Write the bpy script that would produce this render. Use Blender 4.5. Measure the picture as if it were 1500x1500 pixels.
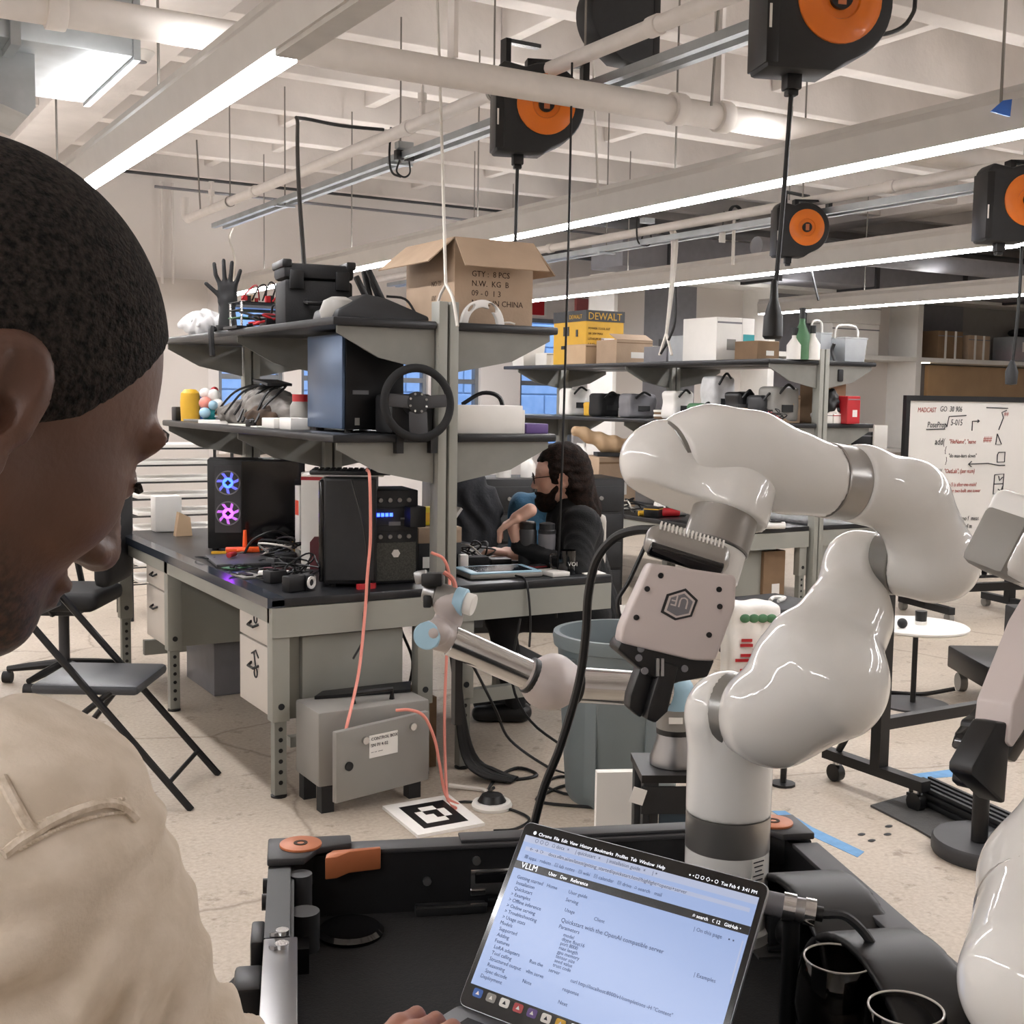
import bpy, bmesh, math, random
import numpy as np
from mathutils import Vector, Matrix, Euler
random.seed(7); np.random.seed(7)
for o in list(bpy.data.objects): bpy.data.objects.remove(o, do_unlink=True)
SC = bpy.context.scene
COL = SC.collection
R_ = math.radians
# ------------------------------------------------------------------ camera
FPX, CAMH = 1800.0, 1.55
cam_d = bpy.data.cameras.new('camera'); cam = bpy.data.objects.new('camera', cam_d); COL.objects.link(cam)
cam_d.sensor_width = 36.0; cam_d.lens = 36.0 * FPX / 1500.0; cam_d.clip_start = 0.02; cam_d.clip_end = 200
CAMR = Matrix.Rotation(R_(-30.7), 3, 'Z') @ Matrix.Rotation(math.pi / 2 - math.atan(167 / FPX), 3, 'X') @ Matrix.Rotation(R_(0.86), 3, 'Z')
cam.matrix_world = Matrix.Translation((0, 0, CAMH)) @ CAMR.to_4x4()
SC.camera = cam
# ------------------------------------------------------------------ world, exposure
W = bpy.data.worlds.new('sky'); SC.world = W; W.use_nodes = True
bg = W.node_tree.nodes['Background']; bg.inputs[0].default_value = (0.55, 0.72, 1.0, 1); bg.inputs[1].default_value = 2.6
SC.view_settings.view_transform = 'Standard'; SC.view_settings.look = 'None'
SC.view_settings.gamma = 1.0; SC.view_settings.use_curve_mapping = False
SC.view_settings.exposure = 0.88
LAMP_STRENGTH = 27.0
# ------------------------------------------------------------------ helpers
C0 = Vector((0, 0, CAMH))
def ray(px, py): return CAMR @ Vector((px - 750.0, 750.0 - py, -FPX))
def at_z(px, py, z): d = ray(px, py); return C0 + d * ((z - CAMH) / d.z)
def at_d(px, py, dep): return C0 + ray(px, py) * (dep / FPX)
def at_y(px, py, y): d = ray(px, py); return C0 + d * (y / d.y)
def at_x(px, py, x): d = ray(px, py); return C0 + d * (x / d.x)
CR = CAMR @ Vector((1, 0, 0)); CU = CAMR @ Vector((0, 1, 0)); CF = CAMR @ Vector((0, 0, -1))
def lin(c):
    if isinstance(c, str):
        c = c.lstrip('#'); c = tuple(int(c[i:i + 2], 16) / 255 for i in (0, 2, 4))
    return tuple((v / 12.92 if v <= 0.04045 else ((v + 0.055) / 1.055) ** 2.4) for v in c)
MATS = {}
def mat(name, col, rough=0.5, metal=0.0, var=0.08, scale=12.0, bump=0.0, bscale=None, col2=None, emit=0.0, ecol=None, coat=0.0, trans=0.0, alpha=1.0, spec=0.5, detail=4.0):
    if name in MATS: return MATS[name]
    m = bpy.data.materials.new(name); m.use_nodes = True; nt = m.node_tree; N = nt.nodes; L = nt.links
    b = N['Principled BSDF']
    c = lin(col); c2 = lin(col2) if col2 else tuple(v * (1 - var) for v in c)
    tc = N.new('ShaderNodeTexCoord'); no = N.new('ShaderNodeTexNoise'); no.inputs['Scale'].default_value = scale; no.inputs['Detail'].default_value = detail
    L.new(tc.outputs['Object'], no.inputs['Vector'])
    rp = N.new('ShaderNodeValToRGB'); rp.color_ramp.elements[0].color = (*c2, 1); rp.color_ramp.elements[1].color = (*c, 1)
    rp.color_ramp.elements[0].position = 0.35; rp.color_ramp.elements[1].position = 0.65
    L.new(no.outputs['Fac'], rp.inputs['Fac']); L.new(rp.outputs['Color'], b.inputs['Base Color'])
    b.inputs['Roughness'].default_value = rough; b.inputs['Metallic'].default_value = metal
    b.inputs['Coat Weight'].default_value = coat; b.inputs['Coat Roughness'].default_value = 0.05
    b.inputs['Transmission Weight'].default_value = trans; b.inputs['Alpha'].default_value = alpha
    b.inputs['Specular IOR Level'].default_value = spec
    if emit > 0:
        b.inputs['Emission Color'].default_value = (*lin(ecol or col), 1); b.inputs['Emission Strength'].default_value = emit
    if bump > 0:
        n2 = N.new('ShaderNodeTexNoise'); n2.inputs['Scale'].default_value = bscale or scale * 4; n2.inputs['Detail'].default_value = 6
        L.new(tc.outputs['Object'], n2.inputs['Vector'])
        bp = N.new('ShaderNodeBump'); bp.inputs['Strength'].default_value = bump; bp.inputs['Distance'].default_value = 0.01
        L.new(n2.outputs['Fac'], bp.inputs['Height']); L.new(bp.outputs['Normal'], b.inputs['Normal'])
    MATS[name] = m; return m
def rot_to(d, up=(0, 0, 1)):
    """3x3 whose z axis is d"""
    z = Vector(d).normalized(); u = Vector(up)
    if abs(z.dot(u)) > 0.98: u = Vector((0, 1, 0)) if abs(z.y) < 0.9 else Vector((1, 0, 0))
    x = u.cross(z).normalized(); y = z.cross(x)
    return Matrix((x, y, z)).transposed()
def frame(x, y):
    """3x3 with given x axis and y axis orthogonalised"""
    x = Vector(x).normalized(); y = Vector(y); y = (y - x * y.dot(x)).normalized(); z = x.cross(y)
    return Matrix((x, y, z)).transposed()
def spline(pts, n=6):
    P = [Vector(p) for p in pts]
    if len(P) < 3: return P
    out = []
    for i in range(len(P) - 1):
        p0 = P[i - 1] if i else P[0] * 2 - P[1]; p1 = P[i]; p2 = P[i + 1]; p3 = P[i + 2] if i + 2 < len(P) else P[-1] * 2 - P[-2]
        for k in range(n):
            t = k / n
            out.append(0.5 * ((2 * p1) + (p2 - p0) * t + (2 * p0 - 5 * p1 + 4 * p2 - p3) * t * t + (3 * p1 - p0 - 3 * p2 + p3) * t ** 3))
    out.append(P[-1]); return out
class MB:
    def __init__(s): s.v = []; s.f = []
    def add(s, v, f):
        n = len(s.v); s.v += [tuple(p) for p in v]; s.f += [tuple(i + n for i in q) for q in f]; return s
    def box(s, c, d, rot=None, taper=1.0):
        c = Vector(c); h = Vector(d) / 2; pts = []
        if isinstance(rot, (int, float)): rot = Matrix.Rotation(rot, 3, 'Z')
        for z in (-1, 1):
            k = taper if z > 0 else 1.0
            for x, y in ((-1, -1), (1, -1), (1, 1), (-1, 1)):
                p = Vector((x * h.x * k, y * h.y * k, z * h.z)); pts.append(c + (rot @ p if rot is not None else p))
        return s.add(pts, [(3, 2, 1, 0), (4, 5, 6, 7), (0, 1, 5, 4), (1, 2, 6, 5), (2, 3, 7, 6), (3, 0, 4, 7)])
    def box2(s, a, b):
        return s.box([(a[i] + b[i]) / 2 for i in range(3)], [abs(b[i] - a[i]) for i in range(3)])
    def cyl(s, a, b, r, r2=None, n=16):
        a = Vector(a); b = Vector(b); r2 = r if r2 is None else r2; m = rot_to(b - a); pts = []
        for c, q in ((a, r), (b, r2)):
            for i in range(n):
                t = 2 * math.pi * i / n; pts.append(c + m @ Vector((math.cos(t) * q, math.sin(t) * q, 0)))
        return s.add(pts, [(i, (i + 1) % n, n + (i + 1) % n, n + i) for i in range(n)] + [tuple(range(n - 1, -1, -1)), tuple(range(n, 2 * n))])
    def tube(s, path, r, n=6, sm=0, closed=False):
        P = spline(path, sm) if sm else [Vector(p) for p in path]
        K = len(P); rr = r if isinstance(r, (list, tuple)) else [r] * K
        if len(rr) != K: rr = list(np.interp(np.linspace(0, 1, K), np.linspace(0, 1, len(rr)), rr))
        pts = []; fs = []; x = None
        for i, p in enumerate(P):
            if closed: t = P[(i + 1) % K] - P[i - 1]
            else: t = P[min(i + 1, K - 1)] - P[max(i - 1, 0)]
            t = t.normalized() if t.length > 1e-9 else Vector((0, 0, 1))
            if x is None:
                x = t.orthogonal().normalized()
            else:
                x = x - t * x.dot(t); x = x.normalized() if x.length > 1e-6 else t.orthogonal().normalized()
            y = t.cross(x)
            for k in range(n):
                a = 2 * math.pi * k / n; pts.append(p + (x * math.cos(a) + y * math.sin(a)) * rr[i])
        for i in range(K if closed else K - 1):
            j = (i + 1) % K
            for k in range(n): fs.append((i * n + k, i * n + (k + 1) % n, j * n + (k + 1) % n, j * n + k))
        if not closed: fs += [tuple(range(n - 1, -1, -1)), tuple(range((K - 1) * n, K * n))]
        return s.add(pts, fs)
    def lathe(s, prof, c=(0, 0, 0), rot=None, n=24, ang=(0, 2 * math.pi)):
        c = Vector(c); pts = []; fs = []; full = abs(ang[1] - ang[0] - 2 * math.pi) < 1e-6; m = n if full else n + 1
        for r, z in prof:
            for i in range(m):
                t = ang[0] + (ang[1] - ang[0]) * i / n; p = Vector((math.cos(t) * r, math.sin(t) * r, z)); pts.append(c + (rot @ p if rot is not None else p))
        for j in range(len(prof) - 1):
            for i in range(n):
                k = (i + 1) % m; fs.append((j * m + i, j * m + k, (j + 1) * m + k, (j + 1) * m + i))
        closed_ = abs(prof[0][0] - prof[-1][0]) < 1e-5 and abs(prof[0][1] - prof[-1][1]) < 1e-5
        if full and not closed_:
            if prof[0][0] > 1e-6: fs.append(tuple(range(m - 1, -1, -1)))
            if prof[-1][0] > 1e-6: fs.append(tuple(range((len(prof) - 1) * m, len(prof) * m)))
        return s.add(pts, fs)
    def prism(s, poly, t, c=(0, 0, 0), rot=None):
        """poly in local xy, extruded from z=0 to z=t"""
        c = Vector(c); n = len(poly)
        area = sum(poly[i][0] * poly[(i + 1) % n][1] - poly[(i + 1) % n][0] * poly[i][1] for i in range(n))
        if area < 0: poly = poly[::-1]
        pts = []
        for z in (0, t):
            for x, y in poly:
                p = Vector((x, y, z)); pts.append(c + (rot @ p if rot is not None else p))
        return s.add(pts, [tuple(range(n - 1, -1, -1)), tuple(range(n, 2 * n))] + [(i, (i + 1) % n, n + (i + 1) % n, n + i) for i in range(n)])
    def sphere(s, c, r, n=12, m=8, rot=None):
        r = Vector(r) if not isinstance(r, (int, float)) else Vector((r, r, r)); c = Vector(c)
        pts = []; fs = []
        for j in range(m + 1):
            ph = math.pi * j / m
            for i in range(n):
                t = 2 * math.pi * i / n; p = Vector((math.sin(ph) * math.cos(t) * r.x, math.sin(ph) * math.sin(t) * r.y, -math.cos(ph) * r.z)); pts.append(c + (rot @ p if rot is not None else p))
        for j in range(m):
            for i in range(n): fs.append((j * n + i, j * n + (i + 1) % n, (j + 1) * n + (i + 1) % n, (j + 1) * n + i))
        return s.add(pts, fs)
    def mesh(s, name, m, smooth=True, bevel=0.0, angle=38, seg=2):
        me = bpy.data.meshes.new(name); me.from_pydata(s.v, [], s.f); me.validate()
        bm = bmesh.new(); bm.from_mesh(me)
        bmesh.ops.remove_doubles(bm, verts=bm.verts, dist=1e-6)
        bmesh.ops.dissolve_degenerate(bm, dist=1e-7, edges=bm.edges)
        if bevel > 0:
            es = [e for e in bm.edges if len(e.link_faces) == 2 and e.calc_face_angle(0) > R_(angle)]
            if es: bmesh.ops.bevel(bm, geom=es, offset=bevel, segments=seg, profile=0.5, affect='EDGES', clamp_overlap=True)
        bm.normal_update(); bm.to_mesh(me); bm.free()
        if smooth:
            for p in me.polygons: p.use_smooth = True
            me.set_sharp_from_angle(angle=R_(angle))
        me.materials.append(m if not isinstance(m, str) else MATS[m])
        return me
    def build(s, name, m, parent=None, smooth=True, bevel=0.0, angle=38, seg=2, label=None):
        return obj(name, s.mesh(name, m, smooth, bevel, angle, seg), parent, label)
def obj(name, me, parent=None, label=None):
    o = bpy.data.objects.new(name, me); COL.objects.link(o)
    if parent is not None: o.parent = parent
    if label: o['label'] = label
    return o
def tag(o, label=None, cat=None, group=None, kind=None):
    if label: o['label'] = label
    if cat: o['category'] = cat
    if group: o['group'] = group
    if kind: o['kind'] = kind
    return o
def thing(name, label, cat, loc=(0, 0, 0), rz=0.0, group=None, rot=None):
    o = bpy.data.objects.new(name, None); COL.objects.link(o); o.empty_display_size = 0.05
    if rot is not None: o.matrix_world = Matrix.Translation(Vector(loc)) @ rot.to_4x4()
    else: o.location = loc; o.rotation_euler = (0, 0, rz)
    return tag(o, label, cat, group)
def struct(name, mb, m, parent=None, **k):
    o = mb.build(name, m, parent, **k); o['kind'] = 'structure'; return o
def copy_tree(o, parent=None):
    c = o.copy(); COL.objects.link(c)
    if parent is not None: c.parent = parent
    for ch in list(o.children): copy_tree(ch, c)
    return c
def text(name, body, size, m, parent, loc, rot=None, extrude=0.0004, align='LEFT', label=None, shear=0.0):
    cu = bpy.data.curves.new(name, 'FONT'); cu.body = body; cu.size = size; cu.extrude = extrude; cu.align_x = align; cu.resolution_u = 2; cu.shear = shear
    t = bpy.data.objects.new(name, cu); COL.objects.link(t); dg = bpy.context.evaluated_depsgraph_get()
    me = bpy.data.meshes.new_from_object(t.evaluated_get(dg)); bpy.data.objects.remove(t, do_unlink=True)
    me.materials.clear(); me.materials.append(MATS[m] if isinstance(m, str) else m)
    o = obj(name, me, parent, label)
    mt = Matrix.Translation(Vector(loc)); 
    if rot is not None: mt = mt @ rot.to_4x4()
    o.matrix_local = mt; return o
# ---- smooth signed-distance solids turned into meshes (surface nets)
def n3(v): return np.array([v[0], v[1], v[2]], dtype=np.float32)
def cap(P, a, b, ra, rb=None):
    a = n3(a); b = n3(b); rb = ra if rb is None else rb; ab = b - a; t = np.clip(((P - a) @ ab) / max(float(ab @ ab), 1e-12), 0, 1)
    return np.linalg.norm(P - a - t[:, None] * ab, axis=1) - (ra + (rb - ra) * t)
def ell(P, c, r, M=None):
    q = P - n3(c)
    if M is not None: q = q @ np.array(M, dtype=np.float32)
    r = n3(r); k0 = np.linalg.norm(q / r, axis=1); k1 = np.linalg.norm(q / (r * r), axis=1)
    return k0 * (k0 - 1.0) / np.maximum(k1, 1e-6)
def rbox(P, c, h, rd, M=None):
    q = P - n3(c)
    if M is not None: q = q @ np.array(M, dtype=np.float32)
    q = np.abs(q) - (n3(h) - rd); return np.linalg.norm(np.maximum(q, 0), axis=1) + np.minimum(q.max(axis=1), 0) - rd
def plane(P, c, n): return (P - n3(c)) @ n3(Vector(n).normalized())
def cyls(P, a, b, r, rd=0.004):
    a = n3(a); b = n3(b); ab = b - a; L = float(np.linalg.norm(ab)); u = ab / L; t = (P - a) @ u; d = np.linalg.norm(P - a - t[:, None] * u, axis=1)
    q = np.stack([d - (r - rd), np.abs(t - L / 2) - (L / 2 - rd)], 1); return np.linalg.norm(np.maximum(q, 0), axis=1) + np.minimum(q.max(axis=1), 0) - rd
def smin(a, b, k):
    h = np.clip(0.5 + 0.5 * (b - a) / k, 0, 1); return b + (a - b) * h - k * h * (1 - h)
def smax(a, b, k): return -smin(-a, -b, k)
def uni(ds, k):
    d = ds[0]
    for e in ds[1:]: d = smin(d, e, k)
    return d
def sdf_mesh(name, f, lo, hi, vox, m, smooth=True):
    lo = np.array(lo, dtype=np.float32); hi = np.array(hi, dtype=np.float32); n = np.maximum(((hi - lo) / vox).astype(int) + 1, 4)
    ax = [lo[i] + vox * np.arange(n[i], dtype=np.float32) for i in range(3)]
    V = np.empty(n, dtype=np.float32)
    Y, Z = np.meshgrid(ax[1], ax[2], indexing='ij'); yz = np.stack([Y.ravel(), Z.ravel()], 1)
    step = max(1, 400000 // max(1, len(yz)))
    for i0 in range(0, n[0], step):
        xs = ax[0][i0:i0 + step]; P = np.empty((len(xs), len(yz), 3), dtype=np.float32); P[:, :, 0] = xs[:, None]; P[:, :, 1:] = yz[None]
        V[i0:i0 + len(xs)] = f(P.reshape(-1, 3)).reshape(len(xs), n[1], n[2])
    for a in range(3):   # close at the box borders
        sl = [slice(None)] * 3
        sl[a] = 0; V[tuple(sl)] = np.maximum(V[tuple(sl)], vox * .5); sl[a] = -1; V[tuple(sl)] = np.maximum(V[tuple(sl)], vox * .5)
    S = V < 0; c = n - 1; acc = np.zeros((*c, 3), dtype=np.float32); cnt = np.zeros(tuple(c), dtype=np.float32); quads = []
    corner = lambda d: tuple(slice(d[i], d[i] + c[i]) for i in range(3))
    for a in range(3):
        b1, b2 = (a + 1) % 3, (a + 2) % 3
        for u in (0, 1):
            for w in (0, 1):
                d0 = [0, 0, 0]; d0[b1] = u; d0[b2] = w; d1 = list(d0); d1[a] = 1
                v0 = V[corner(d0)]; v1 = V[corner(d1)]; x = (v0 < 0) != (v1 < 0); den = np.where(x, v0 - v1, 1); t = np.where(x, v0 / den, 0)
                for i in range(3): acc[..., i] += np.where(x, (t if i == a else d0[i]), 0)
                cnt += x
    act = cnt > 0; idx = -np.ones(tuple(c), dtype=np.int64); ii = np.argwhere(act); idx[act] = np.arange(len(ii))
    pts = lo + vox * (ii + acc[act] / cnt[act][:, None])
    for a in range(3):
        b1, b2 = (a + 1) % 3, (a + 2) % 3
        s0 = [slice(None)] * 3; s1 = [slice(None)] * 3; s0[a] = slice(0, -1); s1[a] = slice(1, None)
        x = S[tuple(s0)] != S[tuple(s1)]; e = np.argwhere(x); 
        ok = (e[:, b1] > 0) & (e[:, b2] > 0) & (e[:, b1] < c[b1]) & (e[:, b2] < c[b2]) & (e[:, a] < c[a]); e = e[ok]
        ins = S[tuple(e.T)]
        q = []
        for u, w in ((-1, -1), (0, -1), (0, 0), (-1, 0)):
            k = e.copy(); k[:, b1] += u; k[:, b2] += w; q.append(idx[tuple(k.T)])
        q = np.stack(q, 1); q[~ins] = q[~ins][:, ::-1]; quads.append(q)
    quads = np.concatenate(quads)
    me = bpy.data.meshes.new(name); me.vertices.add(len(pts)); me.vertices.foreach_set('co', pts.astype(np.float32).ravel())
    me.loops.add(len(quads) * 4); me.loops.foreach_set('vertex_index', quads.astype(np.int32).ravel())
    me.polygons.add(len(quads)); me.polygons.foreach_set('loop_start', np.arange(0, len(quads) * 4, 4, dtype=np.int32))
    me.update(calc_edges=True)
    if smooth: me.polygons.foreach_set('use_smooth', np.ones(len(quads), dtype=bool))
    me.materials.append(MATS[m] if isinstance(m, str) else m)
    return me
def sdf_obj(name, f, lo, hi, vox, m, parent=None, label=None): return obj(name, sdf_mesh(name, f, lo, hi, vox, m), parent, label)
def bounds(pts, pad):
    a = np.array([[p[0], p[1], p[2]] for p in pts]); return a.min(0) - pad, a.max(0) + pad
def march(f, px, py, d0=0.1, d1=3.0):
    """first point on the solid f along the view ray through a pixel (used to lay seams on cloth)"""
    r = ray(px, py).normalized(); t = d0
    for _ in range(200):
        p = C0 + r * t; d = float(f(np.array([[p.x, p.y, p.z]], dtype=np.float32))[0])
        if d < 0.0005: return p
        t += max(d * 0.7, 0.0005)
        if t > d1: return None
    return None
# ------------------------------------------------------------------ materials
mat('paint', '#e3ddd8', .85, var=.05, scale=1.2, bump=.15, bscale=30)
mat('paint_low', '#cfc8c1', .85, var=.05, scale=1.2, bump=.1, bscale=30)
mat('ceiling_paint', '#d8d1cb', .9, var=.10, scale=1.6, bump=.35, bscale=14)
mat('beam_paint', '#dcd5cf', .88, var=.13, scale=2.2, bump=.4, bscale=18)
mat('pipe_white', '#dcd6d0', .6, var=.06)
mat('rod', '#8d8983', .45, .8)
mat('galv', '#b9bfc2', .38, .85, var=.2, scale=5)
mat('fixture', '#c6c2bc', .45, .1, var=.04)
mat('lamp', '#ffffff', .5, emit=LAMP_STRENGTH, ecol='#fdfbfd')
mat('grey_steel', '#97978f', .55, .1, var=.06, scale=4)
mat('grey_steel_dark', '#8b8b84', .55, .15, var=.08, scale=4)
mat('putty', '#c9c2b9', .5, var=.05, scale=5)
mat('worktop', '#1b1c1f', .32, var=.2, scale=20)
mat('worktop_edge', '#343a44', .14, var=.1)
mat('shelf_black', '#1c1d20', .38, var=.2, scale=15)
mat('bracket', '#84837d', .6, .1, var=.08)
mat('black', '#0b0b0d', .42, var=.25, scale=30)
mat('black_soft', '#111113', .75, var=.25, scale=30, bump=.1)
mat('black_gloss', '#0d0d0f', .12, var=.2, coat=.3)
mat('rubber', '#0f0f10', .65, var=.2)
mat('charcoal', '#1d1e20', .55, var=.2, scale=25)
mat('grey', '#77767a', .5, var=.1)
mat('grey_dark', '#38383a', .5, var=.12)
mat('midgrey', '#8c8984', .5, .1, var=.06, scale=6)
mat('chrome', '#d0d0d0', .15, 1.0, var=.03)
mat('steel', '#a8a8a8', .3, .95, var=.1, scale=8)
mat('robot_white', '#e3e2de', .42, var=.015, scale=3, coat=1.0, spec=.3)
mat('robot_grey', '#8d8c89', .3, .55, var=.04)
mat('robot_silver', '#a5a39f', .28, .8, var=.05)
mat('cover_white', '#c8bdb9', .38, var=.03)
mat('white', '#e6e3dd', .5, var=.03)
mat('white_gloss', '#eceae6', .2, var=.02, coat=.3)
mat('paper', '#e9e6e0', .8, var=.03)
mat('cardboard', '#b09880', .8, var=.10, scale=7, bump=.15, bscale=60)
mat('cardboard_dark', '#83694f', .8, var=.12, scale=7)
mat('cardboard_pale', '#c4a888', .8, var=.08, scale=7)
mat('ink', '#3d2a1c', .8)
mat('orange', '#e2761b', .35, var=.06, coat=.2)
mat('orange_bright', '#ef5a1d', .45, var=.06)
mat('copper', '#c0734a', .45, .2, var=.08)
mat('yellow', '#d9a92b', .55, var=.06)
mat('yellow_bright', '#d8c21e', .45, var=.08)
mat('purple', '#6b5391', .6, var=.08)
mat('teal', '#2b9aa0', .5, var=.06)
mat('teal_cloth', '#27506a', .9, var=.2, scale=20, bump=.3)
mat('red', '#b3242a', .45, var=.08)
mat('red_dark', '#5b2026', .5, var=.1)
mat('pink_cable', '#df8b7c', .5, var=.06)
mat('blue_light', '#9fc3d6', .35, var=.04)
mat('blue_tape', '#6fa0cc', .8, var=.15, scale=25)
mat('blue', '#2f62b5', .5, var=.06)
mat('blue_case', '#5b6f8c', .3, .4, var=.06)
mat('green', '#4d7a55', .6, var=.15)
mat('bin_grey', '#6d777a', .5, var=.06, scale=6)
mat('plastic_clear', '#c9cdd0', .25, var=.08, alpha=.55)
mat('film', '#e6e6e6', .3, var=.15, scale=18, alpha=.72)
mat('glass', '#ffffff', .02, var=0, trans=1.0)
mat('smoke_glass', '#8f8a86', .03, var=.05, trans=1.0)
mat('wood', '#bd9f7c', .55, var=.12, scale=3)
mat('cable', '#0a0a0b', .5, var=.2)
mat('cable_white', '#d9d4cb', .5)
mat('led_blue', '#3050ff', .4, emit=5, ecol='#2a45ff')
mat('led_purple', '#c040ff', .4, emit=4, ecol='#b03cff')
mat('led_white', '#ffffff', .4, emit=4, ecol='#dfe4ff')
mat('screen_dark', '#20262f', .1, var=.3, scale=6)
mat('screen_blue', '#3c4250', .25, var=.05, scale=4, emit=.40, ecol='#a3bbec')
mat('screen_bar', '#3c4250', .25, var=.03, emit=.42, ecol='#b9c2dd')
mat('screen_ink', '#26304e', .5, emit=.02, ecol='#26304e')
mat('screen_black', '#08080a', .2)
mat('marker_black', '#2b2b30', .7)
mat('marker_red', '#a0433a', .7)
mat('whiteboard', '#d3d0ca', .28, var=.03, scale=3)
mat('leather', '#3a3d42', .4, var=.1, bump=.1, bscale=150)
mat('chair_fabric', '#beb9b1', .85, var=.05, bump=.2, bscale=200)
mat('brick_blue', '#b4c6da', .85, col2='#9fb7d2', scale=5)
mat('rubber_mat', '#4b4a49', .8, var=.15, scale=30, bump=.3, bscale=120)
# ================================================================== room shell
def concrete():
    m = bpy.data.materials.new('concrete_floor'); m.use_nodes = True; nt = m.node_tree; N = nt.nodes; L = nt.links; b = N['Principled BSDF']
    tc = N.new('ShaderNodeTexCoord')
    def noise(s, d=6, r=.6):
        n = N.new('ShaderNodeTexNoise'); n.inputs['Scale'].default_value = s; n.inputs['Detail'].default_value = d; n.inputs['Roughness'].default_value = r; L.new(tc.outputs['Object'], n.inputs['Vector']); return n
    def ramp(src, a, b_, ca, cb):
        r = N.new('ShaderNodeValToRGB'); r.color_ramp.elements[0].position = a; r.color_ramp.elements[1].position = b_
        r.color_ramp.elements[0].color = (*lin(ca), 1); r.color_ramp.elements[1].color = (*lin(cb), 1); L.new(src, r.inputs['Fac']); return r
    def mix(a, b2, fac, mode='MULTIPLY'):
        x = N.new('ShaderNodeMix'); x.data_type = 'RGBA'; x.blend_type = mode; x.inputs[0].default_value = fac; L.new(a, x.inputs[6]); L.new(b2, x.inputs[7]); return x.outputs[2]
    base = ramp(noise(1.1).outputs['Fac'], .3, .72, '#b5aa9b', '#c9bdae')
    spots = ramp(noise(9, 8, .7).outputs['Fac'], .34, .42, '#8d7963', '#ffffff')
    fine = ramp(noise(60, 4).outputs['Fac'], .3, .7, '#d8d2cb', '#ffffff')
    vor = N.new('ShaderNodeTexVoronoi'); vor.feature = 'DISTANCE_TO_EDGE'; vor.inputs['Scale'].default_value = .55
    wob = N.new('ShaderNodeMix'); wob.data_type = 'RGBA'; wob.inputs[0].default_value = .12; L.new(tc.outputs['Object'], wob.inputs[6]); L.new(noise(3).outputs['Color'], wob.inputs[7]); L.new(wob.outputs[2], vor.inputs['Vector'])
    crack = ramp(vor.outputs['Distance'], .0, .006, '#8c7862', '#ffffff')
    c = mix(base.outputs['Color'], spots.outputs['Color'], .5); c = mix(c, fine.outputs['Color'], .8); c = mix(c, crack.outputs['Color'], .55)
    L.new(c, b.inputs['Base Color'])
    rr = N.new('ShaderNodeMapRange'); rr.inputs[3].default_value = .38; rr.inputs[4].default_value = .62; L.new(noise(4).outputs['Fac'], rr.inputs[0]); L.new(rr.outputs[0], b.inputs['Roughness'])
    bp = N.new('ShaderNodeBump'); bp.inputs['Strength'].default_value = .12; L.new(noise(40).outputs['Fac'], bp.inputs['Height']); L.new(bp.outputs['Normal'], b.inputs['Normal'])
    MATS['concrete'] = m
concrete()
X0, X1, Y0, Y1, ZS, ZB = -3.2, 21.0, -4.0, 13.9, 4.45, 3.9
struct('floor', MB().box2((X0 - .2, Y0 - .2, -.2), (X1 + .2, Y1 + .2, 0)), 'concrete')
struct('ceiling', MB().box2((X0 - .2, Y0 - .2, ZS), (X1 + .2, Y1 + .2, ZS + .2)), 'ceiling_paint')
struct('wall_left', MB().box2((X0 - .2, Y0, 0), (X0, Y1, ZS)), 'paint')
struct('wall_right', MB().box2((X1, Y0, 0), (X1 + .2, Y1, ZS)), 'paint')
struct('wall_front', MB().box2((X0, Y0 - .2, 0), (X1, Y0, ZS)), 'paint')
# back wall with a row of window openings (z 0.9..2.6)
WIN = [(4.32, 5.1), (5.32, 6.1), (6.3, 7.0), (7.1, 7.75), (8.35, 9.2), (9.4, 10.15), (10.3, 11.0)]
wz0, wz1 = .9, 2.6
wb = MB(); wb.box2((X0, Y1, 0), (X1, Y1 + .25, wz0)); wb.box2((X0, Y1, wz1), (X1, Y1 + .25, ZS))
xs = [X0] + [v for w in WIN for v in w] + [X1]
for i in range(0, len(xs), 2): wb.box2((xs[i], Y1, wz0), (xs[i + 1], Y1 + .25, wz1))
struct('wall_back', wb, 'paint')
mat('window_frame', '#7b7f84', .5, .2)
mat('pane', '#eaf2ff', .03, var=0, trans=1.0)
for i, (a, b) in enumerate(WIN):
    w = bpy.data.objects.new('window_%d' % (i + 1), None); COL.objects.link(w); w['kind'] = 'structure'; w.location = (0, 0, 0)
    f = MB(); f.box2((a, Y1 + .05, wz0), (a + .05, Y1 + .15, wz1)); f.box2((b - .05, Y1 + .05, wz0), (b, Y1 + .15, wz1))
    f.box2((a + .05, Y1 + .05, wz0), (b - .05, Y1 + .15, wz0 + .05)); f.box2((a + .05, Y1 + .05, wz1 - .05), (b - .05, Y1 + .15, wz1)); f.box2((a + .05, Y1 + .06, 1.72), (b - .05, Y1 + .14, 1.78))
    f.build('window_frame', 'window_frame', w)
    MB().box2((a + .05, Y1 + .095, wz0 + .05), (b - .05, Y1 + .105, 1.72)).build('pane', 'pane', w, smooth=False)
    MB().box2((a + .05, Y1 + .095, 1.78), (b - .05, Y1 + .105, wz1 - .05)).build('pane', 'pane', w, smooth=False)
    MB().box2((a - .03, Y1 - .08, wz0 - .04), (b + .03, Y1, wz0)).build('window_sill', 'paint', w)
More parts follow.
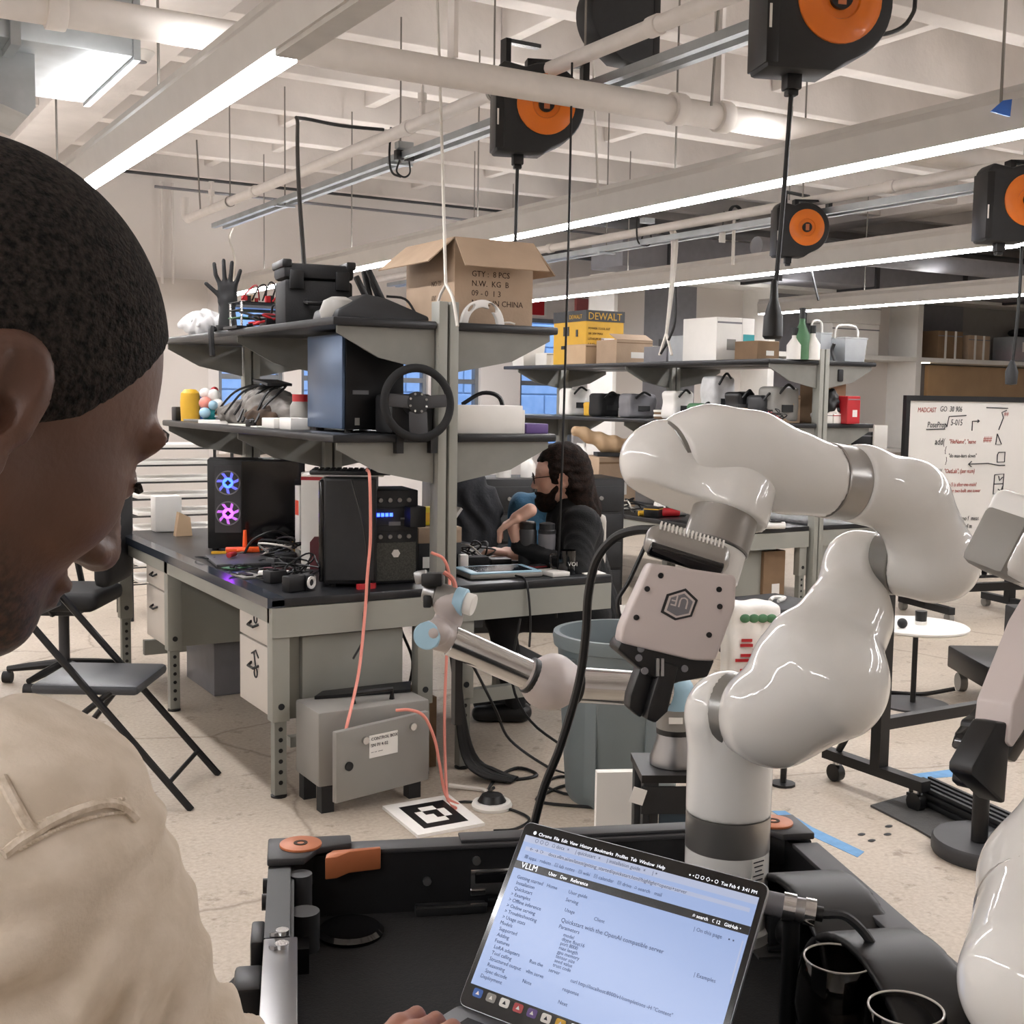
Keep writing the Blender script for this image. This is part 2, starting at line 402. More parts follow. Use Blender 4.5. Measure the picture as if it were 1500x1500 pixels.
# block facade across the yard: courses of blocks seen through the panes
fac = struct('facade_outside', MB().box2((1, 17.05, -.5), (20, 17.3, 7)), 'brick_blue')
blk = MB().box2((0, -.03, 0), (.98, 0, .36)).mesh('block', 'brick_blue', False, bevel=.01, seg=1)
nb = 0
for r in range(9):
    for c in range(17):
        z = .1 + r * .38; x = 3.2 + c * 1.0 + (.5 if r % 2 else 0)
        o = obj('block', blk, fac); o.location = (x, 17.05, z); nb += 1
struct('yard_ground', MB().box2((0, Y1 + .3, -.3), (20, 17, -.1)), 'concrete')
# grey fascia panel low on the back wall at the left, trim
struct('trim_1', MB().box2((X0, Y1 - .06, 0), (4.18, Y1 - .001, 2.82)), 'paint_low')
struct('baseboard_back', MB().box2((4.2, Y1 - .03, 0), (11.3, Y1 - .001, .12)), 'grey_dark')
# beams: joists across, one girder along
jm = MB().box2((2.45, -.085, ZB), (20.9, .085, ZS)).mesh('joist', 'beam_paint', True, bevel=.012)
jl = MB().box2((X0 + .05, -.085, ZB + .04), (1.95, .085, ZS)).mesh('joist', 'beam_paint', True, bevel=.012)
cg = bpy.data.objects.new('trim_2', None); COL.objects.link(cg); cg['kind'] = 'structure'
y = 13.6
k = 0
JY = []
while y > -3.8:
    JY.append(y); o = obj('joist', jm, cg); o.location = (0, y, 0); o = obj('joist', jl, cg); o.location = (0, y, 0)
    y -= 1.17
for gx in (2.2, 12.2):
    MB().box2((gx - .25, Y0 + .05, ZB - .02), (gx + .25, Y1 - .05, ZS - .001)).build('girder', 'beam_paint', cg, bevel=.015)
# bridging blocks between joists
br = MB().box2((-.05, -.49, ZB + .12), (.05, .49, ZS - .005)).mesh('bridging', 'beam_paint', True, bevel=.01)
for i, yj in enumerate(JY):
    for x in (4.1, 6.6, 9.4):
        o = obj('bridging', br, cg); o.location = (x + (.35 if i % 2 else 0), yj - .585, 0)
mat('lens_off', '#c9c6c0', .4); mat('lamp_up', '#ffffff', .5, emit=LAMP_STRENGTH * .48, ecol='#fdfbfb')
# ================================================================== linear lights
def light_row(x, ya, yb, z, label, lit=(0, 0)):
    t = thing('linear_light', label, 'light', (x, 0, z), group='suspended linear lights')
    L = ya - yb
    # trapezoid housing, wider at top
    sec = [(-.052, .014), (-.074, .125), (-.052, .16), (.052, .16), (.074, .125), (.052, .014)]
    rm = Matrix(((1, 0, 0), (0, 0, 1), (0, 1, 0)))
    b = MB(); n = len(sec); pts = [(p[0], yb, p[1]) for p in sec] + [(p[0], ya, p[1]) for p in sec]
    b.add(pts, [tuple(range(n)), tuple(range(2 * n - 1, n - 1, -1))] + [(i, n + i, n + (i + 1) % n, (i + 1) % n) for i in range(n)])
    b.build('housing', 'fixture', t)
    y = yb + .004
    while y < ya - .2:
        e = min(y + (2.4 if lit[1] == 0 else .95), ya - .004)
        MB().box2((-.041, y, -.002), (.041, e - .03, .0145)).build('lamp_lens', 'lens_off' if lit[0] - .01 <= y < lit[1] - .01 else 'lamp', t)
        MB().box2((-.036, y, .1602), (.036, e - .03, .162)).build('uplight_lens', 'lamp_up', t)
        y = e
    for sx in (-1, 1): MB().box2((sx * .047 - .005, yb, .158), (sx * .047 + .005, ya, .184)).build('top_lip', 'fixture', t)
    MB().box2((-.056, yb - .012, .0), (.056, yb, .155)).build('end_cap', 'fixture', t)
    MB().box2((-.056, ya, .0), (.056, ya + .012, .155)).build('end_cap', 'fixture', t)
    y = yb + .6
    while y < ya:
        MB().cyl((0, y, .16), (0, y, ZB - z + .02), .006, n=6).build('hanger', 'rod', t)
        y += 2.2
    return t
light_row(1.40, 13.2, -1.9, 2.6, 'linear light nearest the camera, running up the left of the ceiling', (-3, 3.75))
light_row(4.20, 13.2, -1.8, 2.6, 'second linear light, crossing above the open cardboard box')
light_row(7.08, 13.2, -1.8, 2.6, 'third linear light, passing just below the small orange reel')
light_row(10.28, 11.45, -1.8, 2.6, 'farthest linear light, in front of the wall cabinets')
light_row(-1.5, 13.2, -1.8, 2.6, 'linear light over the left aisle, outside the picture')
# ================================================================== ceiling services
def one(name, mb, m, label, cat, group=None, **k):
    return tag(mb.build(name, m, None, **k), label, cat, group)
def pipe_thing(name, label, pts, r, m, fit=()):
    t = thing(name, label, 'pipe', (0, 0, 0)); MB().tube(pts, r, 14).build('pipe_run', m, t)
    for a, d in fit:
        a = Vector(a); d = Vector(d).normalized(); MB().cyl(a - d * .035, a + d * .035, r * 1.22, n=16).build('coupling', m, t, bevel=.004)
    return t
# sprinkler branch pipe along the room, with elbow at far end
pa = [(3.18, 11.2, 3.3), (3.18, 11.2, 3.13), (3.18, 11.12, 3.1), (3.18, -1.5, 3.1)]
t = pipe_thing('sprinkler_pipe', 'thin white sprinkler pipe running lengthwise above the black cord reels', pa, .036, 'pipe_white', [((3.18, 9.3, 3.1), (0, 1, 0)), ((3.18, 4.25, 3.1), (0, 1, 0)), ((3.18, 6.6, 3.1), (0, 1, 0))])
for yy in (6.42, 10.4):
    b = MB().cyl((3.18, yy, 3.13), (3.18, yy, 3.21), .016).cyl((3.18, yy, 3.21), (3.18, yy, 3.26), .026).cyl((3.18, yy, 3.26), (3.18, yy, 3.32), .009).cyl((3.18, yy, 3.32), (3.18, yy, 3.328), .024)
    b.build('sprinkler_head', 'pipe_white', t)
for yy in (9.9, 5.6, 3.2):
    MB().tube([(3.18, yy, 3.13), (3.18, yy, 3.95)], .005, 6).build('hanger', 'rod', t)
    MB().lathe([(.040, -.012), (.044, -.012), (.044, .012), (.040, .012), (.040, -.012)], (3.18, yy, 3.1), rot_to((0, 1, 0)), 16).build('clamp', 'rod', t)
# big main pipe across
t = pipe_thing('main_pipe', 'thick white main pipe crossing over the row of reels', [(-3.0, 4.84, 2.925), (12.0, 4.68, 2.925)], .062, 'pipe_white', [((3.70, 4.76, 2.925), (1, 0, 0)), ((3.98, 4.76, 2.925), (1, 0, 0)), ((.9, 4.8, 2.925), (1, 0, 0))])
for xx in (2.5, 3.95, 6.6): MB().box2((xx - .01, 4.73, 2.98), (xx + .01, 4.79, 4.45)).build('hanger', 'pipe_white', t)
CP = at_z(1400, 236, 2.95)
pipe_thing('conduit_pipe', 'white pipe crossing at the far upper right behind the second light', [(CP.x - .9, CP.y, 2.95), (12.0, CP.y - .03, 2.95)], .06, 'pipe_white', [((CP.x + .35, CP.y, 2.95), (1, 0, 0))])
pipe_thing('lower_pipe', 'thin white pipe running lengthwise past the small orange reel', [(5.75, 12.8, 2.84), (5.75, -1, 2.84)], .033, 'pipe_white', [((5.75, 5.3, 2.84), (0, 1, 0)), ((5.75, 9.1, 2.84), (0, 1, 0))])
pipe_thing('back_conduit', 'dark thin conduit running across just under the farthest joist', [(.5, 13.4, 3.86), (9.5, 13.4, 3.84)], .016, 'grey_dark')
pipe_thing('cross_conduit', 'thin grey conduit crossing below the far joists', [(3.2, 12.3, 3.55), (9.8, 12.3, 3.5)], .014, 'grey')
for i, xx in enumerate((3.66, 3.78)):
    pipe_thing('wall_conduit', ('left' if i == 0 else 'right') + ' of the two thin conduits dropping down the back wall', [(xx, 13.8, 3.85), (xx, 13.8, 2.75)], .016, 'pipe_white')
for i, (dx, z, y) in enumerate(((8.4, 3.2, 12.0), (9.2, 3.35, 10.4), (8.8, 3.0, 8.9))):
    pipe_thing('far_pipe', ['lowest dark pipe in the far services tangle', 'upper dark pipe in the far services tangle', 'middle grey pipe in the far services tangle'][i], [(5.9 + i, y, z), (19.5, y, z)], .05 + .02 * i, ['grey_dark', 'grey_dark', 'grey'][i])
duct = thing('far_duct', 'long grey square duct high at the far right', 'duct', (0, 0, 0))
MB().box2((7.8, 10.9, 2.98), (19.8, 11.5, 3.35)).build('duct_body', 'grey', duct, bevel=.01)
for i in range(7): MB().box2((8.4 + i * 1.6, 10.87, 2.95), (8.46 + i * 1.6, 11.53, 3.38)).build('seam', 'grey_dark', duct)
# strut channels with rods
def strut(x, z, ya, yb, label, n=6):
    t = thing('strut_channel', label, 'rail', (x, 0, z))
    for s in (-.05, .05): MB().box2((s - .02, yb, -.02), (s + .02, ya, .02)).build('channel', 'galv', t)
    y = yb + .4
    while y < ya - .2:
        MB().box2((-.08, y - .02, -.035), (.08, y + .02, -.022)).build('cross_plate', 'galv', t)
        MB().cyl((0, y, -.02), (0, y, ZB - z), .006, n=6).build('rod', 'rod', t); y += (ya - yb) / n
    return t
strut(3.40, 3.03, 10.9, -1.5, 'galvanised strut rail carrying the three nearest cord reels')
strut(5.80, 2.76, 12.4, -1.0, 'galvanised strut rail carrying the two far orange reels')
# cord reels ---------------------------------------------------------------
def reel(c, rz, label, front=True, s=1.0):
    t = thing('cord_reel', label, 'cord reel', c, rz, 'ceiling cord reels'); t.scale = (s, s, s)
    rm = Matrix(((1, 0, 0), (0, 0, -1), (0, 1, 0)))          # local xy -> world xz, extrude along -y
    arc = [(.02 + .185 * math.cos(a), .185 * math.sin(a)) for a in np.linspace(R_(-65), R_(118), 22)]
    poly = [(-.20, -.215), (.015, -.215), (.055, -.188)] + arc + [(-.17, .185), (-.20, .15)]
    MB().prism(poly, .15, (0, .075, 0), rm).build('housing', 'charcoal', t, bevel=.014)
    MB().prism([(-.205, -.2), (-.165, -.2), (-.165, .14), (-.205, .14)], .156, (0, .078, 0), rm).build('side_plate', 'black', t, bevel=.004)
    if front:
        prof = [(.0, 0), (.032, 0), (.034, .004), (.06, .004), (.064, .012), (.112, .016), (.122, .01), (.134, .008), (.134, 0)]
        MB().lathe([(r, z) for r, z in prof[::-1]], (.025, -.076, 0), rot_to((0, -1, 0)), 36).build('orange_disc', 'orange', t, label='glossy orange disc')
        hub = MB().cyl((.025, -.08, 0), (.025, -.094, 0), .036, n=20).build('hub', 'black', t)
        MB().box((.025, -.095, 0), (.026, .003, .046)).box((.025, -.0965, .004), (.012, .003, .03)).build('emblem', 'copper', hub)
    else:
        MB().cyl((.025, -.076, 0), (.025, -.1, 0), .1, n=28).build('back_disc', 'black', t, bevel=.006)
    MB().box2((-.198, -.079, -.1), (-.19, -.0755, -.03)).build('sticker', 'white', t)
    MB().box((-.088, 0, -.235), (.05, .05, .05)).box((-.088, 0, -.268), (.036, .036, .02)).build('cord_outlet', 'black', t, bevel=.005)
    MB().box2((-.05, -.01, .16), (-.02, .06, .215)).box2((-.05, -.01, .2), (.24, .06, .215)).box2((.21, -.01, .12), (.24, .06, .215)).build('bracket', 'black', t)
    return t
def reel_cord(c, rz, end, label, s=1.0):
    c = Vector(c); top = c + Matrix.Rotation(rz, 3, 'Z') @ Vector((-.088, 0, -.27)) * s
    t = thing('extension_cord', label, 'cord', (0, 0, 0)); e = Vector(end)
    MB().tube([top, top.lerp(e, .5) + Vector((.004, 0, 0)), e], .0085, 8, sm=5).build('cord', 'cable', t)
    MB().lathe([(.004, .17), (.012, .16), (.015, .10), (.034, .04), (.036, -.03), (.028, -.04), (0, -.041)][::-1], e - Vector((0, 0, .06)), None, 14).build('connector', 'black', t)
    return t
ra = at_x(1203, 8, 3.16); reel(ra, R_(-20), 'large black and orange cord reel at the top right edge', s=1.13)
reel_cord(ra, R_(-20), at_x(1133, 455, 3.02), 'black reel cord hanging beside the white robot, ending in a plug above it', 1.13)
rb = at_x(787, 158, 3.16); reel(rb, R_(-20), 'black and orange cord reel partly behind the thick white pipe', s=1.05)
reel_cord(rb, R_(-20), at_x(749, 480, 3.05), 'black reel cord hanging beside the open cardboard box', 1.05)
rc = at_x(905, 28, 3.62); reel(rc, math.pi, 'plain black cord reel seen from behind, crossed by the thin pipe', False)
rd = at_x(1172, 335, 5.62); reel(rd, R_(-25), 'small far orange reel between the second and third lights', s=.85)
re = at_x(1490, 296, 5.6); reel(re, R_(-25), 'far orange reel cut by the right edge of the picture', s=1.0)
# feed cable of the big reel
one('feed_cable', MB().tube([ra + Vector((.2, .05, -.02)), ra + Vector((.3, .0, -.05)), ra + Vector((.42, -.02, .02)), ra + Vector((.46, .0, .2)), (ra.x + .4, ra.y, 3.9)], .008, 8, sm=6), 'cable', 'black feed cable looping away from the big orange reel', 'cable')
# loose hanging cables
one('black_cable', MB().tube([at_x(562, 190, 3.4), at_x(500, 184, 3.1), at_x(440, 173, 2.75), at_x(436, 182, 2.65), at_x(437, 260, 2.4), at_x(446, 396, 2.10)], .011, 8, sm=6), 'cable', 'thick black cable dropping to the black tool case', 'cable')
one('drop_cable', MB().tube([at_x(838, 92, 3.14), at_x(834, 300, 3.05), at_x(826, 600, 2.92), at_x(815, 905, 2.92)], .0055, 6, sm=6), 'cable', 'thin black cable hanging straight from pipe to the right desk', 'cable')
wt = thing('hanging_wire', 'white wire hanging to the shelf post and splitting in two', 'wire', (0, 0, 0))
MB().tube([at_x(634, -170, 2.85), at_x(641, 10, 2.7), at_x(647, 200, 2.5), at_x(653, 418, 2.32)], .007, 6, sm=5).build('wire', 'cable_white', wt)
for sx in (637, 670): MB().tube([at_x(653, 416, 2.32), at_x((653 + sx) / 2 + (2 if sx > 650 else -2), 438, 2.32), at_x(sx, 478, 2.32)], .007, 6, sm=4).build('wire_end', 'cable_white', wt)
one('wall_wire', MB().tube([at_x(341, 333, 4.0), at_x(336, 350, 4.0), at_x(344, 380, 4.0), at_x(340, 425, 4.0)], .011, 6, sm=6), 'cable_white', 'white wavy wire hanging above the black model hand', 'wire')
sk = thing('socket_cluster', 'pair of black sockets with looped leads under the near strut rail', 'socket', at_x(592, 228, 3.36))
MB().box((0, 0, .06), (.1, .06, .04)).build('bracket', 'galv', sk)
for s in (-1, 1):
    MB().box((s * .035, 0, 0), (.05, .05, .06)).build('socket', 'black', sk, bevel=.005)
MB().tube([(-.03, 0, -.03), (-.05, 0, -.1), (0, 0, -.13), (.04, 0, -.1), (.035, 0, -.03)], .006, 6, sm=5).build('lead', 'cable', sk)
MB().tube([(-.09, 0, .16), (-.1, 0, -.02), (-.08, 0, -.11), (-.02, 0, -.13)], .007, 6, sm=5).build('lead', 'cable', sk)
sk2 = copy_tree(sk); sk2.location = at_x(948, 335, 5.8); sk2['label'] = 'pair of black sockets with looped leads on the far strut rail'
st = thing('hanging_strap', 'white strap and black lead hanging over the yellow box shelf', 'strap', (0, 0, 0))
MB().tube([at_x(978, 330, 5.8), at_x(988, 350, 5.8), at_x(984, 420, 5.8), at_x(976, 490, 5.8)], [.012, .03, .02, .012], 6, sm=5).build('strap', 'cable_white', st)
for sx in (966, 984): MB().tube([at_x(976, 488, 5.8), at_x(sx, 520, 5.8)], .012, 6).build('strap_end', 'cable_white', st)
MB().tube([at_x(990, 420, 5.8), at_x(989, 470, 5.8), at_x(980, 497, 5.8), at_x(968, 518, 5.8)], .01, 6, sm=4).build('lead', 'cable', st)
for i, (p, x, lab) in enumerate((([(1188, 386), (1190, 402), (1194, 420), (1199, 440)], 7.08, 'short black lead dangling from the third light'),)):
    one('dangling_lead', MB().tube([at_x(*q, x) for q in p], .01, 6, sm=4), 'cable', lab, 'cable')
t = thing('plug_lead', 'black lead with plug hanging at the far right edge', 'cord', (0, 0, 0))
MB().tube([at_x(1497, 360, 5.7), at_x(1492, 450, 5.7), at_x(1483, 535, 5.7)], .009, 6, sm=4).build('cord', 'cable', t)
MB().lathe([(0, -.07), (.03, -.065), (.034, .0), (.012, .06), (0, .065)], at_x(1482, 545, 5.7), None, 12).build('plug', 'charcoal', t)
t = thing('plug_lead', 'black lead with plug lying over the end of the far shelf', 'cord', (0, 0, 0))
MB().tube([at_x(1222, 503, 6.6), at_x(1219, 515, 6.6), at_x(1226, 538, 6.6)], .014, 6, sm=4).build('cord', 'cable', t)
MB().box(at_x(1229, 550, 6.6), (.05, .05, .09)).build('plug', 'charcoal', t, bevel=.01)
t = thing('hanging_tag', 'white paper tag hanging from far strut rail', 'tag', at_x(1058, 345, 5.8))
MB().box((0, 0, 0), (.055, .006, .1)).build('card', 'white', t); MB().tube([(0, 0, .05), (.01, 0, .17)], .004, 5).build('string', 'cable', t)
t = thing('coiled_cable', 'small coiled cable hung on white drop pipe at far rail', 'cable', at_x(1079, 312, 5.8))
for k in range(3): MB().lathe([(.05 + .006 * math.cos(a), .012 * k + .006 * math.sin(a)) for a in np.linspace(0, 2 * math.pi, 7)], (0, 0, 0), rot_to((0, 1, 0)), 20).build('coil', 'cable', t)
MB().cyl((-.02, 0, -.05), (-.02, 0, -.36), .012, n=8).build('drop', 'cable_white', t)
t = thing('blue_rag', 'blue triangular scrap hanging on a rod above the second light', 'scrap', at_x(1467, 160, 4.06))
rm = frame(CR, Vector((0, 0, 1)))
MB().prism([(-.045, -.01), (.03, -.03), (.035, .035), (0, .03)], .012, (0, 0, 0), rm).build('scrap', 'blue', t); MB().cyl((-.005, 0, .02), (-.005, 0, 1.6), .006, n=6).build('rod', 'rod', t)
# loose vertical rods
rods = [((288, 205), (294, 318), 3.18, 'thin rod hanging beside the end of the sprinkler pipe'), ((860, -160), (876, 285), 3.9, 'pale forked wire hanging right of the second reel'), ((1053, 0), (1042, 155), 3.85, 'dark thin rod dropping to the thick pipe right of the black reel')]
for (a, b, x, lab) in rods:
    one('hanger_rod', MB().tube([at_x(*a, x), at_x(*b, x)], .007, 6), 'cable_white' if 'pale' in lab else 'rod', lab, 'rod')
t = thing('ceiling_bracket', 'black square bracket with bright fitting above the second reel', 'bracket', at_x(765, 85, 3.4))
MB().box((-.1, 0, 0), (.03, .06, .16)).box((0, 0, -.07), (.2, .06, .03)).build('arm', 'black', t); MB().box((0, 0, .07), (.2, .05, .02)).build('fitting', 'chrome', t)
t = thing('ceiling_bracket', 'dark loop bracket above the small far reel', 'bracket', at_x(1168, 297, 5.8))
MB().tube([(-.1, 0, -.03), (-.1, 0, .06), (.1, 0, .05), (.1, 0, -.03)], .012, 6).build('arm', 'black', t)
# sheet-metal duct, insulated pipe and valve at the top left
du = thing('sheet_duct', 'galvanised sheet-metal duct in the top left corner', 'duct', (0, 0, 0))
MB().box2((-3.0, 5.5, 2.98), (1.36, 6.5, 3.36)).build('duct_body', 'galv', du, bevel=.006)
for xx in (.85, -.2, -1.2): MB().box2((xx, 5.47, 2.95), (xx + .04, 6.53, 3.39)).build('flange', 'galv', du)
MB().box2((1.345, 5.49, 2.965), (1.375, 6.51, 3.375)).build('end_flange', 'galv', du)
vp_ = thing('insulated_pipe', 'white insulated pipe with bulky valve in the top left corner', 'pipe', (0, 0, 0))
MB().cyl((-3, 5.2, 3.22), (.92, 5.2, 3.22), .085, n=20).build('pipe_run', 'pipe_white', vp_)
vm = mat('valve_wrap', '#b5a99c', .8, var=.15, scale=8, bump=.5)
vf = lambda P: uni([ell(P, (.98, 5.2, 3.24), (.085, .1, .13)), ell(P, (1.13, 5.22, 3.22), (.1, .1, .12)), ell(P, (1.06, 5.15, 3.42), (.11, .1, .1)), cap(P, (1.1, 5.2, 3.4), (1.2, 5.2, 3.62), .05)], .03) + .006 * np.sin(P[:, 0] * 70) * np.sin(P[:, 2] * 60 + P[:, 1] * 40)
sdf_obj('valve_cover', vf, (.8, 5.0, 3.05), (1.35, 5.4, 3.75), .014, vm, vp_)
bb = thing('hanging_duct', 'blue-grey sloped duct piece at the left edge under the insulated pipe', 'duct', (0, 0, 0))
MB().prism([(.2, 2.98), (.95, 2.72), (.98, 2.76), (.98, 2.98)], .5, (0, 6.2, 0), Matrix(((1, 0, 0), (0, 0, -1), (0, 1, 0)))).build('duct_side', 'galv', bb)
# smoke detector
sd = thing('smoke_detector', 'small round white detector on the ceiling beside the near light', 'detector', (2.2, 8.8, ZB - .02))
MB().lathe([(0, -.07), (.06, -.065), (.075, -.04), (.1, -.01), (.1, 0)], (0, 0, 0), None, 20).build('body', 'white', sd)
MB().lathe([(.02, -.072), (.045, -.072), (.045, -.066), (.02, -.066)], (0, 0, 0), None, 16).build('grille', 'grey', sd)
# ================================================================== workbench island 1
DZ = .78
def bench(label, xa, xb, ya, yb, legs, z=DZ, cat='workbench', group=None):
    t = thing('workbench', label, cat, (xa, ya, 0), group=group); w = xb - xa; l = yb - ya
    MB().box2((0, 0, z - .035), (w, l, z)).build('worktop', 'worktop', t, bevel=.006)
    MB().box2((.004, -.004, z - .15), (w - .004, .028, z - .036)).build('apron', 'grey_steel', t)
    MB().box2((.01, .03, z - .1), (.04, l - .03, z - .036)).build('apron', 'grey_steel', t)
    MB().box2((w - .04, .03, z - .1), (w - .01, l - .03, z - .036)).build('apron', 'grey_steel', t)
    MB().box2((.004, l - .028, z - .15), (w - .004, l, z - .036)).build('apron', 'grey_steel', t)
    for (x, y) in legs:
        g = MB().box2((x - .035, y - .03, .3), (x + .035, y + .03, z - .036)).build('leg', 'grey_steel', t, bevel=.004)
        MB().box2((x - .024, y - .022, .012), (x + .024, y + .022, .32)).build('leg_extension', 'grey_steel_dark', g)
        for k in range(6): MB().cyl((x, y - .0225, .06 + k * .042), (x, y - .024, .06 + k * .042), .009, n=8).build('hole', 'black', g)
        MB().cyl((x, y - .0305, .36), (x, y - .033, .36), .013, n=10).build('bolt', 'charcoal', g)
        MB().lathe([(.032, 0), (.032, .008), (.012, .014), (0, .014)], (x, y, 0), None, 12).build('foot', 'black', g)
    return t
wbL = bench('long grey workbench with dark top and drawer pedestals, left of the shelf posts', 1.56, 2.27, 4.40, 6.95, [(.045, .04), (.66, .04), (.045, 2.5), (.66, 2.5), (.045, 1.52)])
wbR = bench('grey workbench with dark top where the long-haired person sits', 2.36, 3.13, 4.40, 6.95, [(.05, .04), (.72, .9), (.05, 2.5), (.72, 2.5)])
# glossy edging along the left worktop, window reflection put into its blue-grey colour
edge = MB(); edge.box2((-.012, .0, DZ - .034), (.055, 2.55, DZ + .0045)).build('edge_strip', 'worktop_edge', wbL)
MB().box2((.1, .06, .18), (2.0 - 1.56 + .2, .1, .22)).build('stretcher', 'grey_steel', wbL)
MB().box2((.1, 2.3, .12), (.66, 2.34, .2)).build('stretcher', 'grey_steel', wbL)
MB().box2((.05, .1, .25), (.7, .14, .31)).build('stretcher', 'grey_steel', wbR)
def pedestal(label, x, y, w, d, z0, z1, marks):
    t = thing('drawer_pedestal', label, 'drawer unit', (x, y, z0)); h = z1 - z0
    MB().box2((.018, 0, 0), (d, w, h)).build('body', 'grey_steel', t, bevel=.003)
    split = h * .62
    for j, (a, b) in enumerate(((.006, split - .004), (split + .004, h - .006))):
        dr = MB().box2((0, .006, a), (.018, w - .006, b)).build('drawer', 'putty', t, bevel=.003)
        hd = MB().tube([(0, w * .42, b - .09), (-.02, w * .45, b - .1), (-.02, w * .6, b - .1), (0, w * .63, b - .09)], .006, 6).build('handle', 'black', dr)
        if marks:
            zc = (a + b) / 2 + .03
            MB().tube([(-.0015, w * .62, zc + .05), (-.0015, w * .5, zc + .07), (-.0015, w * .42, zc + .045)], .0035, 5).tube([(-.0015, w * .55, zc + .06), (-.0015, w * .5, zc + .0)], .0035, 5).tube([(-.0015, w * .5 + .018 * math.cos(q), zc - .02 + .02 * math.sin(q)) for q in np.linspace(0, 6.28, 12)], .0035, 5).build('marker_scrawl', 'marker_black', dr)
    return t
pedestal('two-drawer pedestal with marker scrawls under the front corner of the long workbench', 1.60, 4.475, .42, .52, .29, .735, True)
pedestal('two-drawer pedestal under the far end of the long workbench', 1.60, 6.03, .38, .52, .29, .735, False)
# front face line of the near pedestal (side panel as seen from the aisle)
one('pedestal_cabinet', MB().box2((1.70, 4.436, .30), (2.13, 4.47, .62)).box2((1.70, 4.434, .628), (2.13, 4.47, .70)), 'grey_steel_dark', 'grey steel cabinet front under the near end of the long workbench', 'cabinet', bevel=.004)
one('lock', MB().box((2.0, 4.432, .665), (.014, .006, .03)), 'charcoal', 'small dark lock on the grey cabinet front', 'lock')
# --- shelving tower
def tower(label, xc, ya, yb, zs, wl, wr, posts, z_top):
    t = thing('shelf_tower', label, 'shelving', (xc, ya, 0)); l = yb - ya
    for y in posts:
        p = MB().box2((-.045, y - .035, DZ - .0), (-.006, y + .035, z_top)).box2((.006, y - .035, DZ - .0), (.045, y + .035, z_top)).box2((-.006, y - .01, DZ), (.006, y + .035, z_top)).build('post', 'grey_steel', t, bevel=.003)
    for z in zs:
        for sgn, w in ((-1, wl), (1, wr)):
            xa, xb = (.05, .05 + w) if sgn > 0 else (-.05 - w, -.05)
            sh = MB().box2((xa, -.03, z - .032), (xb, l + .03, z)).build('shelf', 'shelf_black', t, bevel=.008)
            MB().box2((xa if sgn > 0 else xa - .006, -.02, z - .026), (xb + .006 if sgn > 0 else xb, l + .02, z + .004)).build('edge_strip', 'worktop_edge' if sgn < 0 else 'shelf_black', sh) if False else None
            for y in posts:
                poly = [(.05, z - .033), (.05 + w * .94, z - .033), (.05 + w * .94, z - .06), (.05 + w * .55, z - .15), (.05, z - .2)]
                poly = [(sgn * a, b) for a, b in poly]
                MB().prism(poly, .012, (0, y + .006, 0), Matrix(((1, 0, 0), (0, 0, -1), (0, 1, 0)))).build('bracket', 'bracket', sh)
    return t
tower('double-sided shelf tower rising from the middle of the near workbenches', 2.31, 4.44, 6.85, (1.40, 1.85), .445, .475, (0.0, 1.2, 2.4), 1.93)
S1, S2 = 1.40, 1.85   # shelf heights
# ---------------------------------------------------------------- things on the top shelf
def box_thing(name, label, cat, c, d, m, rz=0, group=None, bevel=.004):
    t = thing(name, label, cat, c, rz, group); return t
def carton(label, c, d, rz=0, m='cardboard', open_=False, tape=True, group=None):
    """cardboard box, base at c"""
    t = thing('cardboard_box', label, 'box', c, rz, group); w, l, h = d; th = .005
    if not open_:
        MB().box2((-w / 2, -l / 2, 0), (w / 2, l / 2, h)).build('body', m, t, bevel=.003, seg=1)
        MB().box2((-w / 2 + .002, -.002, h - .0005), (w / 2 - .002, .002, h + .0012)).build('flap_seam', 'cardboard_dark', t)
        if tape: MB().box2((-w / 2 - .0012, -.025, h - .06), (-w / 2, .025, h + .001)).box2((-w / 2, -.025, h), (w / 2, .025, h + .0012)).box2((w / 2, -.025, h - .06), (w / 2 + .0012, .025, h + .001)).build('tape', 'cardboard_pale', t)
    else:
        b = MB().box2((-w / 2, -l / 2, 0), (w / 2, l / 2, th)); b.box2((-w / 2, -l / 2, th), (-w / 2 + th, l / 2, h)); b.box2((w / 2 - th, -l / 2, th), (w / 2, l / 2, h)); b.box2((-w / 2 + th, -l / 2, th), (w / 2 - th, -l / 2 + th, h)); b.box2((-w / 2 + th, l / 2 - th, th), (w / 2 - th, l / 2, h))
        b.build('body', m, t)
    return t
bx = carton('large open cardboard box with drooping flaps on the upper right shelf', (2.61, 4.80, S2), (.38, .46, .36), 0, open_=True)
def flap(parent, a, b, out, ln, drop, sk=.0):
    a = Vector(a); b = Vector(b); o = Vector(out).normalized(); d = o * math.cos(drop) - Vector((0, 0, 1)) * math.sin(drop)
    e = (b - a).normalized() * sk; n = (b - a).cross(d).normalized() * .0025
    q = [a, b, b + d * ln + e, a + d * ln - e]; v = [p + n for p in q] + [p - n for p in q]
    MB().add(v, [(0, 1, 2, 3), (7, 6, 5, 4), (0, 4, 5, 1), (1, 5, 6, 2), (2, 6, 7, 3), (3, 7, 4, 0)]).build('flap', 'cardboard', parent, smooth=False)
flap(bx, (-.19, -.23, .36), (.19, -.23, .36), (0, -1, 0), .17, R_(48), .012)
flap(bx, (-.19, .23, .36), (-.19, -.23, .36), (-1, 0, 0), .17, R_(40), .014)
flap(bx, (.19, -.23, .36), (.19, .23, .36), (1, 0, 0), .17, R_(50), .01)
flap(bx, (.19, .23, .36), (-.19, .23, .36), (0, 1, 0), .17, R_(20), .01)
rf = Matrix(((1, 0, 0), (0, 0, -1), (0, 1, 0)))
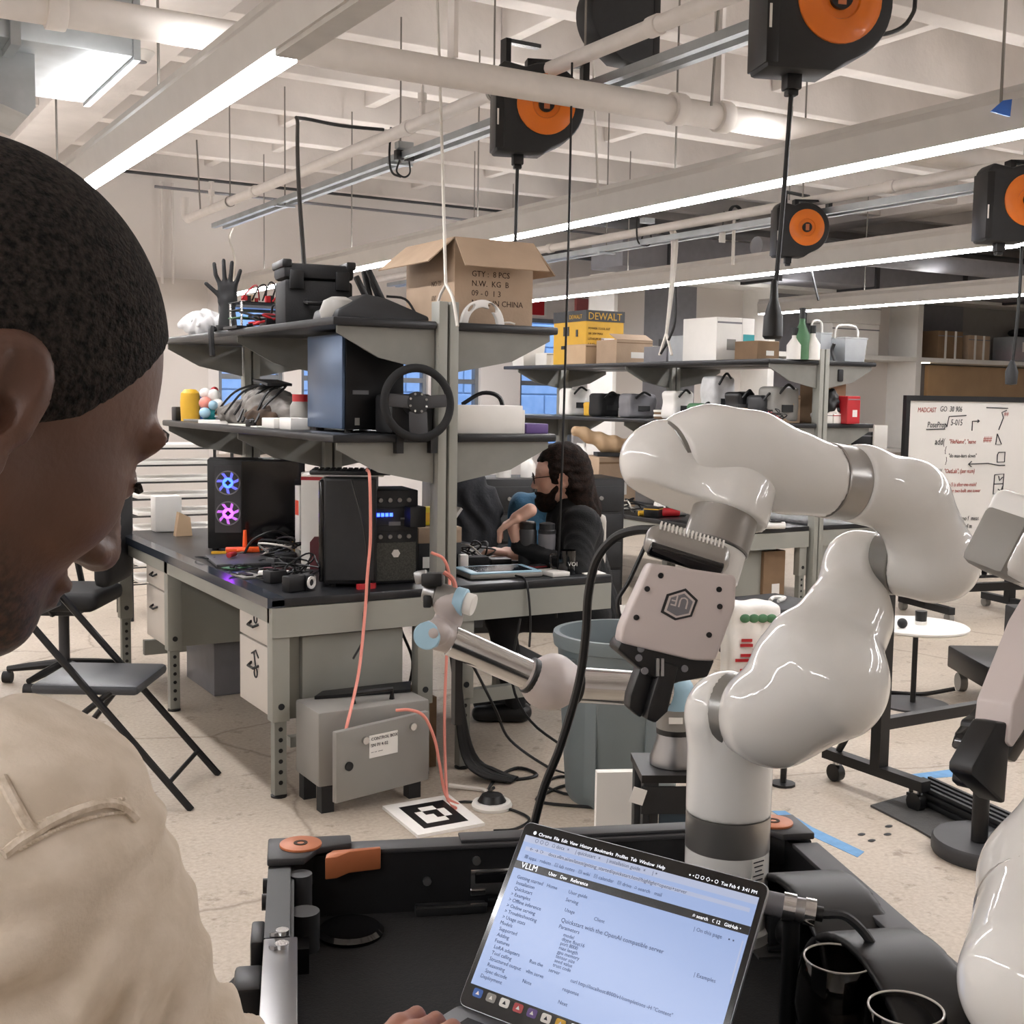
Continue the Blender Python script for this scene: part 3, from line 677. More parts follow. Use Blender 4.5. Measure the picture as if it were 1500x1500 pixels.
for i, s in enumerate(('GTY :  8 PCS', 'N.W.  KG  B', '09 - 0  1 3', 'MADE IN CHINA')): text('box_print', s, .034, 'ink', bx, (-.11, -.2305, .205 - i * .04), rf)
for i, s in enumerate(('NO. 21', '/////')): text('box_print', s, .03, 'ink', bx, (-.1905, -.02, .17 - i * .06), Matrix(((0, 0, -1), (-1, 0, 0), (0, 1, 0))))
# white head strap on the shelf in front of the box
hs = thing('head_strap', 'white plastic arched head strap leaning on the cardboard box', 'strap', (2.50, 4.475, S2))
fst = lambda P: np.maximum(np.abs(np.linalg.norm(P[:, [0, 2]] * np.array([1, 1.0], dtype=np.float32), axis=1) - .085) - .016, np.maximum(np.abs(P[:, 1]) - .012, -P[:, 2] - .001))
fst2 = lambda P: np.maximum(smax(fst(P), -ell(P, (.045, 0, .07), (.026, .05, .014), Matrix.Rotation(R_(35), 3, 'Y')), .004), -ell(P, (-.055, 0, .065), (.022, .05, .009), Matrix.Rotation(R_(-40), 3, 'Y')))
sdf_obj('arch', fst2, (-.12, -.03, -.004), (.12, .03, .12), .004, 'white_gloss', hs)
MB().tube([(.09, 0, .01), (.12, -.02, .012), (.14, -.03, .006)], .004, 6, sm=3).build('lead', 'cable_white', hs)
# black console with levers (flat wedge) at the front corner of the left top shelf
cs = thing('control_console', 'black wedge-shaped controller with upright levers at the shelf corner', 'controller', (2.05, 4.52, S2))
MB().add([(-.2, -.06, .0), (.2, -.06, 0), (.2, .2, 0), (-.2, .2, 0), (-.19, -.055, .03), (.2, -.055, .02), (.2, .2, .02), (-.19, .2, .035), (-.05, .0, .1), (.03, .0, .09), (.03, .16, .09), (-.05, .16, .1)],
         [(3, 2, 1, 0), (0, 1, 5, 4), (1, 2, 6, 5), (2, 3, 7, 6), (3, 0, 4, 7), (4, 5, 9, 8), (5, 6, 10, 9), (6, 7, 11, 10), (7, 4, 8, 11), (8, 9, 10, 11)]).build('base', 'charcoal', cs, bevel=.008)
for i, (x, y, h, tl) in enumerate(((-.03, .05, .12, -.5), (.0, .08, .14, -.25), (.03, .05, .15, -.5), (.05, .1, .13, -.45))):
    lv = MB().box((x + tl * .03, y, .09 + h / 2 - .03), (.024, .02, h), Matrix.Rotation(tl, 3, 'Y')).build('lever', 'black', cs, bevel=.006)
MB().tube([(.06, .05, .1), (.13, .02, .09), (.17, .0, .03)], .005, 6, sm=4).build('lead', 'cable', cs)
cs.rotation_euler = (0, 0, 0)
one('grey_pad', MB().lathe([(0, 0), (.07, 0), (.075, .03), (.06, .07), (.03, .085), (0, .087)], (1.90, 4.56, S2), None, 18), 'midgrey', 'rounded grey pad behind the black lever controller', 'pad')
# black tool case
tc_ = thing('tool_case', 'chunky black rugged tool case on the top shelf', 'case', (2.02, 5.13, S2), R_(-8))
MB().box2((-.15, -.1, 0), (.15, .1, .19)).build('lower_shell', 'black_soft', tc_, bevel=.014)
MB().box2((-.155, -.105, .195), (.155, .105, .26)).build('lid', 'black_soft', tc_, bevel=.018)
for s in (-1, 1):
    MB().box2((s * .1 - .03, -.118, .15), (s * .1 + .03, -.1, .23)).build('latch', 'black', tc_, bevel=.004)
    MB().box2((s * .14 - .022, -.11, .24), (s * .14 + .022, .11, .275)).build('corner_guard', 'black', tc_, bevel=.008)
MB().tube([(-.06, -.11, .1), (-.06, -.145, .09), (.06, -.145, .09), (.06, -.11, .1)], .01, 8, sm=3).build('handle', 'black', tc_)
# black electronics heap left of the case
el = thing('circuit_stack', 'open stack of circuit boards with loose red wires beside the model hand', 'electronics', (1.93, 5.62, S2))
MB().box2((-.13, -.1, .0), (.2, .1, .012)).build('base_plate', 'black', el)
for k in range(3): MB().box2((-.11, -.085, .05 + .035 * k), (.17, .085, .054 + .035 * k)).build('board', ['green', 'black', 'black'][k], el)
for x, y in ((-.1, -.08), (.16, -.08), (-.1, .08), (.16, .08)): MB().cyl((x, y, .012), (x, y, .125), .006, n=8).build('standoff', 'chrome', el)
for k in range(9): MB().box((-.08 + .028 * k, -.06 + .03 * (k % 4), .14), (.022, .02, .02 + .01 * (k % 3))).build('component', ['red', 'charcoal', 'cardboard_pale', 'chrome'][k % 4], el)
for k in range(6):
    MB().tube([(-.1 + .05 * k, -.08, .13), (-.08 + .05 * k, -.12, .17 + .02 * (k % 3)), (-.02 + .045 * k, -.06, .2), (.02 + .03 * k, .02, .14)], .004, 5, sm=5).build('wire', ['red', 'cable', 'cable'][k % 3], el)
# mannequin / robot hand, black
def hand_sdf(s=1.0):
    fingers = [((-.032, 0, .085), (-.05, -.004, .125), (-.056, -.002, .172)), ((-.011, 0, .09), (-.014, 0, .14), (-.016, 0, .188)), ((.011, 0, .088), (.016, 0, .135), (.02, 0, .18)), ((.032, 0, .08), (.045, -.002, .11), (.056, -.004, .145))]
    thumb = ((-.03, -.004, .03), (-.06, -.012, .058), (-.09, -.014, .085))
    def f(P):
        d = rbox(P, (0, 0, .045), (.042, .016, .05), .016)
        d = smin(d, cap(P, (0, 0, .01), (0, 0, -.12), .03, .044), .02)
        for a, b, c in fingers + [thumb]:
            r = .0095 if a[0] > -.031 or True else .01
            d = smin(d, np.minimum(cap(P, a, b, r + .001, r), cap(P, b, c, r, r - .001)), .008)
        return d
    return f
hd = thing('model_hand', 'black upright model hand with spread fingers on the top shelf', 'model hand', (1.905, 5.98, S2), R_(-25)); hd.scale = (1.12,) * 3
o = sdf_obj('hand', hand_sdf(), (-.12, -.06, -.13), (.09, .06, .21), .0045, 'black_soft', hd); o.location = (0, 0, .125)
MB().cyl((0, 0, 0), (0, 0, .03), .052, n=20).build('base', 'black', hd)
one('strap_over_edge', MB().tube([(1.83, 5.95, S2 + .012), (1.80, 5.9, S2 + .012), (1.785, 5.86, S2 - .03), (1.785, 5.84, S2 - .12)], .014, 6, sm=4), 'black_soft', 'black strap hanging over the edge of the top shelf below the model hand', 'strap')
# crumpled clear bag
bf = lambda P: ell(P, (0, 0, .06), (.13, .11, .065)) + .016 * np.sin(P[:, 0] * 55 + 3 * np.sin(P[:, 1] * 40)) * np.sin(P[:, 2] * 60 + 2 * np.sin(P[:, 0] * 30)) + .008 * np.sin(P[:, 1] * 120 + P[:, 0] * 90)
bg_ = thing('plastic_bag', 'crumpled translucent plastic bag at the far end of the top shelf', 'bag', (1.94, 6.45, S2)); sdf_obj('film', bf, (-.17, -.15, -.01), (.17, .15, .16), .008, 'film', bg_)
# ---------------------------------------------------------------- middle shelf, left
pt = thing('desktop_computer', 'tall computer with blue-grey front panel on the middle shelf', 'computer', (2.06, 4.80, S1))
MB().box2((-.1, -.17, .012), (.16, .22, .40)).build('case', 'black', pt, bevel=.006)
MB().box2((-.114, -.165, .014), (-.1, .215, .398)).build('front_panel', 'blue_case', pt, bevel=.003)
for x, y in ((-.07, -.13), (.13, -.13), (-.07, .18), (.13, .18)): MB().cyl((x, y, 0), (x, y, .012), .018, n=10).build('foot', 'rubber', pt)
MB().box2((-.07, -.173, .155), (.0, -.17, .172)).build('label_plate', 'grey', pt)
MB().box2((-.06, -.1735, .03), (-.04, -.17, .06)).build('port_cover', 'midgrey', pt)
sw = thing('steering_wheel', 'black racing steering wheel on its base at the shelf end', 'steering wheel', (2.16, 4.43, S1))
MB().box2((-.09, .0, .0), (.1, .17, .16)).build('wheel_base', 'charcoal', sw, bevel=.02)
MB().box2((-.08, -.03, -.075), (-.05, .05, .0)).build('desk_clamp', 'black', sw); MB().box2((.07, -.03, -.075), (.1, .05, .0)).build('desk_clamp', 'black', sw)
wr_ = Matrix.Rotation(R_(-6), 3, 'Z') @ rot_to((0, -1, .12)); wc = Vector((-.005, -.06, .125))
MB().lathe([(.138 + .017 * math.cos(a), .015 * math.sin(a)) for a in np.linspace(0, 2 * math.pi, 11)], wc, wr_, 44).build('rim', 'black_soft', sw)
MB().cyl(wc + wr_ @ Vector((0, 0, -.06)), wc + wr_ @ Vector((0, 0, .008)), .045, n=24).build('hub', 'charcoal', sw, bevel=.006)
for a in (R_(5), R_(175), R_(270)):
    MB().box(wc + wr_ @ Vector((math.cos(a) * .085, math.sin(a) * .085, 0)), (.1, .05 if a < 4 else .075, .01), wr_ @ Matrix.Rotation(a, 3, 'Z')).build('spoke', 'grey_dark', sw, bevel=.003)
for k in range(8):
    a = R_(20 + 45 * k); MB().cyl(wc + wr_ @ Vector((math.cos(a) * .036, math.sin(a) * .036, .008)), wc + wr_ @ Vector((math.cos(a) * .036, math.sin(a) * .036, .012)), .005, n=8).build('button', 'chrome' if k % 2 else 'midgrey', sw)
MB().tube([(.12, .12, .1), (.16, .05, .2), (.15, .08, .3), (.17, .12, .36)], .004, 6, sm=5).build('lead', 'cable', sw)
# yellow and blue tub, plush, cloth heap, white boxes
ty = thing('storage_tub', 'yellow and dark blue upright container at the far end of the middle shelf', 'container', (1.90, 6.62, S1))
MB().lathe([(.05, 0), (.055, .1), (.05, .15), (.03, .17), (0, .172)], (0, 0, 0), None, 16).build('yellow_body', 'yellow', ty); MB().box2((.045, -.05, 0), (.1, .04, .15)).build('blue_side', 'blue', ty, bevel=.01)
pl = thing('plush_toy', 'small flowery pastel plush heap beside the yellow container', 'plush', (1.92, 6.33, S1))
for k, (x, y, z, r, m) in enumerate(((0, 0, .05, .05, 'teal'), (.03, -.03, .09, .035, 'white'), (-.03, -.02, .1, .035, 'pink_cable'), (.02, .0, .14, .035, 'white'), (-.02, .02, .15, .03, 'white'), (.04, -.04, .05, .03, 'cardboard_pale'), (-.04, -.04, .05, .03, 'blue_light'), (0, -.05, .09, .026, 'blue_light'), (.03, .02, .165, .022, 'red'))):
    MB().sphere((x, y, z), (r, r, r * .95)).build('puff', m, pl)
one('small_black_box', MB().box2((1.84, 6.7, S1), (1.93, 6.78, S1 + .075)), 'black', 'small black box at the far left of the middle shelf', 'box', bevel=.006)
ch = thing('cloth_heap', 'crumpled grey cloth and bags heaped on the middle shelf', 'cloth', (1.98, 5.75, S1))
cf = lambda P: uni([ell(P, (-.02, .18, .05), (.1, .2, .06)), ell(P, (.02, -.12, .08), (.13, .2, .10)), ell(P, (.03, -.28, .06), (.11, .14, .07))], .04) + .012 * np.sin(P[:, 0] * 50 + 2 * np.sin(P[:, 1] * 35)) * np.sin(P[:, 1] * 45) + .006 * np.sin(P[:, 2] * 90 + P[:, 1] * 70)
mat('cloth_grey', '#8f8b86', .95, col2='#57534f', scale=9, bump=.3); mat('cloth_brown', '#5d4a3a', .95, col2='#3a2f27', scale=10, bump=.3)
sdf_obj('grey_cloth', cf, (-.2, -.5, -.005), (.22, .45, .25), .011, 'cloth_grey', ch)
cf2 = lambda P: ell(P, (-.06, -.26, .045), (.08, .13, .05)) + .01 * np.sin(P[:, 0] * 80) * np.sin(P[:, 1] * 60 + P[:, 2] * 50)
sdf_obj('brown_cloth', cf2, (-.17, -.45, -.004), (.06, -.08, .12), .008, 'cloth_brown', ch)
for k in range(5): MB().tube([(-.12, .3 - .15 * k, .05), (-.05, .2 - .12 * k, .16), (.03, .1 - .1 * k, .19), (-.08, -.05 - .07 * k, .1), (-.14, -.12 - .06 * k, .02)], .006, 5, sm=5).build('black_strap', 'cable', ch)
MB().box((.0, -.2, .205), (.12, .2, .012), Matrix.Rotation(.1, 3, 'X')).build('tray', 'charcoal', ch)
for k, (x, y, w, l, h) in enumerate(((1.90, 5.29, .07, .16, .045), (1.92, 5.10, .09, .14, .05))):
    one('small_white_box', MB().box2((x - w / 2, y - l / 2, S1), (x + w / 2, y + l / 2, S1 + h)), 'white', ['left of two small white boxes in front of the shelf computer', 'right of two small white boxes, with dark slots, by the shelf computer'][k], 'box', bevel=.003)
one('white_papers', MB().box((1.93, 6.08, S1 + .008), (.16, .3, .016), .2).box((1.9, 5.6, S1 + .003), (.1, .5, .006), -.05), 'paper', 'loose white papers lying along the edge of the middle shelf', 'papers')
one('flat_notebook', MB().box((1.93, 6.52, S1 + .006), (.12, .16, .012), .3), 'midgrey', 'flat grey notebook near the far end of the middle shelf', 'notebook', bevel=.002)
# middle shelf, right
wbx = thing('white_carton', 'long plain white carton on the middle right shelf', 'box', (2.55, 4.52, S1)); MB().box2((-.17, -.06, 0), (.145, .14, .118)).build('body', 'white', wbx, bevel=.004); MB().box2((.145, -.05, .0), (.162, .13, .1)).build('end_tab', 'paper', wbx, bevel=.003)
one('purple_box', MB().box2((2.72, 4.47, S1), (2.83, 4.62, S1 + .042)), 'purple', 'low purple box at the end of the middle right shelf', 'box', bevel=.004)
gr = thing('gadget', 'black electronic gadget with cables behind the white carton', 'electronics', (2.74, 4.86, S1))
MB().box2((-.1, -.06, 0), (.06, .06, .11)).build('body', 'charcoal', gr, bevel=.01); MB().tube([(-.12, 0, .12), (-.02, 0, .17), (.06, -.02, .15), (.08, -.03, .05)], .01, 6, sm=5).build('cable', 'cable', gr)
# ================================================================== things on the near workbenches
T = DZ + .001
RXZ = Matrix(((1, 0, 0), (0, 0, -1), (0, 1, 0)))    # local xy -> xz facing -y
RYZ = Matrix(((0, 0, -1), (-1, 0, 0), (0, 1, 0)))   # local xy -> -y z facing -x
def feet(t, xs, ys, h=.012):
    for x in xs:
        for y in ys: MB().cyl((x, y, 0), (x, y, h), .016, n=10).build('foot', 'rubber', t)
pc = thing('gaming_computer', 'black computer with two glowing fans in its glass side', 'computer', (2.03, 5.92, T), R_(-20))
feet(pc, (-.2, .2), (-.08, .08))
MB().box2((-.235, -.105, .012), (.235, .105, .45)).build('case', 'black', pc, bevel=.005)
MB().box2((-.2, -.111, .09), (-.075, -.105, .42)).build('fan_window', 'grey_dark', pc)
MB().box2((-.07, -.109, .03), (.228, -.105, .44)).build('side_panel', 'black_gloss', pc)
mat('led_halo_blue', '#5a60c0', .4, emit=.5, ecol='#6a6cff'); mat('led_halo_purple', '#a060b0', .4, emit=.5, ecol='#c46ae0')
for z, m, h in ((.335, 'led_blue', 'led_halo_blue'), (.185, 'led_purple', 'led_halo_purple')):
    fr = rot_to((0, -1, 0)); fn = MB().lathe([(.054, 0), (.06, 0), (.06, .004), (.054, .004), (.054, 0)], (-.137, -.111, z), fr, 28).build('fan_ring', 'grey', pc)
    MB().lathe([(0, .004), (.016, .004), (.016, 0), (0, 0)][::-1], (-.137, -.111, z), fr, 4).build('fan_hub', 'black', fn)
    MB().lathe([(.018, .002), (.026, .002)], (-.137, -.1115, z), fr, 24).build('fan_light', m, fn)
    for k in range(7):
        a = k * 2 * math.pi / 7; MB().prism([(.026, -.004), (.05, .006), (.052, .022), (.024, .008)], .001, (-.137, -.1115, z), fr @ Matrix.Rotation(a, 3, 'Z')).build('fan_blade', h, fn)
one('looped_lead', MB().tube([(1.86, 5.62, T + .01), (1.9, 5.6, T + .08), (2.0, 5.58, T + .12), (2.08, 5.56, T + .08), (2.14, 5.52, T + .02), (2.12, 5.5, T + .008)], .006, 6, sm=6), 'cable', 'looped black lead standing in front of the glowing computer', 'cable')
og = thing('orange_print', 'bright orange printed part with an upright peg', 'printed part', (1.87, 5.66, T + .018), R_(-15))
MB().box2((-.08, -.03, 0), (.09, .03, .022)).box2((-.03, -.045, .005), (.04, .045, .018)).build('base', 'orange_bright', og, bevel=.005); MB().cyl((.01, 0, .02), (.01, 0, .105), .012, .008, n=12).build('peg', 'orange_bright', og)
one('yellow_stick', MB().box((1.79, 5.78, T + .006), (.07, .014, .012), R_(-20)), 'yellow', 'small yellow stick left of the orange printed part', 'tool')
one('dark_mat', MB().box((1.80, 5.44, T + .009), (.3, .34, .018), R_(-8)), 'grey_dark', 'dark grey folded mat on the long workbench', 'mat', bevel=.006)
# tangle of small parts along the bench edge: counted singly
parts_ = [('caliper', 'steel', (1.74, 5.12), (.2, .018, .01), .5, 'steel caliper lying on the bench edge'), ('small_reel', 'charcoal', (1.98, 5.38), None, 0, 'dark tape reel behind the grey mat'),
          ('gear_part', 'grey_dark', (1.90, 5.28), (.07, .06, .035), .3, 'dark square gear part right of the mat'), ('bracket_part', 'white', (1.78, 4.98), (.13, .05, .02), -.4, 'white flat bracket part near the camera lens'),
          ('pliers', 'red_dark', (1.86, 5.10), (.16, .03, .014), -.7, 'dark red pliers on the long workbench'), ('motor_part', 'charcoal', (1.72, 4.80), (.08, .06, .05), .2, 'charcoal motor block beside the camera lens'),
          ('plate_part', 'midgrey', (1.67, 5.0), (.09, .14, .008), .1, 'grey plate on the bright bench edge'), ('box_part', 'white', (1.83, 4.72), (.06, .05, .03), .5, 'small white block behind the camera lens'),
          ('driver', 'yellow', (1.70, 5.55), (.12, .014, .014), 1.2, 'yellow-handled driver left of the dark mat')]
for n_, m, (x, y), d, rz, lab in parts_:
    t = thing(n_, lab, 'part', (x, y, T), rz)
    if d is None: MB().lathe([(.02, 0), (.05, 0), (.05, .04), (.02, .04), (.02, 0)], (0, 0, 0), None, 18).build('ring', m, t)
    else:
        w, l, h = d; MB().box2((-w / 2, -l / 2, 0), (w / 2, l / 2, h)).build('body', m, t, bevel=min(.004, h / 4)); MB().box2((-w / 2 * .5, -l / 2 * .6, h), (w / 2 * .2, l / 2 * .6, h + .005)).build('detail', 'black', t)
    MB().tube([(-.03, 0, .008), (-.06, .05, .02), (.02, .09, .015), (.07, .04, .006)], .003, 5, sm=5).build('wire', 'cable', t)
ln = thing('camera_lens', 'small black camera with round silver lens ring at the bench corner', 'camera', (1.72, 4.54, T), R_(18))
MB().box2((-.05, -.012, 0), (.03, .035, .062)).build('body', 'black', ln, bevel=.004); MB().box2((.032, -.02, 0), (.07, .03, .062)).build('body_block', 'charcoal', ln, bevel=.004)
MB().lathe([(.014, .0), (.025, .0), (.025, .006), (.014, .006), (.014, 0)], (.05, -.021, .032), rot_to((.2, -1, 0)), 22).build('lens_ring', 'white', ln)
# white and maroon panel, big black computer, rack unit
pn = thing('display_panel', 'white panel with maroon corner standing behind the big black computer', 'panel', (2.06, 5.08, T), R_(-32))
MB().box2((-.11, -.015, 0), (.13, .015, .43)).build('sheet', 'white', pn, bevel=.004); MB().prism([(-.07, .0), (.129, 0), (.129, .145), (-.05, .145), (-.07, .12)], .004, (0, -.015, .0), RXZ).build('maroon_patch', 'red_dark', pn); MB().box2((-.11, -.018, .395), (.13, -.014, .41)).build('red_band', 'red', pn)
bp_ = thing('tower_computer', 'tall plain black computer at the near end of the long workbench', 'computer', (2.0, 4.66, T), R_(-26))
feet(bp_, (-.07, .07), (-.1, .1)); MB().box2((-.105, -.13, .012), (.105, .16, .44)).build('case', 'black', bp_, bevel=.006)
MB().box2((-.125, -.125, .02), (-.105, .155, .43)).build('front_bezel', 'black_gloss', bp_, bevel=.006); MB().box2((-.095, -.134, .03), (.095, -.13, .43)).build('side_panel', 'charcoal', bp_)
kb = thing('keyboard', 'black keyboard and papers lying on top of the tall computer', 'keyboard', (2.02, 4.72, T + .441), R_(-26))
MB().box2((-.19, -.1, 0), (.14, .12, .006)).build('sheet', 'paper', kb); MB().box2((-.16, -.11, .006), (.17, .05, .024)).build('body', 'charcoal', kb, bevel=.006)
ktm = MB().box2((-.009, -.009, 0), (.009, .009, .006)).mesh('key', 'black', True, bevel=.002, seg=1)
for i in range(13):
    for j in range(5): o = obj('key', ktm, kb); o.location = (-.14 + i * .0235, -.09 + j * .027, .024)
rk = thing('rack_unit', 'black equipment rack with blue indicator lights and mesh front', 'equipment', (2.185, 4.62, T), R_(-10))
MB().box2((-.11, -.06, 0), (.075, .18, .385)).build('case', 'charcoal', rk, bevel=.004)
mat('mesh_panel', '#55554f', .7, var=.5, scale=160)
MB().box2((-.1, -.064, .012), (.066, -.06, .17)).build('mesh_panel', 'mesh_panel', rk); MB().cyl((-.02, -.064, .125), (-.02, -.068, .125), .018, n=6).build('badge', 'white', rk)
for k in range(4): MB().box2((-.1 + .018 * k, -.066, .278), (-.088 + .018 * k, -.06, .292)).build('indicator', 'led_blue', rk)
MB().box2((.03, -.066, .25), (.038, -.06, .262)).build('indicator', 'led_white', rk)
for z in (.345, .195):
    for k in range(4): MB().cyl((-.085 + .04 * k, -.06, z), (-.085 + .04 * k, -.07, z), .009, n=10).build('knob', 'midgrey', rk)
for z in (.31, .24, .215): MB().box2((-.1, -.063, z), (.066, -.06, z + .004)).build('seam', 'black', rk)
MB().box2((.0, -.064, .265), (.05, -.06, .272)).build('slot', 'grey', rk); MB().box2((-.05, -.064, .24), (.0, -.06, .256)).build('slot', 'grey', rk)
one('red_clip', MB().prism([(-.04, 0), (.03, 0), (.045, .02), (-.04, .024)], .02, (1.99, 4.47, T), Matrix.Rotation(0, 3, 'X')), 'red', 'small red clip at the front edge beside the tall computer', 'clip')
# hanging pink cable over the tall computer and down to the controller box
one('pink_cable', MB().tube([(2.05, 4.62, T + .462), (2.0, 4.5, T + .475), (1.965, 4.4, T + .44), (1.962, 4.385, 1.0), (1.945, 4.375, .85), (1.93, 4.36, .72), (1.86, 4.26, .5), (1.74, 4.10, .33), (1.70, 4.09, .2), (1.76, 4.12, .12)], .0062, 8, sm=6), 'pink_cable', 'long salmon pink cable running over the tall computer to the floor box', 'cable')
one('thin_lead', MB().tube([(1.93, 4.5, T + .44), (1.945, 4.41, T + .25), (1.965, 4.40, T + .02), (1.935, 4.385, .7), (1.93, 4.38, .6), (1.88, 4.36, .53)], .0045, 6, sm=5), 'cable', 'thin black lead dangling beside the salmon pink cable', 'cable')
# books, hanging tools and cables behind the rack (between bench halves)
for k in range(7):
    x = 2.13 + .022 * (k % 2); y = 5.0 + .075 * k; h = .26 + .04 * ((k * 3) % 4)
    labs = ['tan binder', 'black binder with pale print', 'dark narrow book with gold print', 'white folder', 'brown folder', 'striped grey binder', 'folder with an orange tab']
    m = ['cardboard_pale', 'black', 'charcoal', 'white', 'cardboard', 'midgrey', 'paper'][k]
    t = thing('binder', labs[k] + ' standing upright behind the equipment rack', 'binder', (2.17, 4.98 + .09 * k, T), 0, 'binders behind the equipment rack')
    MB().box2((-.08, -.03, 0), (.06, .03, .30 + .02 * ((k * 3) % 4))).build('cover', m, t, bevel=.003); MB().box2((-.082, -.02, .2), (-.08, .02, .27)).build('spine_label', ['red', 'yellow', 'yellow', 'cardboard', 'white', 'black', 'orange_bright'][k], t)
cb = thing('cable_bundle', 'dense bundle of black and white leads behind the equipment rack', 'cables', (2.2, 4.72, T), 0)
rnd = random.Random(3)
for k in range(14):
    x = .02 + .012 * (k % 4); y = rnd.uniform(-.06, .2); MB().tube([(x, y, .005), (x + .01, y + .03, .1), (x - .02 + .02 * rnd.random(), y + rnd.uniform(-.06, .06), .2), (x, y + rnd.uniform(-.05, .05), .3)], .005, 5, sm=5).build('lead', ['cable', 'cable', 'cable_white'][k % 3], cb)
one('dark_shelf_board', MB().box2((2.19, 4.50, T + .235), (2.262, 4.75, T + .32)), 'charcoal', 'dark grey panel beside the front shelf post', 'panel', bevel=.004)
# ---- right bench
tb = thing('tablet', 'grey tablet with bright rim lying at the near edge of the right bench', 'tablet', (2.66, 4.60, T), R_(-8))
MB().box2((-.17, -.115, 0), (.17, .115, .022)).build('body', 'midgrey', tb, bevel=.008); MB().box2((-.165, -.11, .02), (.165, .11, .028)).build('rim', 'blue_light', tb, bevel=.004); MB().box2((-.125, -.085, .026), (.13, .085, .0295)).build('screen', 'screen_dark', tb)
one('tablet_lead', MB().tube([(2.68, 4.475, T + .012), (2.685, 4.41, T + .005), (2.69, 4.385, T - .05), (2.70, 4.38, .6), (2.69, 4.37, .5)], .005, 6, sm=5), 'cable', 'black charging lead hanging from the tablet', 'cable')
one('white_dock', MB().box2((2.84, 4.43, T), (2.93, 4.56, T + .02)), 'white', 'small white dock at the right end of the tablet', 'dock', bevel=.004)
dk = thing('parts_box', 'brown box with dark lower half and white label behind the tablet', 'box', (2.52, 4.93, T), R_(-10))
MB().box2((-.1, -.09, 0), (.1, .09, .12)).build('lower', 'red_dark' if False else 'charcoal', dk, bevel=.003); MB().box2((-.101, -.091, .12), (.101, .091, .19)).build('upper', 'cardboard', dk, bevel=.003); MB().box2((-.08, -.0915, .01), (-.01, -.09, .06)).build('label_sticker', 'white', dk); MB().box2((-.03, -.0925, .15), (.05, -.091, .16)).build('print', 'ink', dk)
yt = thing('tape_measure', 'yellow tape case sitting on the brown parts box', 'tape measure', (2.5, 4.95, T + .19), R_(-10)); MB().box2((-.07, -.03, 0), (.05, .03, .085)).build('body', 'yellow_bright', yt, bevel=.014); MB().box2((-.03, -.032, .02), (.02, -.03, .06)).build('panel', 'yellow', yt); MB().box2((.05, -.004, .05), (.09, .004, .056)).build('hook', 'white', yt)
b1 = thing('water_bottle', 'tall dark grey flask with black lid in front of the seated person', 'bottle', (2.90, 4.74, T)); MB().lathe([(0, 0), (.04, 0), (.042, .01), (.042, .17), (.036, .178), (0, .178)], (0, 0, 0), None, 22).build('body', 'grey_dark', b1); MB().lathe([(.037, 0), (.037, .028), (.03, .034), (0, .034)], (0, 0, .178), None, 22).build('lid', 'black', b1)
b2 = thing('steel_tumbler', 'steel tumbler with ribbed dark lid beside the grey flask', 'bottle', (2.965, 4.68, T)); MB().lathe([(0, 0), (.034, 0), (.036, .01), (.04, .15), (.038, .16), (0, .16)], (0, 0, 0), None, 22).build('body', 'grey', b2); MB().lathe([(.041, 0), (.041, .014), (.036, .02), (.036, .045), (.02, .05), (0, .05)], (0, 0, .16), None, 22).build('lid', 'charcoal', b2)
mg = thing('mug', 'black mug with pale print at the end of the right bench', 'mug', (2.955, 4.50, T), R_(-25)); MB().lathe([(0, 0), (.04, 0), (.042, .004), (.042, .105), (.038, .105), (.038, .008), (0, .006)], (0, 0, 0), None, 24).build('body', 'black_gloss', mg)
MB().tube([(-.04, 0, .085), (-.068, 0, .08), (-.068, 0, .035), (-.04, 0, .025)], .007, 8, sm=4).build('handle', 'black_gloss', mg); text('print', 'VOI', .026, 'white', mg, (-.0, -.0435, .04), RXZ)
ms = [('black_adapter', (2.82, 4.86), (.1, .08, .035), 'black', 'black adapter block behind the tablet'), ('headphones', (2.68, 4.86), (.14, .07, .05), 'black_soft', 'folded black headphones behind the tablet'), ('pill_tub', (2.60, 4.80), (.04, .04, .07), 'white', 'small white tub with red base behind the tablet'), ('note_pad', (2.98, 5.0), (.12, .2, .012), 'paper', 'white note pad by the typing hand'), ('paper_strip', (3.07, 4.47), (.1, .1, .004), 'paper', 'white paper at the right corner of the bench')]
for n_, (x, y), (w, l, h), m, lab in ms:
    t = thing(n_, lab, 'desk item', (x, y, T), R_(-12)); MB().box2((-w / 2, -l / 2, 0), (w / 2, l / 2, h)).build('body', m, t, bevel=min(.006, h / 3))
    if h > .03: MB().tube([(w / 2, 0, h / 2), (w, .03, .01), (w * 1.4, -.02, .006)], .004, 5, sm=4).build('lead', 'cable', t)
lp = thing('angled_stand', 'pale angled stand leaning behind the brown box', 'stand', (2.75, 5.28, T)); MB().box((0, 0, .12), (.014, .05, .28), Matrix.Rotation(R_(38), 3, 'Y')).build('arm', 'white', lp); MB().box2((-.14, -.06, 0), (-.02, .06, .012)).build('base', 'charcoal', lp)
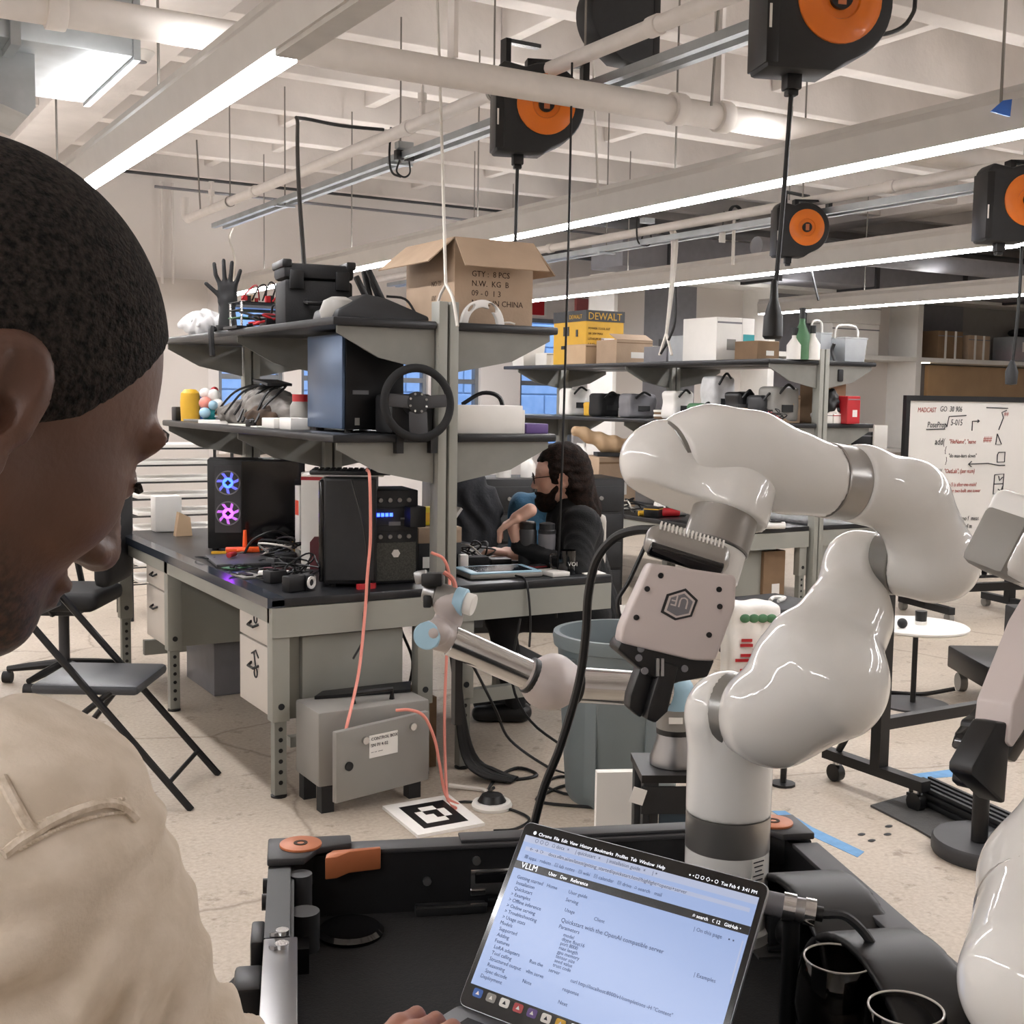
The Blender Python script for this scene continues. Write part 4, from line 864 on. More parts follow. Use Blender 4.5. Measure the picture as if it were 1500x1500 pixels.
# far clutter behind the right bench: cabinets top with white things, backpack coat
ct = thing('parts_cabinet', 'low black drawer cabinet with white bottles on it beyond the right bench', 'cabinet', (4.25, 7.1, 0), R_(-15))
MB().box2((-.6, -.2, 0), (.7, .25, 1.02)).build('body', 'black', ct, bevel=.006)
for i in range(4):
    for j in range(5):
        dr = MB().box2((-.58 + i * .32, -.212, .04 + j * .19), (-.28 + i * .32, -.2, .21 + j * .19)).build('drawer', 'charcoal', ct, bevel=.003); MB().cyl((-.43 + i * .32, -.212, .13 + j * .19), (-.43 + i * .32, -.225, .13 + j * .19), .014, n=8).build('knob', 'midgrey', dr)
for k, (x, h, m) in enumerate(((-.45, .06, 'white'), (-.3, .09, 'white'), (-.12, .08, 'paper'), (.05, .12, 'white'), (.22, .07, 'paper'), (.42, .2, 'white'))):
    t = thing('white_jar', ['squat white jar leftmost', 'white jar second from left', 'white paper cup third from left', 'tall white jar fourth from left', 'low white dish fifth from left', 'large white spray bottle rightmost'][k] + ' on the black drawer cabinet', 'jar', (4.25 + x * .966, 7.05 - x * .26, 1.021)); MB().lathe([(0, 0), (.05, 0), (.05, h * .7), (.03, h), (0, h)], (0, 0, 0), None, 14).build('body', m, t); MB().cyl((0, 0, h), (0, 0, h + .03), .028, n=12).build('cap', 'paper', t)
bk = thing('draped_jacket', 'dark jacket and teal backpack draped over the chair behind the bench', 'jacket', (3.55, 6.0, 0), R_(-30))
mat('jacket_dark', '#26272b', .95, var=.3, scale=12, bump=.4)
jf = lambda P: uni([ell(P, (-.28, 0, .98), (.16, .14, .2)), ell(P, (-.3, -.05, .72), (.2, .13, .25)), ell(P, (-.14, 0, .85), (.1, .12, .2))], .06) + .012 * np.sin(P[:, 0] * 60 + 4 * np.sin(P[:, 2] * 14)) * np.cos(P[:, 1] * 20)
sdf_obj('jacket', jf, (-.6, -.3, .35), (.12, .3, 1.3), .016, 'jacket_dark', bk)
bf2 = lambda P: uni([rbox(P, (.16, -.04, .78), (.17, .12, .24), .09), ell(P, (.12, -.15, .7), (.13, .07, .12))], .04) + .008 * np.sin(P[:, 0] * 45) * np.sin(P[:, 2] * 30)
sdf_obj('backpack', bf2, (-.1, -.3, .4), (.45, .2, 1.15), .014, 'teal_cloth', bk)
MB().box2((-.3, .0, .44), (.3, .4, .5)).cyl((0, .2, .1), (0, .2, .44), .03).cyl((0, .2, 0), (0, .2, .1), .25, .06).build('chair_under', 'charcoal', bk, bevel=.02)
# ================================================================== under and beside the near bench
cx = thing('controller_box', 'grey steel controller box on feet with its door ajar under the bench', 'control box', (0, 0, 0))
MB().box2((1.66, 4.17, .10), (2.12, 4.41, .385)).build('body', 'midgrey', cx, bevel=.012)
MB().add([(1.685, 4.06, .07), (2.105, 4.145, .075), (2.105, 4.145, .345), (1.685, 4.06, .335), (1.68, 4.085, .07), (2.1, 4.17, .075), (2.1, 4.17, .345), (1.68, 4.085, .335)], [(0, 1, 2, 3), (7, 6, 5, 4), (0, 4, 5, 1), (1, 5, 6, 2), (2, 6, 7, 3), (3, 7, 4, 0)]).build('door', 'midgrey', cx, bevel=.004)
dn = Vector((.085, -.42, 0)).normalized() * -1; dn = Vector((.198, -.98, 0)); du_ = Vector((.98, .198, 0)); dpt = lambda u, v, o=0: Vector((1.685, 4.06, .07)) + du_ * u + Vector((0, 0, v)) + dn * o
rmd = frame(du_, (0, 0, 1))
MB().box(dpt(.21, .185, .002), (.13, .085, .003), rmd).build('rating_plate', 'white', cx)
for i, s in enumerate(('CONTROL BOX', 'SN 71 4 02', '-- -- ----')): text('plate_print', s, .017, 'marker_black', cx, dpt(.152, .208 - i * .024, .0045), rmd)
for u, v in ((.125, .20), (.345, .215)): MB().cyl(dpt(u, v + .015, .0), dpt(u, v + .015, .012), .014, n=14).build('screw', 'chrome', cx)
MB().cyl(dpt(.055, .13, 0), dpt(.055, .13, .006), .017, n=16).build('lock_hole', 'black', cx)
for x in (1.70, 2.06):
    for y in (4.2, 4.38): MB().box2((x - .025, y - .025, 0), (x + .025, y + .025, .1)).build('foot', 'charcoal', cx)
MB().tube([(1.83, 4.24, .385), (1.83, 4.24, .425), (1.99, 4.24, .425), (1.99, 4.24, .385)], .011, 8).build('handle', 'black', cx)
one('black_tray', MB().prism([(1.72, 4.36), (2.1, 4.30), (2.16, 4.425), (1.78, 4.428)], .012, (0, 0, .3875)), 'black', 'flat black tray lying on top of the controller box', 'tray')
one('pink_cable', MB().tube([(1.95, 4.12, .372), (2.0, 4.1, .372), (2.06, 4.1, .34), (2.10, 4.09, .25), (2.12, 4.085, .15), (2.14, 4.07, .03), (2.16, 4.0, .008)], .006, 8, sm=6), 'pink_cable', 'salmon pink cable looping over the controller box door', 'cable')
one('pink_cable', MB().tube([(2.215, 4.36, .93), (2.26, 4.33, .9), (2.285, 4.33, .8), (2.26, 4.30, .55), (2.22, 4.24, .3), (2.18, 4.15, .1), (2.14, 4.05, .012), (2.12, 3.95, .018)], .006, 8, sm=6), 'pink_cable', 'salmon pink cable hanging between the bench legs', 'cable')
# marker sheet on the floor
ms_ = thing('marker_sheet', 'white board with black square marker pattern on the floor', 'marker board', (0, 0, 0))
a, b, c, d = [at_z(*p, .0) for p in ((560, 1185), (658, 1168), (710, 1210), (612, 1228))]
def bil(u, v): return (a * (1 - u) * (1 - v) + b * u * (1 - v) + c * u * v + d * (1 - u) * v)
def patch(mb, u0, u1, v0, v1, z0, z1):
    q = [bil(u0, v0), bil(u1, v0), bil(u1, v1), bil(u0, v1)]; mb.add([(p.x, p.y, z0) for p in q] + [(p.x, p.y, z1) for p in q], [(3, 2, 1, 0), (4, 5, 6, 7), (0, 1, 5, 4), (1, 2, 6, 5), (2, 3, 7, 6), (3, 0, 4, 7)])
m0 = MB(); patch(m0, 0, 1, 0, 1, .0, .012); m0.build('board', 'paper', ms_)
m1 = MB(); patch(m1, .17, .83, .14, .86, .0121, .0128); m1.build('black_square', 'black', ms_)
pat = ['0110', '1001', '1101', '1110']
for i in range(4):
    for j in range(4):
        if pat[j][i] == '1':
            m2 = MB(); patch(m2, .28 + i * .11, .39 + i * .11, .26 + j * .12, .38 + j * .12, .0129, .0134); m2.build('white_cell', 'paper', ms_)
# puck, cables on the floor
pk = thing('charging_puck', 'round white base with black plug top on the floor by the marker board', 'charger', (2.27, 3.94, 0)); MB().lathe([(0, 0), (.075, 0), (.078, .012), (.072, .024), (0, .026)], (0, 0, 0), None, 26).build('base', 'white', pk); MB().lathe([(0, .026), (.055, .026), (.04, .05), (.02, .055), (0, .055)][::1], (0, 0, 0), None, 14).build('top', 'black', pk)
def floor_cable(name, pts, r, m, label): return one(name, MB().tube([(p[0], p[1], (p[2] if len(p) > 2 else r + .001)) for p in pts], r, 6, sm=6), m, label, 'cable')
floor_cable('floor_cable', [(2.34, 4.42, .5), (2.36, 4.36, .2), (2.4, 4.28, .03), (2.5, 4.18), (2.62, 4.18), (2.6, 4.3), (2.45, 4.22), (2.33, 4.08), (2.3, 3.98, .06)], .007, 'cable', 'black cable curling from bench legs to the charging base')
floor_cable('floor_cable', [(2.35, 4.42, .6), (2.45, 4.38, .4), (2.52, 4.35, .25), (2.62, 4.40, .1), (2.72, 4.25), (2.75, 4.05), (2.6, 4.0), (2.45, 3.9), (2.62, 3.72), (2.72, 3.6)], .006, 'cable', 'thin black cable trailing toward the waste bin')
floor_cable('floor_cable', [(2.66, 4.40, .62), (2.6, 4.36, .38), (2.66, 4.3, .2), (2.85, 4.22, .04), (2.8, 4.02), (2.62, 3.9), (2.58, 4.05), (2.7, 4.12), (2.78, 3.98), (2.66, 3.86)], .006, 'cable', 'black cable with loops left of the waste bin')
floor_cable('floor_cable', [(2.1, 3.99), (2.2, 4.03), (2.3, 3.9), (2.32, 3.75), (2.22, 3.68), (2.14, 3.7)], .0055, 'cable', 'black cable running under the charging base past the marker board')
floor_cable('floor_cable', [(2.22, 4.2, .02), (2.28, 4.17), (2.33, 4.1), (2.3, 4.02), (2.36, 4.0)], .009, 'cable_white', 'short white cable by the bench leg')
bd = thing('cable_bundle', 'black bundle of many cables lying on the floor between bench legs', 'cables', (0, 0, 0)); rnd = random.Random(5)
for k in range(12):
    u = k / 11 - .5; MB().tube([(2.345 + u * .02, 4.43, .7), (2.35 + u * .03, 4.36, .3), (2.37 + u * .05, 4.31, .08 + .02 * rnd.random()), (2.42 + u * .1, 4.24 + u * .06, .02 + .02 * rnd.random()), (2.50 + u * .05, 4.16 + u * .03, .01)], .008, 6, sm=4).build('cable', 'cable', bd)
dl = thing('dangling_leads', 'black leads criss-crossing under the near workbench', 'cables', (0, 0, 0))
for k, (x0, x1, y0) in enumerate(((2.06, 2.16, 4.58), (2.12, 2.06, 4.6), (2.16, 2.2, 4.55), (2.2, 2.1, 4.62), (2.08, 2.2, 4.64))): MB().tube([(x0, y0, .735), (x0 + .02, y0 + .02, .6), ((x0 + x1) / 2 + .05 * (-1) ** k, y0, .45), (x1, y0 - .02, .3), (x1 + .06, y0, .12), (x1 + .02, y0, .008)], .006, 6, sm=5).build('lead', 'cable', dl)
one('brown_carton_side', MB().box2((2.215, 4.5, 0), (2.32, 4.8, .30)), 'cardboard_dark', 'dark brown carton on the floor between the bench legs', 'box', bevel=.003)
one('low_shelf_box', MB().box2((1.86, 6.1, .0), (2.2, 6.6, .28)), 'grey', 'grey box on the floor under the long workbench', 'box', bevel=.005)
one('under_panel', MB().box2((2.2, 4.95, .12), (2.23, 6.0, .72)), 'grey_steel_dark', 'grey backing panel under the long workbench', 'panel')
# folding chair
fc = thing('folding_chair', 'black metal folding chair behind the man in the hoodie', 'chair', (1.03, 4.83, 0), R_(-120.7))
MB().box2((-.2, -.2, .425), (.2, .2, .465)).build('seat', 'leather', fc, bevel=.016)
for s in (-1, 1):
    MB().tube([(s * .215, .40, .0), (s * .2, -.30, .82)], .014, 8).build('front_leg', 'black', fc)
    MB().tube([(s * .19, -.28, .0), (s * .19, .0, .36), (s * .19, .1, .44)], .012, 8).build('rear_leg', 'black', fc)
MB().box((0, -.27, .76), (.4, .02, .16), Matrix.Rotation(R_(33), 3, 'X')).build('backrest', 'leather', fc, bevel=.008)
MB().cyl((-.19, -.22, .1), (.19, -.22, .1), .009).cyl((-.215, .315, .1), (.215, .315, .1), .009).build('crossbar', 'black', fc)
# office chair
oc = thing('office_chair', 'black five-star office chair with armrests at the far end of the long bench', 'chair', (1.25, 6.75, 0), R_(60))
for k in range(5):
    a = R_(20 + 72 * k); e = Vector((math.cos(a) * .3, math.sin(a) * .3, .075)); MB().tube([(0, 0, .11), e * .6 + Vector((0, 0, .045)), e], [.026, .022, .016], 8).build('base_arm', 'black', oc)
    MB().cyl((e.x, e.y - .022, .032), (e.x, e.y + .022, .032), .031, n=14).build('caster', 'rubber', oc)
MB().cyl((0, 0, .08), (0, 0, .40), .028).build('column', 'grey_dark', oc); MB().box2((-.11, -.11, .38), (.11, .11, .42)).build('mechanism', 'charcoal', oc, bevel=.01)
sdf_obj('seat', lambda P: rbox(P, (0, 0, .47), (.25, .25, .05), .045), (-.3, -.3, .38), (.3, .3, .56), .02, 'black_soft', oc)
sdf_obj('backrest', lambda P: rbox(P, (0, -.27, .82), (.22, .04, .27), .035) - .01 * np.cos(P[:, 0] * 6), (-.28, -.36, .5), (.28, -.18, 1.14), .02, 'black_soft', oc)
for s in (-1, 1):
    MB().box2((s * .29 - .03, -.1, .66), (s * .29 + .03, .16, .69)).build('armrest', 'black', oc, bevel=.01); MB().tube([(s * .29, .03, .66), (s * .29, .0, .5), (s * .16, 0, .40)], .018, 8).build('arm_post', 'black', oc)
# wire rack at far left
wr = thing('wire_rack', 'wire shelving rack with white trays behind the glowing computer', 'rack', (2.35, 8.6, 0), 0)
for x in (-.35, .35):
    for y in (-.2, .2): MB().cyl((x, y, 0), (x, y, 1.28), .012, n=8).build('post', 'charcoal', wr)
for k in range(9):
    z = .25 + k * .115; b = MB()
    for q in range(5): b.cyl((-.35, -.2 + .1 * q, z), (.35, -.2 + .1 * q, z), .005, n=6)
    b.build('wire_shelf', 'charcoal', wr); MB().box2((-.3, -.18, z + .006), (.3, .18, z + .03)).build('tray', 'white', wr, bevel=.004)
one('white_bin_far', MB().box2((1.75, 6.80, T), (1.9, 6.9, T + .2)), 'white', 'white angular holder at the far end of the long bench', 'holder', bevel=.01)
one('tan_holder', MB().prism([(0, 0), (.09, 0), (.08, .1), (.02, .13)], .05, (1.80, 6.62, T), RXZ), 'cardboard_pale', 'small tan stand left of the glowing computer', 'stand')
# ================================================================== waste bin
wbn = thing('waste_bin', 'large round grey-blue waste bin between bench and robot', 'bin', (2.78, 3.82, 0), 0)
MB().lathe([(.0, 0), (.20, 0), (.215, .03), (.255, .60), (.27, .605), (.275, .64), (.272, .655), (.25, .655), (.245, .62), (.205, .035), (0, .03)], (0, 0, 0), None, 48).build('body', 'bin_grey', wbn, angle=50)
MB().lathe([(.15, .50), (.2, .53), (.21, .52), (.15, .49)], (0, 0, 0), None, 30).build('liner', 'grey', wbn)
for a in (R_(205), R_(262)): MB().box((math.cos(a) * .236, math.sin(a) * .236, .3), (.012, .05, .5), Matrix.Rotation(a, 3, 'Z')).build('rib', 'bin_grey', wbn, bevel=.004)
for a in (R_(180), R_(0)): MB().box((math.cos(a) * .275, math.sin(a) * .275, .57), (.04, .11, .02), Matrix.Rotation(a, 3, 'Z')).build('handle', 'bin_grey', wbn, bevel=.005)
# ================================================================== workbench island 2
D2 = .66
bench('far grey workbench under the yellow box shelf', 5.62, 6.36, 6.5, 10.1, [(.05, .04), (.7, .04), (.05, 1.8), (.05, 3.5), (.7, 3.5)], D2)
bench('far grey workbench behind the whiteboard', 6.48, 7.22, 6.5, 10.1, [(.05, .04), (.7, .04), (.7, 3.5)], D2)
_dz = DZ; DZ = 0.02
tower('tall far shelf tower carrying the yellow box and cartons', 6.42, 6.5, 10.1, (1.40, 1.85), .475, .475, (0.0, 1.7, 3.4), 1.93)
DZ = _dz
def sy(px, x, py=560): return at_x(px, py, x).y
def carton_px(label, pa, pb, h, x, d, z, m='cardboard', name='cardboard_box'):
    """axis-aligned carton whose front face spans image columns pa..pb on a shelf at depth row x"""
    y = sy(pa, x); w = at_y(pb, 560, y).x - x
    t = thing(name, label, 'box', (x + w / 2, y + d / 2, z)); MB().box2((-w / 2, -d / 2, 0), (w / 2, d / 2, h)).build('body', m, t, bevel=.004, seg=1)
    MB().box2((-w / 2 + .004, -d / 2 - .001, h * .86), (w / 2 - .004, -d / 2, h * .9)).build('lid_line', 'cardboard_dark' if 'card' in m else 'grey', t); MB().box2((-w * .1, -d / 2 - .0015, h * .25), (w * .25, -d / 2, h * .5)).build('label_sticker', 'white' if 'white' not in m else 'midgrey', t)
    return t, w, d, y
yb_t = carton_px('tall yellow tool box with black lid band on the far top shelf', 857, 912, .46, 5.98, .52, S2, 'yellow', 'tool_carton')
yt, w, d, y = yb_t
MB().box2((-w / 2 - .004, -d / 2 - .004, .37), (w / 2 + .004, d / 2, .464)).build('lid_band', 'black', yt)
text('brand_print', 'DEWALT', .088, 'yellow', yt, (-w / 2 + .015, -d / 2 - .006, .385), RXZ); text('side_print', 'DEWALT', .05, 'yellow', yt, (-w / 2 - .006, .0, .395), RYZ)
for k in range(4): text('small_print', ['POWER TOOL KIT', 'XR 20V MAX', 'LITHIUM ION', '5.0 Ah'][k], .028, 'ink', yt, (-w / 2 + .02, -d / 2 - .002, .3 - .045 * k), RXZ)
for c_, d_ in (((.05, .29), (.09, .08)), ((-.12, .27), (.03, .06)), ((.1, .15), (.05, .03))): MB().box((-w / 2 - .002, *c_), (.004, *d_)).build('tool_picture', 'black', yt)
carton_px('pale carton with printed symbols in front of the yellow box', 857, 900, .17, 5.94, .3, S2, 'cardboard_pale')[0]
t_, w, d, y = carton_px('long brown carton right of the yellow box', 902, 955, .2, 6.02, .3, S2, 'cardboard'); flap(t_, (-w / 2, -d / 2, .2), (w / 2, -d / 2, .2), (0, 1, 0), .12, R_(-25))
carton_px('low grey box behind the hanging strap', 975, 1012, .13, 6.05, .3, S2, 'grey'); carton_px('small black case beside the hanging strap', 985, 1010, .2, 6.2, .2, S2, 'black')
carton_px('lidded white tub with orange contents on the far top shelf', 1013, 1046, .2, 6.0, .3, S2, 'plastic_clear', 'storage_tub')
wt_, w, d, y = carton_px('white box with teal end on the far top shelf', 1048, 1085, .32, 5.96, .4, S2, 'white', 'product_box'); MB().box2((w / 2, -d / 2 + .0, .02), (w / 2 + .12, d / 2, .32)).build('teal_half', 'white', wt_, bevel=.004); MB().box2((w / 2 + .01, -d / 2 - .003, .02), (w / 2 + .118, -d / 2, .2)).build('teal_panel', 'teal', wt_)
carton_px('flat brown carton under the reel plug on the far top shelf', 1108, 1140, .14, 6.08, .25, S2, 'cardboard_dark')
for k, (px, x, lab, m, h) in enumerate(((1172, 6.2, 'green glass bottle on the far top shelf by the post', 'green', .34), (1162, 6.15, 'white spray can left of the green bottle', 'white', .2), (1188, 6.28, 'white cylinder right of the green bottle', 'paper', .22))):
    t = thing('bottle', lab, 'bottle', (x, sy(px, x), S2)); MB().lathe([(0, 0), (.055, 0), (.055, h * .5), (.02, h * .75), (.018, h), (0, h)], (0, 0, 0), None, 16).build('body', m, t); MB().cyl((0, 0, h * .84), (0, 0, h + .02), .023, n=12).build('cap', 'black', t)
for k, (px, x, lab, wd, h, m) in enumerate(((1205, 6.5, 'clear bin with a white bucket handle left of the far shelf plug', .14, .2, 'plastic_clear'), (1238, 6.62, 'wide clear plastic bin at the end of the far top shelf', .3, .17, 'plastic_clear'))):
    t = thing('clear_bin', lab, 'bin', (x + wd / 2, sy(px, x) + .15, S2)); MB().lathe([(0, 0), (.62, 0), (.7, .98), (.74, 1.0), (.74, 1.05), (.66, 1.05), (.6, .06), (0, .05)], (0, 0, 0), Matrix.Diagonal((wd * .75, .2, h)) @ Matrix.Rotation(R_(45), 3, 'Z'), 4).build('tub', m, t)
    MB().box((0, 0, h * .4), (wd * .6, .15, h * .5)).build('contents', 'grey', t); MB().tube([(-wd * .4, 0, h), (-wd * .3, 0, h + .09), (wd * .3, 0, h + .09), (wd * .4, 0, h)], .008, 6, sm=4).build('handle', 'white', t)
# left part of far top shelf (near px 760-815): white buckets and labels
t = thing('white_bucket', 'white square bucket beside the hanging reel plug', 'bucket', (6.1, sy(772, 6.1), S2)); MB().lathe([(.14, 0), (.18, .25), (.2, .255), (.2, .28), (.16, .28), (.12, .02), (0, .02)], (0, 0, 0), Matrix.Rotation(R_(45), 3, 'Z'), 4).build('tub', 'white', t); MB().sphere((0, 0, .2), (.1, .1, .09)).build('contents', 'cloth_grey', t)
carton_px('row of slim white packs left of the yellow box', 800, 815, .12, 6.1, .2, S2, 'paper', 'white_packs')
# middle shelf clutter (z 1.40)
mid = [('tilted_tray', 835, 870, .24, 5.98, 'paper', 'tilted white panel on the far middle shelf'), ('yellow_cup', 872, 880, .12, 6.0, 'yellow', 'small yellow cup right of the white panel'), ('black_camera_bag', 880, 915, .2, 5.95, 'black_soft', 'black camera bag on the far middle shelf'), ('grey_case', 925, 965, .2, 6.0, 'grey', 'grey instrument case on the far middle shelf'), ('small_printer', 990, 1020, .22, 6.0, 'white', 'small white printer on the far middle shelf'),
       ('olive_pouch', 1028, 1046, .13, 5.95, 'green', 'olive pouch behind the top of the white robot'), ('film_roll', 1048, 1080, .34, 6.05, 'film', 'roll of bubble film on the far middle shelf'), ('black_drill', 1085, 1110, .22, 6.0, 'black', 'black drill left of the clear tub on the far middle shelf'), ('pouch', 1118, 1134, .2, 6.05, 'grey_dark', 'dark grey pouch left of the silver tub'), ('silver_tub', 1136, 1175, .26, 6.1, 'midgrey', 'silver tub with black handle on the far middle shelf')]
for n_, pa, pb, h, x, m, lab in mid:
    y = sy(pa, x); w = max(.05, at_y(pb, 560, y).x - x); t = thing(n_, lab, 'shelf item', (x + w / 2, y + .1, S1))
    f = lambda P, w=w, h=h: rbox(P, (0, 0, h / 2), (w / 2, .09, h / 2), min(.03, w / 3)) + .006 * np.sin(P[:, 0] * 40 + 2) * np.sin(P[:, 2] * 35)
    sdf_obj('body', f, (-w / 2 - .02, -.12, -.002), (w / 2 + .02, .12, h + .02), .014, m, t); MB().tube([(-w * .3, -.09, h * .8), (-w * .1, -.12, h * 1.05), (w * .2, -.1, h * .95)], .01, 6, sm=4).build('strap', 'black', t); MB().box((0, -.094, h * .4), (w * .4, .012, h * .2)).build('patch', 'charcoal' if m != 'black' else 'grey', t)
low = [('cardboard', 1138, 1172, .0, 'brown carton below the silver tub', .22, 6.12)]
carton_px('tall brown carton right of the far shelf post', 1215, 1240, .36, 6.55, .3, S1, 'cardboard_dark'); carton_px('red toolbox on the far middle shelf', 1243, 1262, .2, 6.62, .2, S1, 'red', 'toolbox'); carton_px('low brown carton against the far shelf post', 1140, 1174, .2, 6.14, .12, S1 - .0, 'cardboard')
for k, (px, m, h, lab) in enumerate(((1200, 'white', .1, 'white bag of parts right of the far post'), (1226, 'grey', .1, 'grey bag of parts right of the far post'), (1258, 'black', .26, 'black cup of tools at the end of the far middle shelf'), (1270, 'paper', .16, 'white parts bin at the end of the far middle shelf'))):
    x = 6.5 + .01 * k; t = thing('parts_bag', lab, 'shelf item', (x + .05, max(sy(px, x) + .02, 6.56), S1)); fb = lambda P, h=h: ell(P, (0, 0, h / 2), (.075, .07, h / 2)) + .008 * np.sin(P[:, 0] * 80) * np.sin(P[:, 2] * 70); sdf_obj('body', fb, (-.11, -.1, -.004), (.11, .1, h + .02), .012, m, t); MB().sphere((.02, -.05, h * .6), .025).build('knot', 'charcoal', t)
# desk 2 items
t_ = carton_px('wide brown carton on the far bench beside the seated person', 880, 935, .28, 5.72, .35, D2 + .001 + .14, 'cardboard'); t_[0].location.z = D2 + .002 + 0.0
t_[0].scale.z = 1.5
carton_px('pale grey carton left of the wide brown carton', 854, 872, .4, 5.66, .3, D2 + .001, 'paper')
bg2 = thing('brown_bag', 'long tan leather tool roll lying on the wide brown carton', 'bag', (5.95, sy(895, 5.85), D2 + .425), R_(-25)); ff = lambda P: uni([cap(P, (-.35, 0, .2), (-.1, 0, .1), .05, .07), cap(P, (-.1, 0, .1), (.35, 0, .06), .07, .05)], .04) + .008 * np.sin(P[:, 0] * 50); sdf_obj('roll', ff, (-.5, -.15, -.03), (.5, .15, .32), .015, 'wood', bg2); MB().box2((-.2, -.1, 0), (.3, .1, .03)).build('tray', 'charcoal', bg2)
for k, (px, x, m, lab, h) in enumerate(((965, 5.72, 'red', 'red tool roll on the far bench', .07), (975, 5.8, 'white', 'white bag on the far bench behind the red roll', .12), (950, 5.68, 'yellow', 'yellow box cutter on the far bench', .04), (1120, 5.85, 'white', 'white paper roll at the near end of the far bench', .05))):
    t = thing('bench_item', lab, 'bench item', (x + .08, sy(px, x), D2 + .001), R_(-20)); MB().cyl((-.12, 0, h / 2), (.12, 0, h / 2), h / 2, n=12).build('body', m, t); MB().box((0.05, 0, h + .004), (.08, .04, .01)).build('clip', 'black', t)
# pedestal, cartons, panels under island 2
pedestal('grey pedestal with a dark catch under the far bench', 5.66, 6.62, .36, .5, .12, .55, False)
one('orange_board', MB().box2((6.60, 6.56, .08), (7.15, 6.585, .56)), 'wood', 'orange-tan board under the far bench near the white table', 'board')
carton_px('dark brown tall carton under the far bench', 1128, 1160, .48, 6.02, .3, .001, 'cardboard_dark')
gb = thing('grey_cabinet_box', 'dark grey box with white tape on top standing before the far bench', 'box', (5.15, 5.55, 0), 0); MB().box2((-.2, -.25, 0), (.25, .25, .34)).build('body', 'grey_dark', gb, bevel=.006); MB().box2((-.19, -.253, .06), (-.02, -.25, .3)).build('front_panel', 'black', gb); MB().tube([(-.02, 0, .35), (.04, .03, .36), (.08, -.02, .36), (.0, -.05, .35)], .012, 6, sm=4).build('tape', 'white', gb)
pb = thing('printed_bag', 'white bag printed with green and red behind the robot gripper', 'bag', (4.62, 5.15, 0), R_(-25)); fp = lambda P: rbox(P, (0, 0, .22), (.15, .09, .22), .03) + .006 * np.sin(P[:, 0] * 40) * np.sin(P[:, 2] * 25); sdf_obj('body', fp, (-.2, -.13, -.002), (.2, .13, .47), .014, 'white', pb)
for k in range(7): MB().box((-.02 + .05 * math.sin(k * 2), -.097, .07 + .028 * k), (.12 - .01 * k, .006, .016)).build('red_print', 'red', pb)
for k in range(4): MB().sphere((-.06 + .05 * k, -.095, .36), (.03, .008, .025)).build('green_print', 'green', pb)
one('open_book', MB().box((4.55, 4.75, .15), (.4, .3, .02), Matrix.Rotation(.3, 3, 'Z')).box2((4.4, 4.65, 0), (4.7, 4.85, .14)), 'cardboard_pale', 'pale flat carton on the floor beside the printed bag', 'box')
# grey fabric office chair behind the person
gc = thing('task_chair', 'light grey fabric task chair of the seated person', 'chair', (3.62, 4.92, 0), R_(-100))
# chair local: faces +y (toward the desk after rotation), back at -y
sdf_obj('seat', lambda P: rbox(P, (0, 0.02, .45), (.25, .25, .045), .04), (-.3, -.28, .38), (.3, .32, .52), .02, 'chair_fabric', gc)
sdf_obj('backrest', lambda P: rbox(P, (0, -.27 + 0.0, .74), (.23, .03, .27), .028) - .0, (-.27, -.33, .44), (.27, -.2, 1.04), .016, 'chair_fabric', gc)
MB().tube([(0, -.1, .4), (0, -.31, .42), (0, -.33, .6)], .02, 8, sm=4).build('back_bar', 'charcoal', gc); MB().cyl((0, 0, .08), (0, 0, .41), .03).build('column', 'charcoal', gc)
for k in range(5):
    a = R_(10 + 72 * k); e = Vector((math.cos(a) * .3, math.sin(a) * .3, .075)); MB().tube([(0, 0, .12), e * .6 + Vector((0, 0, .05)), e], [.026, .022, .016], 8).build('base_arm', 'charcoal', gc); MB().cyl((e.x, e.y - .022, .03), (e.x, e.y + .022, .03), .029, n=14).build('caster', 'rubber', gc)
# ================================================================== wall cabinets at the far right
def cab(label, xa, xb, tone):
    t = thing('wall_cabinet', label, 'cabinet', (xa, 11.6, 0), group='open wall cabinets'); w = xb - xa
    for k in range(3): MB().box2((w * k / 3, .5, .9), (w * (k + 1) / 3, .52, 2.95)).build('back_panel', tone[k], t)
    for x in (0, w - .05): MB().box2((x, 0, .0), (x + .05, .5, 2.95)).build('upright', 'white', t)
    MB().box2((.05, .0, 2.12), (w - .05, .5, 2.18)).build('shelf', 'white', t); MB().box2((.05, .0, .9), (w - .05, .5, .95)).build('counter', 'white', t); MB().box2((.05, .3, 0), (w - .05, .34, .9)).build('kick_panel', 'paint_low', t)
    return t
cab('open wall cabinet bay left of the white cartons', 8.2, 10.6, ('paint_low', 'grey', 'paint_low')); cab('open wall cabinet bay holding the white cartons', 10.6, 13.25, ('grey', 'grey', 'paint_low'))
c3 = cab('open wall cabinet bay with tan wood panel above the whiteboard', 13.25, 17.6, ('grey', 'midgrey', 'grey')); MB().box2((.7, .44, 1.3), (4.2, .5, 2.1)).build('wood_panel', 'wood', c3)
pl_ = MB().cyl((.3, .15, 2.11), (.3, .15, 2.12), .06, n=16).build('spot_lamp', mat('spot', '#fff0d8', emit=12, ecol='#ffe2b8'), c3)
struct('trim_3', MB().box2((8.2, 11.6, 2.95), (17.6, 12.1, 3.0)), 'white')
